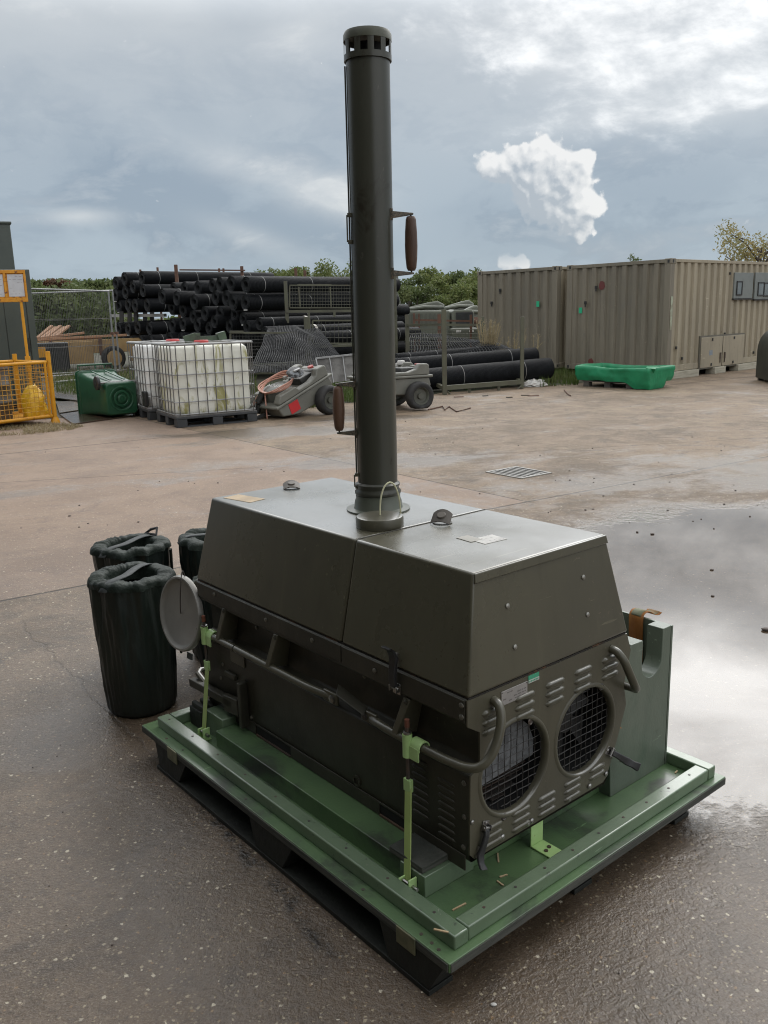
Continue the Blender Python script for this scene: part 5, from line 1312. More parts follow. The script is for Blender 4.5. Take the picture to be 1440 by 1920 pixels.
obj('drum_lid', MB().lathe([(.285, .7805), (.30, .785), (.30, .83), (.285, .845), (.25, .835), (.0001, .845)], 40), mat('drum_lid', (.17, .14, .12), (.13, .11, .095), .4), dm_, smooth=40)
wc = root('jerry_can', 'white plastic can at the left end of the yellow mesh cage', 'can', Mc @ Vector((1.12, -.22, .101)), 0)
obj('can_body', MB().box((-.10, -.08, 0), (.10, .08, .34)), mat('white_can', (.62, .64, .68), None, .4), wc, bevel=.025)
obj('can_cap', MB().cyl((0, .02, .34), (0, .02, .385), .035), BLK, wc)
# notice board on a pole rising from the back corner of the cage
pb = gp(54, 676, 0.95) if False else at(54, 690, 14.45)
nb = root('notice_board', 'rusty yellow framed board with two white notices on a pole', 'notice board', (pb.x, pb.y, 0), R(21))
ztop = at(44, 506, 14.45).z; zbot = at(46, 566, 14.45).z
obj('pole', MB().tube([(0, 0, .001), (0, 0, zbot)], .024, 10).tube([(0, 0, .80), (0, 0, 1.04)], .042, 12), YEL, nb)
BW = .62; x1_ = at(47, 530, 14.45).x - pb.x + .01
fr = MB()
for (a_, b_, c_, d_) in ((x1_ - BW, ztop - .05, x1_, ztop), (x1_ - BW, zbot, x1_, zbot + .065), (x1_ - .03, zbot + .0655, x1_, ztop - .0505), (x1_ - BW, zbot + .0655, x1_ - BW + .03, ztop - .0505), (x1_ - BW / 2 - .022, zbot + .0655, x1_ - BW / 2 + .012, ztop - .0505)):
    fr.box((a_, -.03, b_), (c_, .03, d_))
bf = obj('board_frame', fr, YELB, nb, bevel=.004)
obj('backing', MB().box((x1_ - BW + .02, -.004, zbot + .03), (x1_ - .02, .02, ztop - .03)), YELB, nb)
rnd = random.Random(5)
for k in range(2):
    a_ = x1_ - BW + .045 + k * (BW / 2 - .01); b_ = a_ + BW / 2 - .075
    nt_ = obj('notice', MB().box((a_, -.010, zbot + .085), (b_, -.0045, ztop - .065)), mat('white_notice', (.52, .53, .55), (.46, .47, .49), .4, .05, 6), nb)
    d = MB()
    for row in range(7):
        zz_ = ztop - .10 - row * .045; x_ = a_ + .02
        while x_ < b_ - .03:
            w_ = rnd.uniform(.02, .07)
            if rnd.random() < .6: d.box((x_, -.0115, zz_ - .003), (min(x_ + w_, b_ - .02), -.0102, zz_ + .003))
            x_ += w_ + .02
    obj('faded_print', d, mat('faded_ink', (.30, .25, .25), (.34, .34, .36), .6, .1, 20), nt_)

# ------------------------------------------------------------------ grey green steel shelters at the left edge
SHL = mat('shelter_green', (.062, .074, .062), (.052, .063, .054), .42, .08, 1.5)
p1 = at(74, 675, 16.2)
zt_ = at(50, 505, 16.2).z
sh = root('equipment_shelter', 'grey green steel shelter with double doors behind the yellow cage', 'shelter', (p1.x, p1.y, 0), R(24))
obj('shell', MB().box((-2.4, .02, .10), (0, 2.2, zt_)), SHL, sh, bevel=.01)
for a_, b_ in ((-1.05, -.50), (-.485, -.13)): 
    dd = obj('door', MB().box((a_, .0, .15), (b_, .0195, zt_ - .18)), SHL, sh, bevel=.004)
obj('door', MB().box((-1.62, .0, .15), (-1.065, .0195, zt_ - .18)), SHL, sh, bevel=.004)
obj('corner_strip', MB().box((-.115, -.012, .10), (-.002, .0195, zt_ - .01)), SHL, sh, bevel=.006)
objs('door_latch', MB().box((-.16, -.022, 1.05), (-.135, -.001, 1.30)).box((-.155, -.03, .75), (-.14, -.001, .85)), BLK, sh)
objs('base_skid', MB().box((-2.3, .1, .001), (-.1, .3, .0995)).box((-2.3, 1.8, .001), (-.1, 2.0, .0995)), BLK, sh)
p2 = at(20, 640, 19.2); z2_ = at(22, 420, 19.2).z
sh2 = root('tall_shelter', 'taller grey green steel shelter cut by the left edge of the photo', 'shelter', (p2.x + .28, p2.y, 0), R(26))
obj('shell', MB().box((-2.4, 0, .0), (0, 2.2, z2_)), SHL, sh2, bevel=.012)
obj('roof_edge', MB().box((-2.43, -.03, z2_ + .001), (.03, 2.23, z2_ + .05)), SHL, sh2, bevel=.01)
obj('door', MB().box((-1.9, -.02, .1), (-.5, -.001, z2_ - .4)), SHL, sh2, bevel=.004)
# ------------------------------------------------------------------ rolls of black geogrid
def grid_material(name, base, line, sc=(40, 26), rough=.6):
    m = bpy.data.materials.new(name); m.use_nodes = True; nt = m.node_tree; b = nt.nodes['Principled BSDF']
    tc = nt.nodes.new('ShaderNodeTexCoord'); sp = nt.nodes.new('ShaderNodeSeparateXYZ'); nt.links.new(tc.outputs['Object'], sp.inputs[0])
    x, y, z = (E(nt, sp.outputs[i]) for i in range(3))
    ang = y._m('ARCTAN2', z)
    u = (x * sc[0])._m('FRACT'); v = (ang * sc[1])._m('FRACT')
    n = nse(nt, tc.outputs['Object'], 2.5, 5, .6)
    ln = (u - .5).abs().ss(.36, .46).mx((v - .5).abs().ss(.34, .46))
    col = mixc(nt, ln * (n.ss(.35, .6) * .7 + .3), base, line)
    nt.links.new(col, b.inputs['Base Color']); b.inputs['Roughness'].default_value = rough; b.inputs['Specular IOR Level'].default_value = .14
    bp = nt.nodes.new('ShaderNodeBump'); bp.inputs['Strength'].default_value = .8; bp.inputs['Distance'].default_value = .012
    nt.links.new(ln.s, bp.inputs['Height']); nt.links.new(bp.outputs[0], b.inputs['Normal'])
    return m
GEO = grid_material('geogrid_fine', (.0040, .0046, .0060), (.015, .0165, .019), (24, 13.0))
GEO2 = grid_material('geogrid_coarse', (.0040, .0046, .0058), (.026, .028, .031), (26, 15.0))
TIE = mat('pale_tie', (.30, .30, .29), None, .6); WTAPE = mat('white_tape', (.62, .58, .52), (.50, .47, .42), .6, .1, 20)
GEOEND = mat('geogrid_end', (.0050, .0057, .0070), (.011, .012, .013), .65, .1, 30, bump=.5, bscale=120)
def roll_mesh(L, r, seed, hole=.30):
    # spirally wound roll along +x, slightly out of round, ragged ends with a hollow core
    d = MB(); NS = 40; xs = [0, .004] + [L * k / 12 for k in range(1, 12)] + [L - .004, L]
    for i, x_ in enumerate(xs):
        for k in range(NS):
            a = 2 * math.pi * k / NS; q = r * (1 + .035 * noise.noise((math.cos(a) * 1.3 + seed, math.sin(a) * 1.3, x_ * .6)))
            if i in (0, len(xs) - 1): q *= .97
            d.v.append((x_ + .02 * noise.noise((math.cos(a) * 2, math.sin(a) * 2, seed + i)) * (i in (0, 1)), q * math.cos(a), q * math.sin(a)))
    for i in range(len(xs) - 1):
        for k in range(NS):
            l = (k + 1) % NS; d.f.append((i * NS + k, i * NS + l, (i + 1) * NS + l, (i + 1) * NS + k))
    return d
def end_mesh(L, r, seed, sides, hole=.34):
    d = MB(); NS = 40
    # stepped rings that read as wound layers
    for x0, sg in sides:
        prof = [(r * .97, 0), (r * .90, .004), (r * .86, .022), (r * .80, .020), (r * .76, -.004), (r * .70, -.002), (r * .66, .020), (r * .60, .018), (r * .56, 0), (r * .48, 0), (r * .46, .03), (r * hole, .02), (r * hole, .5)]
        o = len(d.v)
        for q, dx in prof:
            for k in range(NS):
                a = 2 * math.pi * k / NS; w = 1 + .06 * noise.noise((math.cos(a) * 1.5 + seed, math.sin(a) * 1.5, q * 9))
                d.v.append((x0 + sg * (dx - .002), q * w * math.cos(a), q * w * math.sin(a)))
        for i in range(len(prof) - 1):
            for k in range(NS):
                l = (k + 1) % NS; d.f.append((o + i * NS + k, o + i * NS + l, o + (i + 1) * NS + l, o + (i + 1) * NS + k))
    return d
RL = 5.0; protos = []
for v in range(4):
    r_ = .195
    p = bpy.data.objects.new('geogrid_roll', None)
    b_ = obj('roll_sheet', roll_mesh(RL, r_, v * 3.1), GEO2 if v % 2 else GEO, None, smooth=60)
    e_ = obj('roll_end', end_mesh(RL, r_, v * 3.1, ((0.0, 1),)), GEOEND, None, smooth=30); e2_ = obj('roll_end', end_mesh(RL, r_, v * 3.1 + 1, ((RL, -1),)), GEOEND, None, smooth=30)
    bands = [e2_]
    for xx in (.36 + .08 * v, 1.9, 4.0): bands.append(obj('tie_string', MB().lathe([(r_ * 1.025, -.006), (r_ * 1.03, 0), (r_ * 1.025, .006)], 36, Matrix.Translation((xx, 0, 0)) @ Matrix.Rotation(R(90), 4, 'Y')), TIE, None))
    protos.append((b_, e_, bands))
tape_me = obj('white_tape', MB().lathe([(.195 * 1.035, -.035), (.195 * 1.05, 0), (.195 * 1.035, .035)], 36, Matrix.Rotation(R(90), 4, 'Y')), WTAPE, None).data
tagp_me = obj('white_tag', MB().box((-.03, -.035, -.012), (.03, .035, .012)), PAPER, None).data
used = [False] * 4
cnt = [0]
def roll(px, py, D, label, group, rpx=None, yaw=43, length=1.0, tape=None, r=None, pitch=0.0, bands=True, white=False):
    v = cnt[0] % 4; cnt[0] += 1
    c = at(px, py, D)
    if r is None: r = (rpx * D / FPX) if rpx else .195
    t = bpy.data.objects.new('geogrid_roll', None); COL.objects.link(t); tag(t, label, 'mesh roll', group)
    t.location = c; t.rotation_euler = (0, -pitch, R(yaw)); s = r / .195
    b_, e_, bd = protos[v]
    for src in [b_, e_, bd[0]] + (bd[1:] if bands else []):
        k = src.copy(); COL.objects.link(k); k.parent = t
        k.scale = (length, s, s); k.rotation_euler = (cnt[0] * 1.7, 0, 0)
    for x_ in (tape or []):
        k = bpy.data.objects.new('white_tape', tape_me); COL.objects.link(k); k.parent = t; k.location = (x_, 0, 0); k.scale = (1, s, s)
    if white:
        k = bpy.data.objects.new('white_tag', tagp_me); COL.objects.link(k); k.parent = t; k.location = (-.03, -r * .2, -r * .9)
    return t
G1, G2, G3 = 'mesh rolls of the far left stack', 'mesh rolls of the middle stack', 'mesh rolls of the near stillages'
ordn = ['leftmost', 'second', 'third', 'fourth', 'fifth', 'sixth', 'seventh', 'eighth']
def row(lst, D0, dD, stack, rown, grp, rp):
    for i, it in enumerate(lst):
        px, py = it[0], it[1]; rr_ = it[2] if len(it) > 2 else rp
        o_ = ordn[i] + ('' if i == 0 else ' from left'); 
        roll(px, py, D0 + dD * i, 'black mesh roll, %s in the %s of %s' % (o_, rown, stack), grp, rpx=rr_, white=(it[3] if len(it) > 3 else False), length=(it[4] if len(it) > 4 else 1.0), bands=(rr_ >= 11))
S1, S2 = 'the far left stack', 'the middle stack'
row([(217, 531, 12), (233, 523, 12), (266, 521, 12, False, 1.02)], 31, -1.1, S1, 'top row', G1, 12)
row([(216, 554, 12, True), (235, 548, 12), (249, 538, 11), (268, 545, 11.5)], 31, -.9, S1, 'second row', G1, 12)
row([(222, 574, 12.5, True), (240, 572, 12), (253, 573, 12), (276, 572, 12)], 31, -.9, S1, 'third row', G1, 12)
row([(222, 616, 12), (240, 617, 12, True), (258, 614, 12), (280, 616, 12)], 31, -.9, S1, 'bottom row', G1, 12)
row([(325, 541, 11), (346, 542, 13), (371, 540, 13), (398, 535, 12), (412, 533, 13), (433, 532, 14), (461, 534, 14.5, False, 1.0)], 26, -.75, S2, 'top row', G2, 13)
row([(304, 556, 14), (331, 559, 13), (364, 566, 14), (404, 558, 13), (424, 559, 14), (437, 567, 14.5), (460, 568, 14, True, 1.0)], 25.4, -.65, S2, 'second row', G2, 13)
row([(322, 578, 12), (343, 582, 13), (362, 594, 12), (384, 588, 13), (412, 588, 13), (440, 590, 13, False, 1.22)], 25.6, -.6, S2, 'third row', G2, 13)
row([(323, 610, 13), (343, 608, 12, True), (370, 609, 13), (392, 616, 12), (402, 603, 12), (430, 612, 12, False, 1.22)], 25.2, -.55, S2, 'bottom row', G2, 13)
row([(230, 641, 12), (246, 642, 12), (264, 641, 12), (282, 640, 12)], 30.5, -.9, S1, 'lowest row', G1, 12)
row([(318, 636, 13), (340, 637, 13), (362, 636, 13), (386, 640, 13), (410, 637, 13), (436, 640, 13), (462, 640, 13, False, 1.2)], 25, -.5, S2, 'lowest row', G2, 13)
row([(330, 664, 13), (360, 664, 13), (392, 664, 13), (424, 664, 13), (456, 666, 13), (488, 668, 13)], 24.6, -.5, S2, 'ground row', G2, 13)
row([(456, 598, 12, True), (463, 613, 12, True)], 21.9, -.3, 'the pair', 'dark gap beside the netting', G2, 12)
roll(486, 607, 19.8, 'black mesh roll with white tape band, upper of the pair above the netting', G3, rpx=11.5, yaw=43, tape=[1.28], length=.84)
roll(497, 624, 19.5, 'black mesh roll with white tape band, lower of the pair above the netting', G3, rpx=11.5, yaw=43, tape=[1.36], length=.84)
roll(562, 636, 19.9, 'black mesh roll at the bottom of the mesh sided stillage behind the netting', G3, rpx=13, yaw=43, length=.75)
# long low rolls on the right stillage (ends at px)
def long_roll(x0, y0, D0_, x1, y1, D1_, r, label, v):
    a = at(x0, y0, D0_); b_ = at(x1, y1, D1_); dv = b_ - a
    t = roll(x0, y0, D0_, label, 'long rolls on the low stillage', r=r, yaw=math.degrees(math.atan2(dv.y, dv.x)), pitch=math.atan2(dv.z, math.hypot(dv.x, dv.y)), length=dv.length / RL)
    return t
cnt[0] = 1
long_roll(752, 716, 17.2, 1029, 690, 18.5, .215, 'long thick black mesh roll lying in front on the low right stillage', 1)
long_roll(735, 690, 17.8, 1003, 668, 19.0, .19, 'long black mesh roll on top behind the front one on the low right stillage', 1)
long_roll(742, 676, 18.6, 930, 660, 19.6, .15, 'thin black mesh roll at the back of the low right stillage', 1)
for p_ in protos:
    for q in [p_[0], p_[1]] + p_[2]: bpy.data.objects.remove(q)
for nm in ('white_tape', 'white_tag'):
    for o in [o for o in COL.objects if o.name.startswith(nm) and o.parent is None]: bpy.data.objects.remove(o)

# ------------------------------------------------------------------ steel stillages
STL = mat('stillage_olive', (.088, .088, .056), (.070, .066, .045), .5, .1, 3, c3=(.10, .055, .03), s3=6, lo3=.62, hi3=.72)
RUST = mat('rusty_post', (.13, .065, .040), (.09, .045, .03), .75, .08, 6, c3=(.06, .035, .025), s3=12)
OWIRE = mat('olive_wire', (.085, .085, .060), (.065, .065, .05), .5)
def vpost(t, px, y0, y1, D, w=.075, m_=None, name='post'):
    a = at(px, y0, D); b_ = at(px, y1, D); x_ = (a.x + b_.x) / 2
    if t is not None: x_, Y = x_ - t.location.x, D - t.location.y
    else: Y = D
    lo, hi = min(a.z, b_.z), max(a.z, b_.z)
    return obj(name, MB().box((x_ - w / 2, Y - w / 2, max(.002, lo)), (x_ + w / 2, Y + w / 2, hi)), m_ or STL, t, bevel=.004)
def frame(t, x0, y0, x1, y1, D0_, D1_, nu, nv, bar=.03, inner=None, wm=None):
    A, B, C_, D_ = at(x0, y1, D0_), at(x1, y1, D1_), at(x0, y0, D0_), at(x1, y0, D1_)
    o = t.location; A, B, C_, D_ = A - o, B - o, C_ - o, D_ - o
    f_ = obj('side_frame', MB().bar(A, B, bar).bar(C_, D_, bar).bar(A + Vector((0, 0, bar / 2)), C_ - Vector((0, 0, bar / 2)), bar).bar(B + Vector((0, 0, bar / 2)), D_ - Vector((0, 0, bar / 2)), bar), STL, t)
    d = MB()
    for k in range(1, nu): s_ = k / nu; d.tube([A.lerp(B, s_), C_.lerp(D_, s_)], .0042, 4)
    for k in range(1, nv): s_ = k / nv; d.tube([A.lerp(C_, s_), B.lerp(D_, s_)], .0042, 4)
    obj('wire_mesh', d, wm or OWIRE, t); return f_
# upper middle stillage with a mesh side
b0 = gp(600, 690); 
t = root('steel_stillage', 'olive mesh sided steel stillage stacked high behind the netting', 'stillage', (at(600, 600, 20.2).x, 20.2, 0), 0, 'steel stillages')
vpost(t, 537, 606, 527, 20.2); vpost(t, 742, 700, 512, 21.6); vpost(t, 575, 700, 594, 20.1); 
frame(t, 543, 535, 742, 577, 20.2, 21.4, 40, 7)
d = MB(); 
def b3(x0, y0, D0_, x1, y1, D1_, w=.05): d.bar(at(x0, y0, D0_) - t.location, at(x1, y1, D1_) - t.location, w)
b3(536, 584, 20.15, 742, 582, 21.4, .06); b3(558, 534.5, 20.12, 621, 534.5, 20.4, .045); objs('rail', d, STL, t)
d = MB(); b3(560, 538, 20.13, 563, 575, 20.13, .03); b3(619, 538, 20.4, 621, 575, 20.4, .03); objs('gate_bar', d, STL, t)
d = MB(); b3(579, 585, 20.2, 579, 596, 20.2, .05); b3(627, 585, 20.4, 627, 594, 20.4, .05); objs('foot', d, STL, t)
t = root('steel_stillage', 'olive mesh sided steel stillage low behind the first trolley', 'stillage', (at(600, 650, 18.6).x, 18.6, 0), 0, 'steel stillages')
vpost(t, 581, 742, 594, 18.6, .08)
frame(t, 586, 601, 742, 644, 18.6, 19.8, 20, 4, .032)
d = MB(); b3(590, 650, 18.55, 742, 644, 19.7, .05); objs('rail', d, STL, t)
# right low stillage
t = root('steel_stillage', 'low open steel stillage with tall posts carrying long black rolls', 'stillage', (at(900, 720, 17.2).x, 17.2, 0), 0, 'steel stillages')
vpost(t, 833, 740, 580, 16.9, .088); vpost(t, 979, 728, 594, 17.75, .07); vpost(t, 764, 690, 590, 19.2, .09); vpost(t, 905, 700, 594, 20.3, .07)
d = MB(); b3(836, 727, 16.9, 976, 716, 17.75, .085); b3(764, 690, 19.2, 905, 684, 20.3, .08); b3(833, 728, 16.95, 764, 692, 19.2, .07); b3(979, 716, 17.75, 905, 686, 20.3, .07); objs('base_rail', d, STL, t)
d = MB(); b3(880, 721, 17.2, 880, 739, 17.2, .05); b3(935, 717, 17.5, 935, 734, 17.5, .05); objs('foot', d, STL, t)
pts_ = [at(837, 732, 16.9), at(846, 741, 16.92), at(880, 740, 17.15), at(935, 735, 17.45), at(968, 731, 17.66), at(977, 724, 17.72)]
obj('skid_rod', MB().tube([p - t.location for p in pts_], .018, 6), STL, t)
d = MB(); b3(764, 609, 19.2, 905, 609, 20.3, .05); b3(764, 610, 19.15, 833, 608, 17, .04); objs('upper_rail', d, STL, t)
frame(t, 766, 618, 903, 655, 19.22, 20.3, 22, 5, .012)
t = root('steel_stillage', 'rusty steel stillage frame standing behind the low right stillage', 'stillage', (at(820, 650, 23.5).x, 23.5, 0), 0, 'steel stillages')
vpost(t, 777, 680, 587, 23.5, .06, RUST); vpost(t, 824, 690, 589, 22.6, .085, RUST); vpost(t, 883, 690, 590, 23.8, .06, RUST); vpost(t, 786, 660, 588, 25, .05, RUST)
d = MB(); b3(777, 600, 23.5, 883, 602, 23.8, .05); objs('upper_rail', d, RUST, t)
# far left stillage: posts above the rolls, top bar, pale bearers between the tiers
t = root('steel_stillage', 'rust brown stillage posts rising above the far left roll stack', 'stillage', (at(340, 600, 28.5).x, 28.5, 0), 0, 'steel stillages')
for px, y0, y1, D in ((337, 690, 496, 26.6), (459, 690, 499, 28.0), (303, 690, 501, 33), (271, 690, 505, 33), (417, 690, 503, 33), (425, 690, 503, 33.4)): vpost(t, px, y0, y1, D, .09 if D < 30 else .07, RUST)
d = MB(); b3(337, 506, 26.6, 459, 507, 28.0, .04); objs('upper_rail', d, RUST, t)
d = MB(); b3(210, 592, 32.0, 310, 591, 29.3, .10); obj('bearer', d, mat('pale_bearer', (.30, .29, .27), None, .7), t)
d = MB()
for px in (228, 243, 255, 272, 285): b3(px, 584, 30.5, px, 604, 30.5, .12)
objs('tier_post', d, BLK, t)
for i, (px, y1, D) in enumerate(((555, 503, 33), (572, 507, 33))):
    lab = ['rust brown post standing up behind the rolls, left of the pair', 'rust brown post standing up behind the rolls, right of the pair'][i]
    o = obj('steel_post', MB().box((-.05, -.05, 0), (.05, .05, at(px, y1, D).z)), RUST, None); o.location = (at(px, 520, D).x, D, .004); tag(o, lab, 'post', 'rusty posts')
# loose mesh side panel leaning behind the tanks
t = root('stillage_side', 'olive framed wire mesh panel standing behind the tanks', 'mesh panel', (at(490, 650, 17.4).x, 17.4, 0), 0)
frame(t, 432, 624, 556, 700, 17.2, 17.8, 22, 12, .035, wm=mat('dark_wire', (.05, .05, .045), None, .5))
d = MB(); b3(431, 622.5, 17.18, 456, 622.5, 17.3, .05); obj('top_cap', d, STL, t)
# heap of loose netting draped over the stack foot
NET = mat('black_netting', (.016, .017, .019), (.010, .011, .012), .6, .1, 9)
def net(label, corners, apexes, nu, nv, r_, seed, thick=None):
    # corners: 4 world points; apexes add height; strands both ways
    A, B, C_, D_ = corners; d = MB()
    def P(u, v):
        p = A.lerp(B, u).lerp(D_.lerp(C_, u), v)
        for (au, av, su, sv, hh) in apexes: p = p + Vector((0, 0, hh * math.exp(-((u - au) / su) ** 2 - ((v - av) / sv) ** 2)))
        p = p + Vector((.05 * noise.noise((u * 4, v * 4, seed)), .08 * noise.noise((u * 3, v * 3, seed + 5)), .05 * noise.noise((u * 5, v * 5, seed + 9))))
        p.z = max(.01, p.z); return p
    for k in range(nu + 1): d.tube([P(k / nu, j / 14) for j in range(15)], r_, 4, caps=False)
    for k in range(nv + 1): d.tube([P(j / 20, k / nv) for j in range(21)], r_, 4, caps=False)
    o = obj('netting', d, NET, None, smooth=0); tag(o, label, 'netting'); return o
net('heap of loose black netting draped down behind the first trolley', [at(468, 700, 16.0), at(655, 692, 16.6), at(600, 618, 18.3), at(503, 618, 17.9)], [(.38, .75, .32, .5, .10)], 40, 46, .0062, 1)
net('flat black netting sheet lying over the back of the low stillage', [at(765, 662, 19.0), at(985, 672, 19.0), at(900, 640, 21.5), at(770, 628, 21.5)], [(.3, .7, .3, .5, .12), (.8, .3, .3, .5, .18)], 40, 22, .0065, 4)
# grey weathered sheet in a wire frame, right of the netting heap
t = root('sheet_panel', 'grey weathered sheet in a wire frame behind the first trolley', 'mesh panel', (at(625, 690, 16.3).x, 16.3, 0), 0)
A, B, C_, D_ = at(592, 672, 16.2), at(668, 664, 16.6), at(672, 712, 16.4), at(602, 720, 16.0)
o_ = t.location
obj('grey_sheet', MB().add([A - o_ + Vector((0, .03, 0)), B - o_ + Vector((0, .03, 0)), C_ - o_ + Vector((0, .03, 0)), D_ - o_ + Vector((0, .03, 0)), A - o_ + Vector((0, .06, 0)), B - o_ + Vector((0, .06, 0)), C_ - o_ + Vector((0, .06, 0)), D_ - o_ + Vector((0, .06, 0))], [(0, 1, 2, 3), (7, 6, 5, 4), (0, 4, 5, 1), (1, 5, 6, 2), (2, 6, 7, 3), (3, 7, 4, 0)]), mat('grey_board', (.15, .145, .135), (.09, .085, .08), .8, .05, 3, lo=.42, hi=.6), t)
d = MB(); d.bar(A - o_, B - o_, .03); d.bar(A - o_, D_ - o_, .02); d.bar(B - o_, C_ - o_, .02)
for k in (.33, .66): d.bar(A.lerp(B, k) - o_, D_.lerp(C_, k) - o_, .014)
obj('frame_rods', d, CAGE, t)

# ------------------------------------------------------------------ two moulded tank trolleys
GRP = mat('grey_green_plastic', (.160, .157, .132), (.135, .133, .112), .5, .1, 3, bump=.05, bscale=60, c3=(.18, .175, .155), s3=7, lo3=.62, hi3=.8)
REDR = mat('red_reflector', (.50, .022, .024), None, .4)
CABP = mat('salmon_cable', (.52, .27, .20), (.44, .22, .16), .5); 
TYRE = mat('tyre_rubber', (.016, .016, .016), (.030, .028, .026), .7, .1, 9, bump=.3, bscale=60)
HUBM = mat('hub_olive', (.10, .105, .085), (.08, .08, .065), .5)
def wheel(par, c, r, w, flat=False, name='wheel'):
    mm = Matrix.Translation(c) @ Matrix.Rotation(R(90), 4, 'X')
    prof = [(r * .62, -w * .40), (r * .80, -w * .5), (r * .95, -w * .42), (r, -w * .22), (r * .985, 0), (r, w * .22), (r * .95, w * .42), (r * .80, w * .5), (r * .62, w * .40)]
    d = MB().lathe(prof, 40, mm)
    if flat:
        d.v = [(x_ if True else 0, y_ + (.012 * (1 if y_ > c[1] else -1) if z_ < c[2] - r * .5 else 0), max(z_, c[2] - r * .86)) for x_, y_, z_ in d.v]
    wo = obj(name, d, TYRE, par, smooth=60)
    obj('rim', MB().lathe([(r * .63, -w * .36), (r * .60, -w * .40), (r * .54, -w * .30), (r * .50, -w * .12), (r * .22, -w * .10), (r * .20, -w * .30), (.0001, -w * .30)], 32, mm), HUBM, wo, smooth=50)
    obj('rim', MB().lathe([(r * .63, w * .36), (r * .60, w * .40), (r * .54, w * .30), (r * .50, w * .12), (.0001, w * .10)], 32, mm), HUBM, wo, smooth=50)
    d = MB()
    for k in range(5):
        a = k * 2 * math.pi / 5; d.bolt((c[0] + r * .34 * math.cos(a), c[1] - w * .10, c[2] + r * .34 * math.sin(a)), (0, -1, 0), .012, .015)
    objs('wheel_nut', d, BLK, wo)
    return wo
def trolley(label, loc, rz, pitch, flat, cables):
    t = root('tank_trolley', label, 'trolley', loc, 0, 'moulded two wheeled trolleys')
    r = .235; w = .70                                     # local: x forward to the tow eye, y left; the camera sees the -y... side
    t.matrix_world = Matrix.Translation(loc) @ Matrix.Rotation(rz, 4, 'Z') @ Matrix.Translation((0, 0, r)) @ Matrix.Rotation(pitch, 4, 'Y') @ Matrix.Translation((0, 0, -r))
    hw_ = w / 2
    # lower body: wedge hull
    side = [(-.42, .24), (.34, .26), (.66, .37), (.70, .52), (-.44, .52), (-.47, .40)]
    hull = obj('hull', MB().prism(side, -hw_, hw_, axis=1), GRP, t, bevel=.02, seg=3)
    obj('rim_ledge', MB().box((-.50, -hw_ - .03, .521), (.74, hw_ + .03, .565)), GRP, t, bevel=.015)
    for sy in (-1, 1):
        y0, y1 = sorted((sy * (hw_ + .01), sy * (hw_ - .13)))
        d = MB().prism([(-.44, .566), (-.44, .72), (-.40, .745), (-.26, .745), (-.20, .66), (-.06, .62), (.20, .62), (.26, .69), (.58, .69), (.66, .60), (.66, .566)], y0, y1, axis=1)
        obj('side_lip', d, GRP, t, bevel=.015)
    obj('back_lip', MB().box((-.46, -hw_ + .14, .566), (-.34, hw_ - .14, .70)), GRP, t, bevel=.02)
    dome = obj('tank_lid', MB().lathe([(.235, .566), (.235, .66), (.22, .71), (.18, .735), (.06, .74), (.0001, .74)], 36, Matrix.Translation((.36, .0, 0))), mat('lid_grey', (.10, .105, .09), (.085, .09, .078), .45, .1, 6), t, smooth=40)
    obj('lettering', text_mb('NO STEP', .105, Matrix.Translation((.36, .0, .7408)) @ Matrix.Rotation(math.pi / 2 + .0, 4, 'Z'), .0008), mat('white_letters', (.62, .62, .60), None, .5), dome)
    obj('lid_knob', MB().box((.10, -.03, .741), (.16, .03, .80)), mat('knob_grey', (.30, .29, .26), None, .5), dome, bevel=.01)
    for sy in (-1, 1): obj('red_reflector', MB().box((.30, sy * (hw_ + .004) - .002, .33), (.50, sy * (hw_ + .004) + .002, .50)), REDR, hull)
    for sy in (-1, 1): wheel(t, (-.20, sy * (hw_ + .10), r), r, .19, flat and sy > 0)
    obj('axle', MB().cyl((-.20, -hw_ - .08, r), (-.20, hw_ + .08, r), .03, seg=10).box((-.30, -.22, r - .05), (-.1, .22, .27)), BLK, t)
    obj('tow_bar', MB().bar((.62, .0, .42), (.98, .0, .46), .05).tube([(1.0 + .05 * math.cos(k), .05 * math.sin(k), .46) for k in [i * math.pi / 5 for i in range(10)]], .014, 6, closed=True), BLK, t, bevel=.004)
    obj('pump_box', MB().box((-.30, -.15, .566), (-.02, .16, .68)), mat('pump_dark', (.06, .06, .055), (.04, .04, .038), .5, .1, 9), t, bevel=.015)
    if cables:
        d = MB()
        for j in range(5):
            pts = []
            for k in range(25):
                a = 2 * math.pi * k / 24
                pts.append((.33 + (.265 + .012 * j) * math.cos(a), .02 + (.25 + .01 * j) * math.sin(a), .745 + .03 * math.cos(a + 2.6) + .014 * j + .015 * math.sin(3 * a + j)))
            d.tube(pts, .0105, 6)
        obj('cable_coil', d, CABP, t, smooth=60)
        d = MB()
        for j in range(4):
            pts = [(.56, -.10 - .02 * j, .72), (.70, -.16 - .02 * j, .62), (.77 + .01 * j, -.20, .46), (.78, -.12, .32 + .015 * j), (.77, .02, .30 + .012 * j), (.74, .06, .46), (.60, .0, .72)]
            d.tube(smoothpts(pts, 5), .0105, 6)
        obj('cable_loop', d, CABP, t, smooth=60)
        obj('hose_coupling', MB().cyl((.58, -.06, .74), (.72, -.10, .62), .055, seg=14).cyl((.70, -.12, .58), (.78, -.16, .48), .065, seg=14), BLK, t)
        obj('round_lamp', MB().lathe([(.0001, .0), (.13, .0), (.14, .02), (.12, .05), (.0001, .06)], 24, Matrix.Translation((.10, .26, .84)) @ Matrix.Rotation(R(-20), 4, 'X')), mat('lamp_grey', (.16, .17, .18), (.03, .03, .03), .3, .1, 10, lo=.45, hi=.5), t, smooth=40)
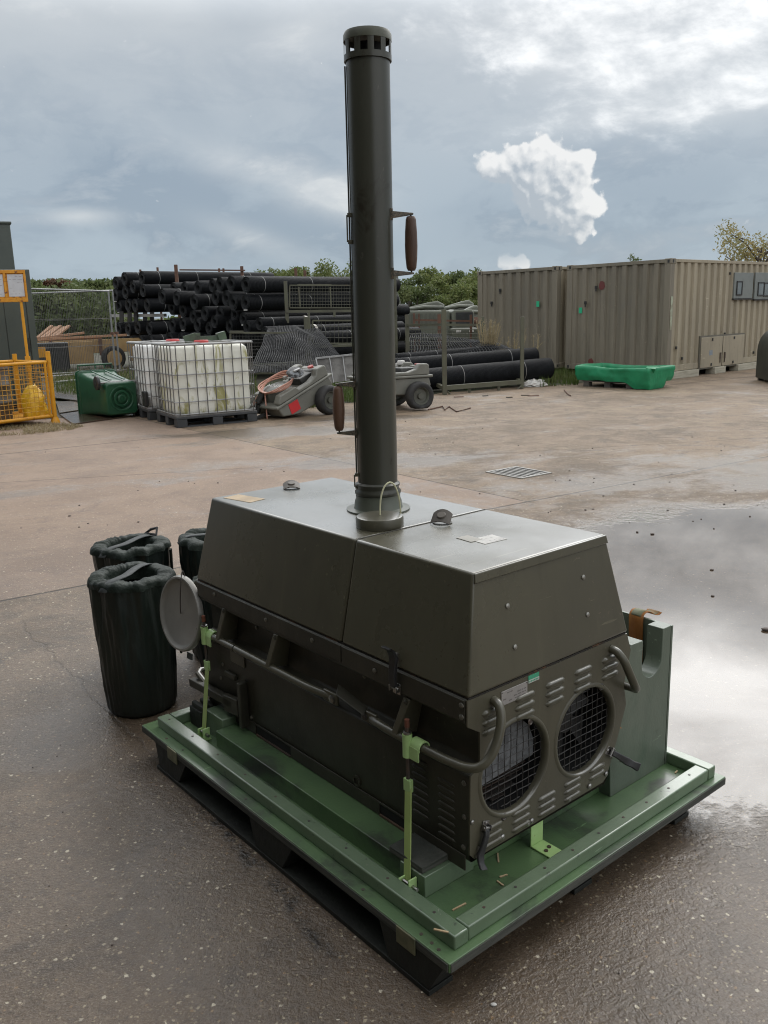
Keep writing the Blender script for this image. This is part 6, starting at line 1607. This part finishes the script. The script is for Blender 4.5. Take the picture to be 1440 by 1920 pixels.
        obj('lever_arm', MB().bar((.14, .30, .90), (-.34, .20, .70), .05, .03).bar((.14, .30, .90), (.04, .34, .90), .06, .02), CAGE, t, bevel=.004)
    obj('red_valve', MB().lathe([(.0001, 0), (.05, 0), (.05, .03), (.0001, .03)], 16, Matrix.Translation((-.38, .05, .705))), mat('valve_red', (.35, .06, .05), None, .5), t)
    if not cables:
        obj('rag', MB().box((-.30, -.33, .70), (-.18, -.24, .78)).box((-.27, -.36, .66), (-.16, -.32, .74)), PAPER, t, bevel=.02)
    return t
w1 = gp(617, 777)
hd = math.atan2(-.72, -.69)
# heading: nose down towards the lower left; the wheel we see stands at w1
def place_trolley(wp, head, pitch, sidey, **kw):
    # the wheel whose contact is wp sits at local (-.20, sidey)
    off = Matrix.Rotation(head, 3, 'Z') @ Vector((-.20, sidey, 0)); base = wp - off
    return trolley(loc=(base.x, base.y, 0), rz=head, pitch=pitch, **kw)
tr1 = place_trolley(w1, math.atan2(-.70, -.72), R(43), .45, label='grey green tank trolley tipped onto its nose with coiled pink cables', flat=False, cables=True)
Mt = tr1.matrix_world.copy(); low = min((Mt @ Vector(v)).z for v in ((1.05, 0, .23), (.66, -.35, .30)))
w2 = gp(787, 769)
tr2 = place_trolley(w2, math.atan2(-.42, -.90), R(0), .45, label='grey green tank trolley standing level with a flat tyre beyond the flue', flat=True, cables=False)
# pivot the tipped one about its axle so wheels stay on the ground
def fix_pitch(t, base, head, pitch):
    t.matrix_world = Matrix.Translation((base.x, base.y, 0)) @ Matrix.Rotation(head, 4, 'Z') @ Matrix.Translation((-.20, 0, .235)) @ Matrix.Rotation(pitch, 4, 'Y') @ Matrix.Translation((.20, 0, -.235))
hd1 = math.atan2(-.70, -.72); fix_pitch(tr1, w1 - Matrix.Rotation(hd1, 3, 'Z') @ Vector((-.20, .45, 0)), hd1, R(22))

# small things near the trolleys
d = MB(); P_ = gp(470, 772); Q_ = gp(528, 762)
o = obj('timber_beam', MB().bar(P_ + Vector((0, 0, .05)), Q_ + Vector((0, 0, .05)), .09), PALW, None, bevel=.004); tag(o, 'weathered timber beam on the ground behind the white tank corner', 'timber')
o = obj('tow_coupling', MB().tube([gp(493, 773) + Vector((0, 0, .04)), gp(517, 768) + Vector((0, 0, .05))], .04, 8).tube([gp(500, 771) + Vector((.05 * math.cos(k), 0, .07 + .04 * math.sin(k))) for k in [i * .7 for i in range(9)]], .015, 6, closed=True), CAGE, None, smooth=40); tag(o, 'rusty steel coupling lying on wet ground before the tipped trolley', 'coupling')
d = MB().tube([gp(803, 768, .012), gp(830, 762, .012), gp(834, 769, .012), gp(842, 762, .012), gp(856, 772, .012), gp(882, 765, .012)], .012, 5)
o = obj('rusty_strap', d, RUST, None); tag(o, 'bent rust red steel strap on the yard right of the flat tyre', 'strap')
d = MB().tube(smoothpts([gp(1058, 731, .012), gp(1064, 738, .012), gp(1070, 742, .012)], 5), .012, 5)
o = obj('rusty_strap', d, RUST, None); tag(o, 'short curved rust red strap left of the green tray', 'strap')
rnd = random.Random(21)
for i in range(5):
    px, py = [(910, 742), (860, 744), (955, 745), (1000, 742), (985, 741), (1040, 742), (1062, 716), (1020, 733), (930, 748)][i]
    p = gp(px, py, .008); l = rnd.uniform(.04, .12); a = rnd.uniform(-.5, .5)
    o = obj('wood_scrap', MB().box((-l, -.022, -.007), (l, .022, .007)), RUST if i % 2 else PALW, None, bevel=.002); o.location = p; o.rotation_euler = (0, 0, a)
    tag(o, 'small broken wood scrap on the yard before the low stillage', 'wood scrap', 'wood scraps before the low stillage')
# crumpled white plastic by the stillage foot
d = MB().sphere((0, 0, 0), 1, 22, 12)
d.v = [(x_ * .26 * (1 + .4 * noise.noise((x_ * 3, y_ * 3, z_ * 3))), y_ * .16 * (1 + .5 * noise.noise((x_ * 4, y_ * 4, z_ * 4))), max(-.02, z_ * .10 * (1 + .9 * noise.noise((x_ * 6, y_ * 6, z_ * 6))))) for x_, y_, z_ in d.v]
o = obj('plastic_scrap', d, PAPER, None, smooth=0); o.location = gp(1002, 722, .03); tag(o, 'crumpled white plastic lying beside the stillage foot', 'plastic scrap')

# ------------------------------------------------------------------ wire fence panels on the left
for i, (x0, y0, D0_, x1, y1, D1_, lab) in enumerate(((20, 541, 23.0, 203, 546, 25.6, 'galvanised wire fence panel with its post showing beside the white tank'), (10, 552, 24.4, 211, 545, 26.0, 'second galvanised wire fence panel just behind the first'))):
    A = at(x0, y0, D0_); B = at(x1, y1, D1_); hA, hB = A.z, B.z
    t = root('wire_fence', lab, 'fence', (B.x, B.y, .004), 0, 'wire fence panels'); o_ = Vector((B.x, B.y, 0))
    A0, B0 = Vector((A.x, A.y, .12)) - o_, Vector((B.x, B.y, .12)) - o_; A1, B1 = Vector((A.x, A.y, hA)) - o_, Vector((B.x, B.y, hB)) - o_
    obj('fence_tube', MB().tube([A0, A1, B1, B0], .03, 8), CAGE, t, smooth=40); obj('fence_tube', MB().tube([A0, B0], .022, 8), CAGE, t)
    d = MB()
    n = 60
    for k in range(1, n): d.tube([A0.lerp(B0, k / n), A1.lerp(B1, k / n)], .0030, 4, caps=False)
    for k in (.33, .66): d.tube([A0.lerp(A1, k), B0.lerp(B1, k)], .0045, 4, caps=False)
    obj('fence_wires', d, CAGED, t)
    obj('fence_foot', MB().box((-.14, -.3, .0), (.14, .3, .13)), PALW, t, bevel=.02)
    obj('clamp', MB().box((-.05, -.05, 1.15), (.05, .05, 1.22)), RUST, t)
# grey scaffold tubes lying on the grass left of the bin
for i, (a_, b_, lab) in enumerate((((98, 694), (142, 701), 'pale timber lath on the grass behind the cage'), ((104, 717), (142, 713), 'grey tube on the grass left of the bin'))):
    o = obj('tube', MB().tube([gp(*a_, .06), gp(*b_, .06)], .03, 8), CAGE if i else TIMB, None); tag(o, lab, 'tube')

# ------------------------------------------------------------------ tan flatbed trailer with planks behind the fence
TANW = mat('tan_trailer_paint', (.38, .25, .11), (.31, .20, .09), .6, .1, 2, c3=(.15, .09, .05), s3=6, lo3=.6, hi3=.72)
PLANK = mat('reddish_plank', (.36, .205, .12), (.26, .15, .09), .75, .08, 4, stretch=(.6, 6, 6))
tb = at(200, 690, 28.2); 
ft = root('flatbed_trailer', 'tan painted flatbed trailer with small wheel behind the wire fence', 'trailer', (tb.x, tb.y, .004), R(33))
zt_ = at(200, 636, 28.2).z
obj('bed_side', MB().box((-3.4, -.06, zt_ - .42), (1.6, .0, zt_)), TANW, ft, bevel=.01)
obj('bed_floor', MB().box((-3.4, .0, zt_ - .22), (1.6, 1.9, zt_ - .12)), TANW, ft)
obj('bed_end', MB().box((-3.46, -.06, zt_ - .42), (-3.405, 1.9, zt_)), TANW, ft)
for x_ in (-2.6, -1.2, .75): obj('side_flap', MB().box((x_, -.12, zt_ - .72), (x_ + .8, -.075, zt_ - .05)), TANW, ft, bevel=.01); 
d = MB()
for x_ in (-3.2, -1.7, -.2, 1.2): d.box((x_, -.14, zt_ - .5), (x_ + .09, -.06, zt_ + .02))
objs('stake_strap', d, RUST, ft)
wheel(ft, (.18, -.24, .38), .38, .20)
obj('rim_paint', MB().lathe([(.235, -.02), (.24, 0), (.10, .01), (.0001, .01)], 24, Matrix.Translation((.18, -.355, .38)) @ Matrix.Rotation(R(90), 4, 'X')), TANW, ft)
objs('chassis_leg', MB().box((-3.0, .2, .0), (-2.85, .35, zt_ - .23)).box((1.3, .2, .0), (1.42, .35, zt_ - .23)), BLK, ft)
for i, (x0, y0, x1, y1, dz, lab) in enumerate(((75, 634, 158, 624, .0, 'long reddish plank lying on the tan trailer, uppermost of the flat ones'), (78, 640, 238, 628, .0, 'long tan plank along the near edge of the tan trailer'), (72, 645, 190, 634, -.02, 'dark edged plank under the long ones on the tan trailer'))):
    a_, b_ = at(x0, y0, 28.4), at(x1, y1, 28.9); a_.z = max(a_.z, zt_ + .05 + dz); b_.z = max(b_.z, zt_ + .05 + dz)
    o = obj('plank', MB().bar(a_, b_, .30, .07), PLANK, None, bevel=.006); tag(o, lab, 'plank', 'planks on the tan trailer')
for i in range(5):
    x0 = 70 + i * 9; a_, b_ = at(x0, 634 - i, 28.9), at(x0 + 27 - i, 611 + (i % 2) * 2.5, 29.8)
    o = obj('plank', MB().bar(a_, b_, .115, .06), PLANK, None, bevel=.006); tag(o, 'slanting reddish plank, %s in the fan of planks on the trailer' % (['leftmost', 'second from left', 'middle', 'second from right', 'rightmost'][i]), 'plank', 'planks on the tan trailer')
yb = root('plastic_box', 'black box with yellow label beside the tan trailer end', 'box', at(78, 660, 25.8), R(20)); yb.location.z = .004
obj('box_body', MB().box((-.5, 0, 0), (.75, .7, .95)), BLK, yb, bevel=.03); obj('yellow_label', MB().box((-.12, -.006, .55), (.12, -.0005, .85)), YEL, yb)

# ------------------------------------------------------------------ old military vehicles beyond the stillages
VEH = mat('vehicle_green', (.10, .105, .08), (.08, .086, .066), .5, .1, 1.5, c3=(.15, .15, .12), s3=4, lo3=.6, hi3=.8)
VEH2 = mat('vehicle_pale_green', (.14, .148, .115), (.115, .122, .096), .5, .1, 1.5, c3=(.18, .18, .155), s3=4, lo3=.6, hi3=.8)
SCRN = mat('vehicle_glass', (.030, .034, .036), (.05, .055, .06), .10, .05, 5)
def PX(t, px, py, D): return at(px, py, D) - t.location
t = root('army_truck', 'pale green army truck cab with dark windscreen beyond the stillage', 'truck', (at(870, 600, 26.5).x, 26.5, .004), 0, 'old army vehicles')
zt_, zb_ = at(870, 581, 26.5).z, at(870, 640, 26.5).z
xl, xr = PX(t, 847, 600, 26.5).x, PX(t, 889, 600, 26.5).x
obj('cab', MB().prism([(xl, .5), (xl, zt_ - .05), (xl + .08, zt_), (xr - .06, zt_), (xr, zt_ - .08), (xr, .5)], .0, 1.9, axis=1), VEH2, t, bevel=.03)
wf = obj('windscreen_frame', MB().box((xl + .12, -.03, zt_ - .46), (xr - .04, -.001, zt_ - .07)), BLK, t, bevel=.01)
obj('windscreen', MB().box((xl + .16, -.036, zt_ - .42), (xr - .08, -.031, zt_ - .11)), SCRN, wf)
obj('bonnet', MB().box((xl - .1, -.9, .6), (xr + .05, -.002, zt_ - .52)), VEH, t, bevel=.06)
obj('bumper', MB().box((xl - .2, -1.05, .5), (xr + .1, -.91, .72)), BLK, t, bevel=.02)
d = MB()
for x_ in (xl + .05, xr - .25): d.box((x_, -.915, .95), (x_ + .14, -.902, 1.03))
objs('marker_plate', d, PAPER, t)
for s_ in (xl + .05, xr - .3): wheel(t, (s_ + .1, -.3, .45), .45, .25) if False else None
for x_ in (xl - .02, xr - .22): obj('wheel', MB().cyl((x_, -.4, .42), (x_ + .22, -.4, .42), .42, seg=24), TYRE, t, smooth=40)
xa = PX(t, 742, 600, 26.5).x
body = obj('canvas_body', MB().prism([(xa, .7), (xa, zt_ - .02), (xa + .1, zt_ + .02), (xl - .06, zt_ + .0), (xl - .02, zt_ - .06), (xl - .02, .7)], .15, 2.2, axis=1), VEH2, t, bevel=.05)
d = MB()
k = xa + .1
while k < xl - .15: d.box((k, .118, zt_ - .42), (k + .06, .1495, zt_ - .08)); k += .13
objs('body_rib', d, VEH, body)
obj('chassis', MB().box((xa, .3, .35), (xl, 1.9, .699)), BLK, t)
obj('wheel', MB().cyl((xa + .6, .2, .42), (xa + .6, .45, .42), .42, seg=24), TYRE, t, smooth=40)
t = root('armoured_vehicle', 'tall olive armoured vehicle corner rising behind the flue', 'armoured vehicle', (at(735, 560, 29).x, 29, .004), 0, 'old army vehicles')
zt_ = at(742, 518, 29).z; xr = PX(t, 755, 560, 29).x; xl = PX(t, 640, 520, 29).x
obj('hull', MB().prism([(xl, .6), (xl, zt_ - .35), (xl + .5, zt_ - .05), (xr - .35, zt_ - .05), (xr - .12, zt_ - .6), (xr, zt_ - 1.05), (xr, .6)], 0, 2.4, axis=1), VEH, t, bevel=.03)
obj('roof_ring', MB().cyl((xr - .25, .3, zt_ - .3), (xr - .25, .3, zt_ + .02), .13, seg=14).box((xr - .34, .15, zt_ - .62), (xr - .16, -.01, zt_ - .2)), VEH, t, bevel=.01)
obj('side_hatch', MB().box((xl + .5, -.03, 1.2), (xl + 1.2, -.001, zt_ - .7)), VEH2, t, bevel=.01)
for k in range(3): obj('wheel', MB().cyl((xl + .4 + k * .75, -.05, .45), (xl + .4 + k * .75, .3, .45), .45, seg=24), TYRE, t, smooth=40)
for i, (x0, x1, yt, yb_, D, lab) in enumerate(((752, 838, 565, 600, 31, 'low army vehicle roof with folded canvas, left of the pair'), (828, 893, 563, 600, 32.5, 'low army vehicle roof with rolled canvas, right of the pair'), (855, 905, 572, 605, 29.5, 'army vehicle with a winch drum beside the container'))):
    t = root('army_vehicle', lab, 'army vehicle', (at((x0 + x1) / 2, 580, D).x, D, .004), 0, 'old army vehicles')
    a_, b_ = PX(t, x0, 580, D).x, PX(t, x1, 580, D).x; z1_ = at(x0, yt, D).z; z0_ = at(x0, yb_, D).z
    obj('hull', MB().prism([(a_, .55), (a_ + .05, z1_ - .42), (a_ + .55 * (b_ - a_), z1_ - .30), (b_ - .08, z1_ - .32), (b_, z1_ - .6), (b_, .55)], 0, 2.2, axis=1), VEH, t, bevel=.04)
    d = MB()
    d.prism([(a_, z1_ - .36), (a_ + .2, z1_ - .22), (a_ + (b_ - a_) * .62, z1_ - .06), (a_ + (b_ - a_) * .80, z1_ - .02), (b_ - .05, z1_ - .16), (b_ - .12, z1_ - .28)], .1, .9, axis=1)
    obj('folded_canvas', d, VEH2, t, bevel=.05)
    obj('roof_tube', MB().tube([(a_ - .1, -.05, z1_ - .33), (a_ + (b_ - a_) * .5, -.08, z1_ - .22), (b_ - .1, -.05, z1_ - .25)], .06, 8).tube([(a_ + .3, -.02, z1_ - .42), (b_, -.02, z1_ - .38)], .04, 8), VEH2, t)
    obj('winch_drum' if i == 2 else 'fitting', MB().cyl((b_ - .35, -.12, z1_ - .55), (b_ - .05, -.12, z1_ - .55), .14, seg=16).box((b_ - .42, -.16, z1_ - .78), (b_ - .37, -.02, z1_ - .3)), RUST if i == 2 else BLK, t)
    for k in range(2): obj('wheel', MB().cyl((a_ + .5 + k * (b_ - a_ - 1.0), -.06, .45), (a_ + .5 + k * (b_ - a_ - 1.0), .28, .45), .45, seg=24), TYRE, t, smooth=40)

# ------------------------------------------------------------------ vegetation
def leafmat(name, a, b_, c_):
    m = bpy.data.materials.new(name); m.use_nodes = True; nt = m.node_tree; b = nt.nodes['Principled BSDF']
    oi = nt.nodes.new('ShaderNodeNewGeometry'); rn = E(nt, oi.outputs['Random Per Island'])
    tc = nt.nodes.new('ShaderNodeTexCoord'); n = nse(nt, tc.outputs['Object'], .9, 3)
    col = mixc(nt, rn, a, b_); col = mixc(nt, n.ss(.5, .68) * .8, col, c_)
    nt.links.new(col, b.inputs['Base Color']); b.inputs['Roughness'].default_value = .55
    b.inputs['Specular IOR Level'].default_value = .3
    tr = nt.nodes.new('ShaderNodeBsdfTranslucent'); nt.links.new(col, tr.inputs[0]); mx_ = nt.nodes.new('ShaderNodeMixShader'); mx_.inputs[0].default_value = .35
    o = nt.nodes['Material Output']; nt.links.new(b.outputs[0], mx_.inputs[1]); nt.links.new(tr.outputs[0], mx_.inputs[2]); nt.links.new(mx_.outputs[0], o.inputs[0])
    return m
LF_D = leafmat('hedge_leaves', (.085, .115, .042), (.12, .155, .055), (.16, .18, .075))
LF_L = leafmat('willow_leaves', (.11, .15, .045), (.19, .21, .075), (.15, .19, .06))
LF_A = leafmat('autumn_leaves', (.26, .24, .10), (.34, .27, .11), (.22, .23, .11))
LF_R = leafmat('russet_leaves', (.14, .075, .045), (.17, .09, .055), (.12, .09, .05))
BARK = mat('bark', (.075, .062, .048), (.05, .042, .034), .9, .05, 6)
def leaves(clumps, n, size, rs):
    N = n; c = np.array([q[:3] for q in clumps]); r = np.array([q[3] for q in clumps]); w = r ** 2; w = w / w.sum()
    rg = np.random.default_rng(rs); idx = rg.choice(len(c), N, p=w)
    dirs = rg.normal(size=(N, 3)); dirs /= np.linalg.norm(dirs, axis=1)[:, None]
    rad = rg.random(N) ** .45
    p = c[idx] + dirs * (r[idx] * rad)[:, None] * np.array([1, 1, .8])
    a = rg.normal(size=(N, 3)); a /= np.linalg.norm(a, axis=1)[:, None]; b = np.cross(a, rg.normal(size=(N, 3))); b /= np.linalg.norm(b, axis=1)[:, None]
    s = size * (.6 + .8 * rg.random(N))[:, None]
    v = np.stack([p - a * s, p + b * s * .45, p + a * s, p - b * s * .45], 1).reshape(-1, 3)
    f = np.arange(4 * N).reshape(-1, 4)
    d = MB(); d.v = [tuple(q) for q in v]; d.f = [tuple(q) for q in f]; return d
def obj_fast(name, d, m_, par):
    me = bpy.data.meshes.new(name); me.from_pydata(d.v, [], d.f); me.materials.append(m_); o = bpy.data.objects.new(name, me); COL.objects.link(o)
    if par is not None: o.parent = par
    return o
def tree(name, label, cat, x_, y_, h, w, n, leaf, size, seed, group, limbs=9, dens=1.0, low=.25, gaps=14):
    t = root(name, label, cat, (x_, y_, .004), 0, group); rg = random.Random(seed)
    d = MB(); d.tube([(0, 0, 0), (.04 * h * .3, 0, h * .25), (.02, .05, h * .55), (.05, 0, h * .85)], [.035 * h, .028 * h, .018 * h, .006 * h], 7)
    cl = []
    for k in range(limbs):
        a = k * 2.4 + rg.random(); z0_ = h * (low + .5 * k / limbs); z1_ = min(h * .97, z0_ + h * rg.uniform(.18, .42)); q = w * rg.uniform(.45, .95)
        e = (q * math.cos(a), q * math.sin(a), z1_)
        d.tube([(0, 0, z0_), (e[0] * .5, e[1] * .5, (z0_ + z1_) / 2 + .04 * h), e], [.012 * h, .008 * h, .003 * h], 5)
        for j in range(max(2, gaps // limbs)):
            cl.append((e[0] * rg.uniform(.5, 1.1) + rg.uniform(-.2, .2) * w, e[1] * rg.uniform(.5, 1.1) + rg.uniform(-.2, .2) * w, z1_ + rg.uniform(-.16, .08) * h, w * rg.uniform(.16, .36)))
    cl.append((0, 0, h * .9, w * .28))
    obj_fast('trunk', d, BARK, t); obj_fast('crown', leaves(cl, n, size, seed), leaf, t)
    return t
# bushes and small trees between flue and containers
tx = [(765, 540, 42, 1.5), (795, 533, 44, 1.7), (822, 538, 41, 1.5), (848, 529, 43, 1.8), (872, 540, 40, 1.5), (893, 536, 42, 1.6), (780, 556, 38, 1.3), (860, 556, 38, 1.4), (905, 548, 40, 1.5)]
wh = ['first', 'second', 'third', 'fourth', 'fifth', 'sixth', 'seventh', 'eighth', 'ninth']
for i, (px, py, D, w_) in enumerate(tx):
    p = at(px, py - 18, D); tree('bush_tree', 'light green bushy tree beyond the vehicles, %s from the flue side' % wh[i], 'tree', p.x, D, p.z, w_, 5200, LF_L if i % 3 else LF_D, .08, 40 + i, 'bushy trees beyond the vehicles', low=.12, gaps=22)
for i, (px, py, D, w_, lab) in enumerate(((520, 506, 45, 1.3, 'small willow top showing above the rolls, leftmost of three'), (548, 503, 45, 1.4, 'small willow top showing above the rolls, middle of three'), (622, 502, 43, 1.8, 'wide willow top showing above the rolls left of the flue'))):
    p = at(px, py, D); tree('bush_tree', lab, 'tree', p.x, D, p.z, w_, 3000, LF_L, .075, 60 + i, 'willows behind the rolls', low=.3, gaps=16)
p = at(1428, 432, 34); tree('autumn_tree', 'thin autumn tree with yellowing leaves rising behind the windowed container', 'tree', p.x, 34, p.z, 1.9, 3600, LF_A, .06, 77, None, limbs=12, low=.35, gaps=72)
p = at(1176, 490, 40); tree('autumn_tree', 'small tree top just showing above the windowed container roof', 'tree', p.x, 40, p.z, .7, 700, LF_D, .06, 78, None, limbs=6, low=.4, gaps=14)
# hedge slope on the far left
cl = []; rg = random.Random(4)
for k in range(170):
    px = rg.uniform(-60, 240); D = rg.uniform(46, 58); q = at(px, rg.uniform(548, 615), D); cl.append((q.x, D, q.z, rg.uniform(.5, 1.0)))
for k in range(60):
    px = -60 + 300 * k / 60; q = at(px, 543 + 5 * noise.noise((k * .3, 0, 0)), 57); cl.append((q.x, 57, q.z, .8))
h_ = obj_fast('hedge', leaves(cl, 42000, .15, 5), LF_D, None); tag(h_, 'green overgrown hedge bank beyond the wire fence on the left', 'hedge', kind='stuff')
q = at(112, 533, 56); t = root('russet_bush', 'reddish brown bush on top of the green hedge bank', 'bush', (q.x, 55.5, .004), 0)
obj_fast('crown', leaves([(-.6, 0, q.z, .28), (-.2, 0, q.z + .05, .32), (.3, 0, q.z, .3), (.7, 0, q.z - .05, .25)], 700, .12, 9), LF_R, t); obj_fast('stem', MB().tube([(0, 0, 0), (0, 0, q.z)], .06, 6), BARK, t)
# low far hedge line behind everything
cl = []
for k in range(150):
    x_ = -36 + 80 * k / 150; cl.append((x_, 62 + 3 * noise.noise((k, 0, 0)), 0.6 + .8 * noise.noise((k * .4, 3, 0)), 1.3))
h_ = obj_fast('far_hedge', leaves(cl, 26000, .22, 6), LF_D, None); tag(h_, 'far green hedge line closing the yard behind all vehicles', 'hedge', kind='stuff')

# grass on the verge
GR1 = leafmat('grass_green', (.060, .095, .022), (.10, .14, .035), (.15, .14, .06))
GR2 = leafmat('grass_straw', (.26, .21, .12), (.36, .30, .18), (.20, .17, .09))
def blades(spots, h0, h1, w_, rs, bend=.5):
    rg = np.random.default_rng(rs); d = MB()
    for (x_, y_) in spots:
        h = rg.uniform(h0, h1); a = rg.uniform(0, 6.28); b_ = rg.uniform(.1, bend) * h; ux_, uy_ = math.cos(a), math.sin(a); q = w_ * rg.uniform(.6, 1.3)
        o = len(d.v); px_, py_ = -uy_ * q, ux_ * q
        d.v += [(x_ - px_, y_ - py_, .002), (x_ + px_, y_ + py_, .002), (x_ + ux_ * b_ * .4 + px_ * .7, y_ + uy_ * b_ * .4 + py_ * .7, h * .6), (x_ + ux_ * b_ * .4 - px_ * .7, y_ + uy_ * b_ * .4 - py_ * .7, h * .6), (x_ + ux_ * b_, y_ + uy_ * b_, h)]
        d.f += [(o, o + 1, o + 2, o + 3), (o + 3, o + 2, o + 4)]
    return d
def area(pxs, n, rs):
    rg = random.Random(rs); out = []
    P = [gp(*q) for q in pxs]; x0, x1 = min(p.x for p in P), max(p.x for p in P); y0, y1 = min(p.y for p in P), max(p.y for p in P)
    while len(out) < n:
        x_, y_ = rg.uniform(x0, x1), rg.uniform(y0, y1); ins = False; j = len(P) - 1
        for i in range(len(P)):
            if (P[i].y > y_) != (P[j].y > y_) and x_ < (P[j].x - P[i].x) * (y_ - P[i].y) / (P[j].y - P[i].y) + P[i].x: ins = not ins
            j = i
        if ins and noise.noise((x_ * 1.7, y_ * 1.7, rs)) > -.25 + .2 * rg.random(): out.append((x_, y_))
    return out
sp_ = area([(95, 700), (480, 700), (480, 740), (380, 755), (140, 742), (98, 735)], 6500, 1) + area([(470, 735), (670, 725), (672, 757), (600, 765), (478, 772)], 4200, 2) + area([(1020, 702), (1085, 700), (1085, 722), (1010, 726)], 1500, 3) + area([(830, 690), (1060, 680), (1060, 712), (990, 722), (840, 735)], 2200, 4)
tag(obj_fast('grass', blades(sp_, .06, .26, .006, 1), GR1, None), 'rough green grass along the back edge of the yard', 'grass', kind='stuff')
tag(obj_fast('low_dry_grass', blades(area([(0, 800), (110, 795), (160, 800), (110, 812), (0, 818)], 1800, 5), .015, .07, .005, 12, 1.6), GR2, None), 'short trampled dry grass in front of the yellow cage', 'grass', kind='stuff')
sp_ = area([(95, 690), (480, 690), (470, 715), (95, 720)], 2600, 6) + area([(480, 735), (560, 735), (560, 770), (480, 775)], 500, 7) + area([(840, 660), (960, 660), (960, 690), (840, 700)], 900, 8)
tag(obj_fast('dry_grass', blades(sp_, .04, .26, .005, 2, 1.2), GR2, None), 'dry straw coloured grass among the stored steel', 'grass', kind='stuff')
# tall dry stalks before the plain container
def plume(label, px, py, D, h, n, seed, spread):
    p = at(px, py, D); t = root('dry_weed', label, 'weed', (p.x, D, .004), 0, 'dry weeds before the containers'); rg = random.Random(seed); d = MB(); e = MB()
    for k in range(n):
        a = rg.uniform(0, 6.28); q = spread * rg.random(); hh = h * rg.uniform(.7, 1.0); tip = Vector((q * math.cos(a) * 1.3, q * math.sin(a), hh))
        m_ = tip * .55 + Vector((-.03, 0, .08)); d.tube([(0, 0, 0), m_, tip], [.008, .007, .005], 4)
        for j in range(26):
            s_ = rg.uniform(.55, 1.0); c_ = m_.lerp(tip, (s_ - .55) / .45); dd = Vector((rg.uniform(-1, 1), rg.uniform(-1, 1), rg.uniform(0, 1))) * .05
            o = len(e.v); e.v += [tuple(c_), tuple(c_ + dd + Vector((.008, 0, 0))), tuple(c_ + dd * 1.2)]; e.f.append((o, o + 1, o + 2))
    obj_fast('stalks', d, mat('dry_stalk', (.30, .24, .14), (.22, .18, .10), .8), t); obj_fast('seed_heads', e, GR2, t)
plume('tall tan plume of dry grass at the left edge of the plain container', 920, 690, 19.6, 1.4, 42, 1, .30)
plume('thin arching dry stalks in the middle of the plain container wall', 965, 700, 19.8, 1.15, 14, 2, .5)
plume('single tall dry stalk near the gap between the containers', 1010, 705, 19.2, 1.25, 3, 3, .5)
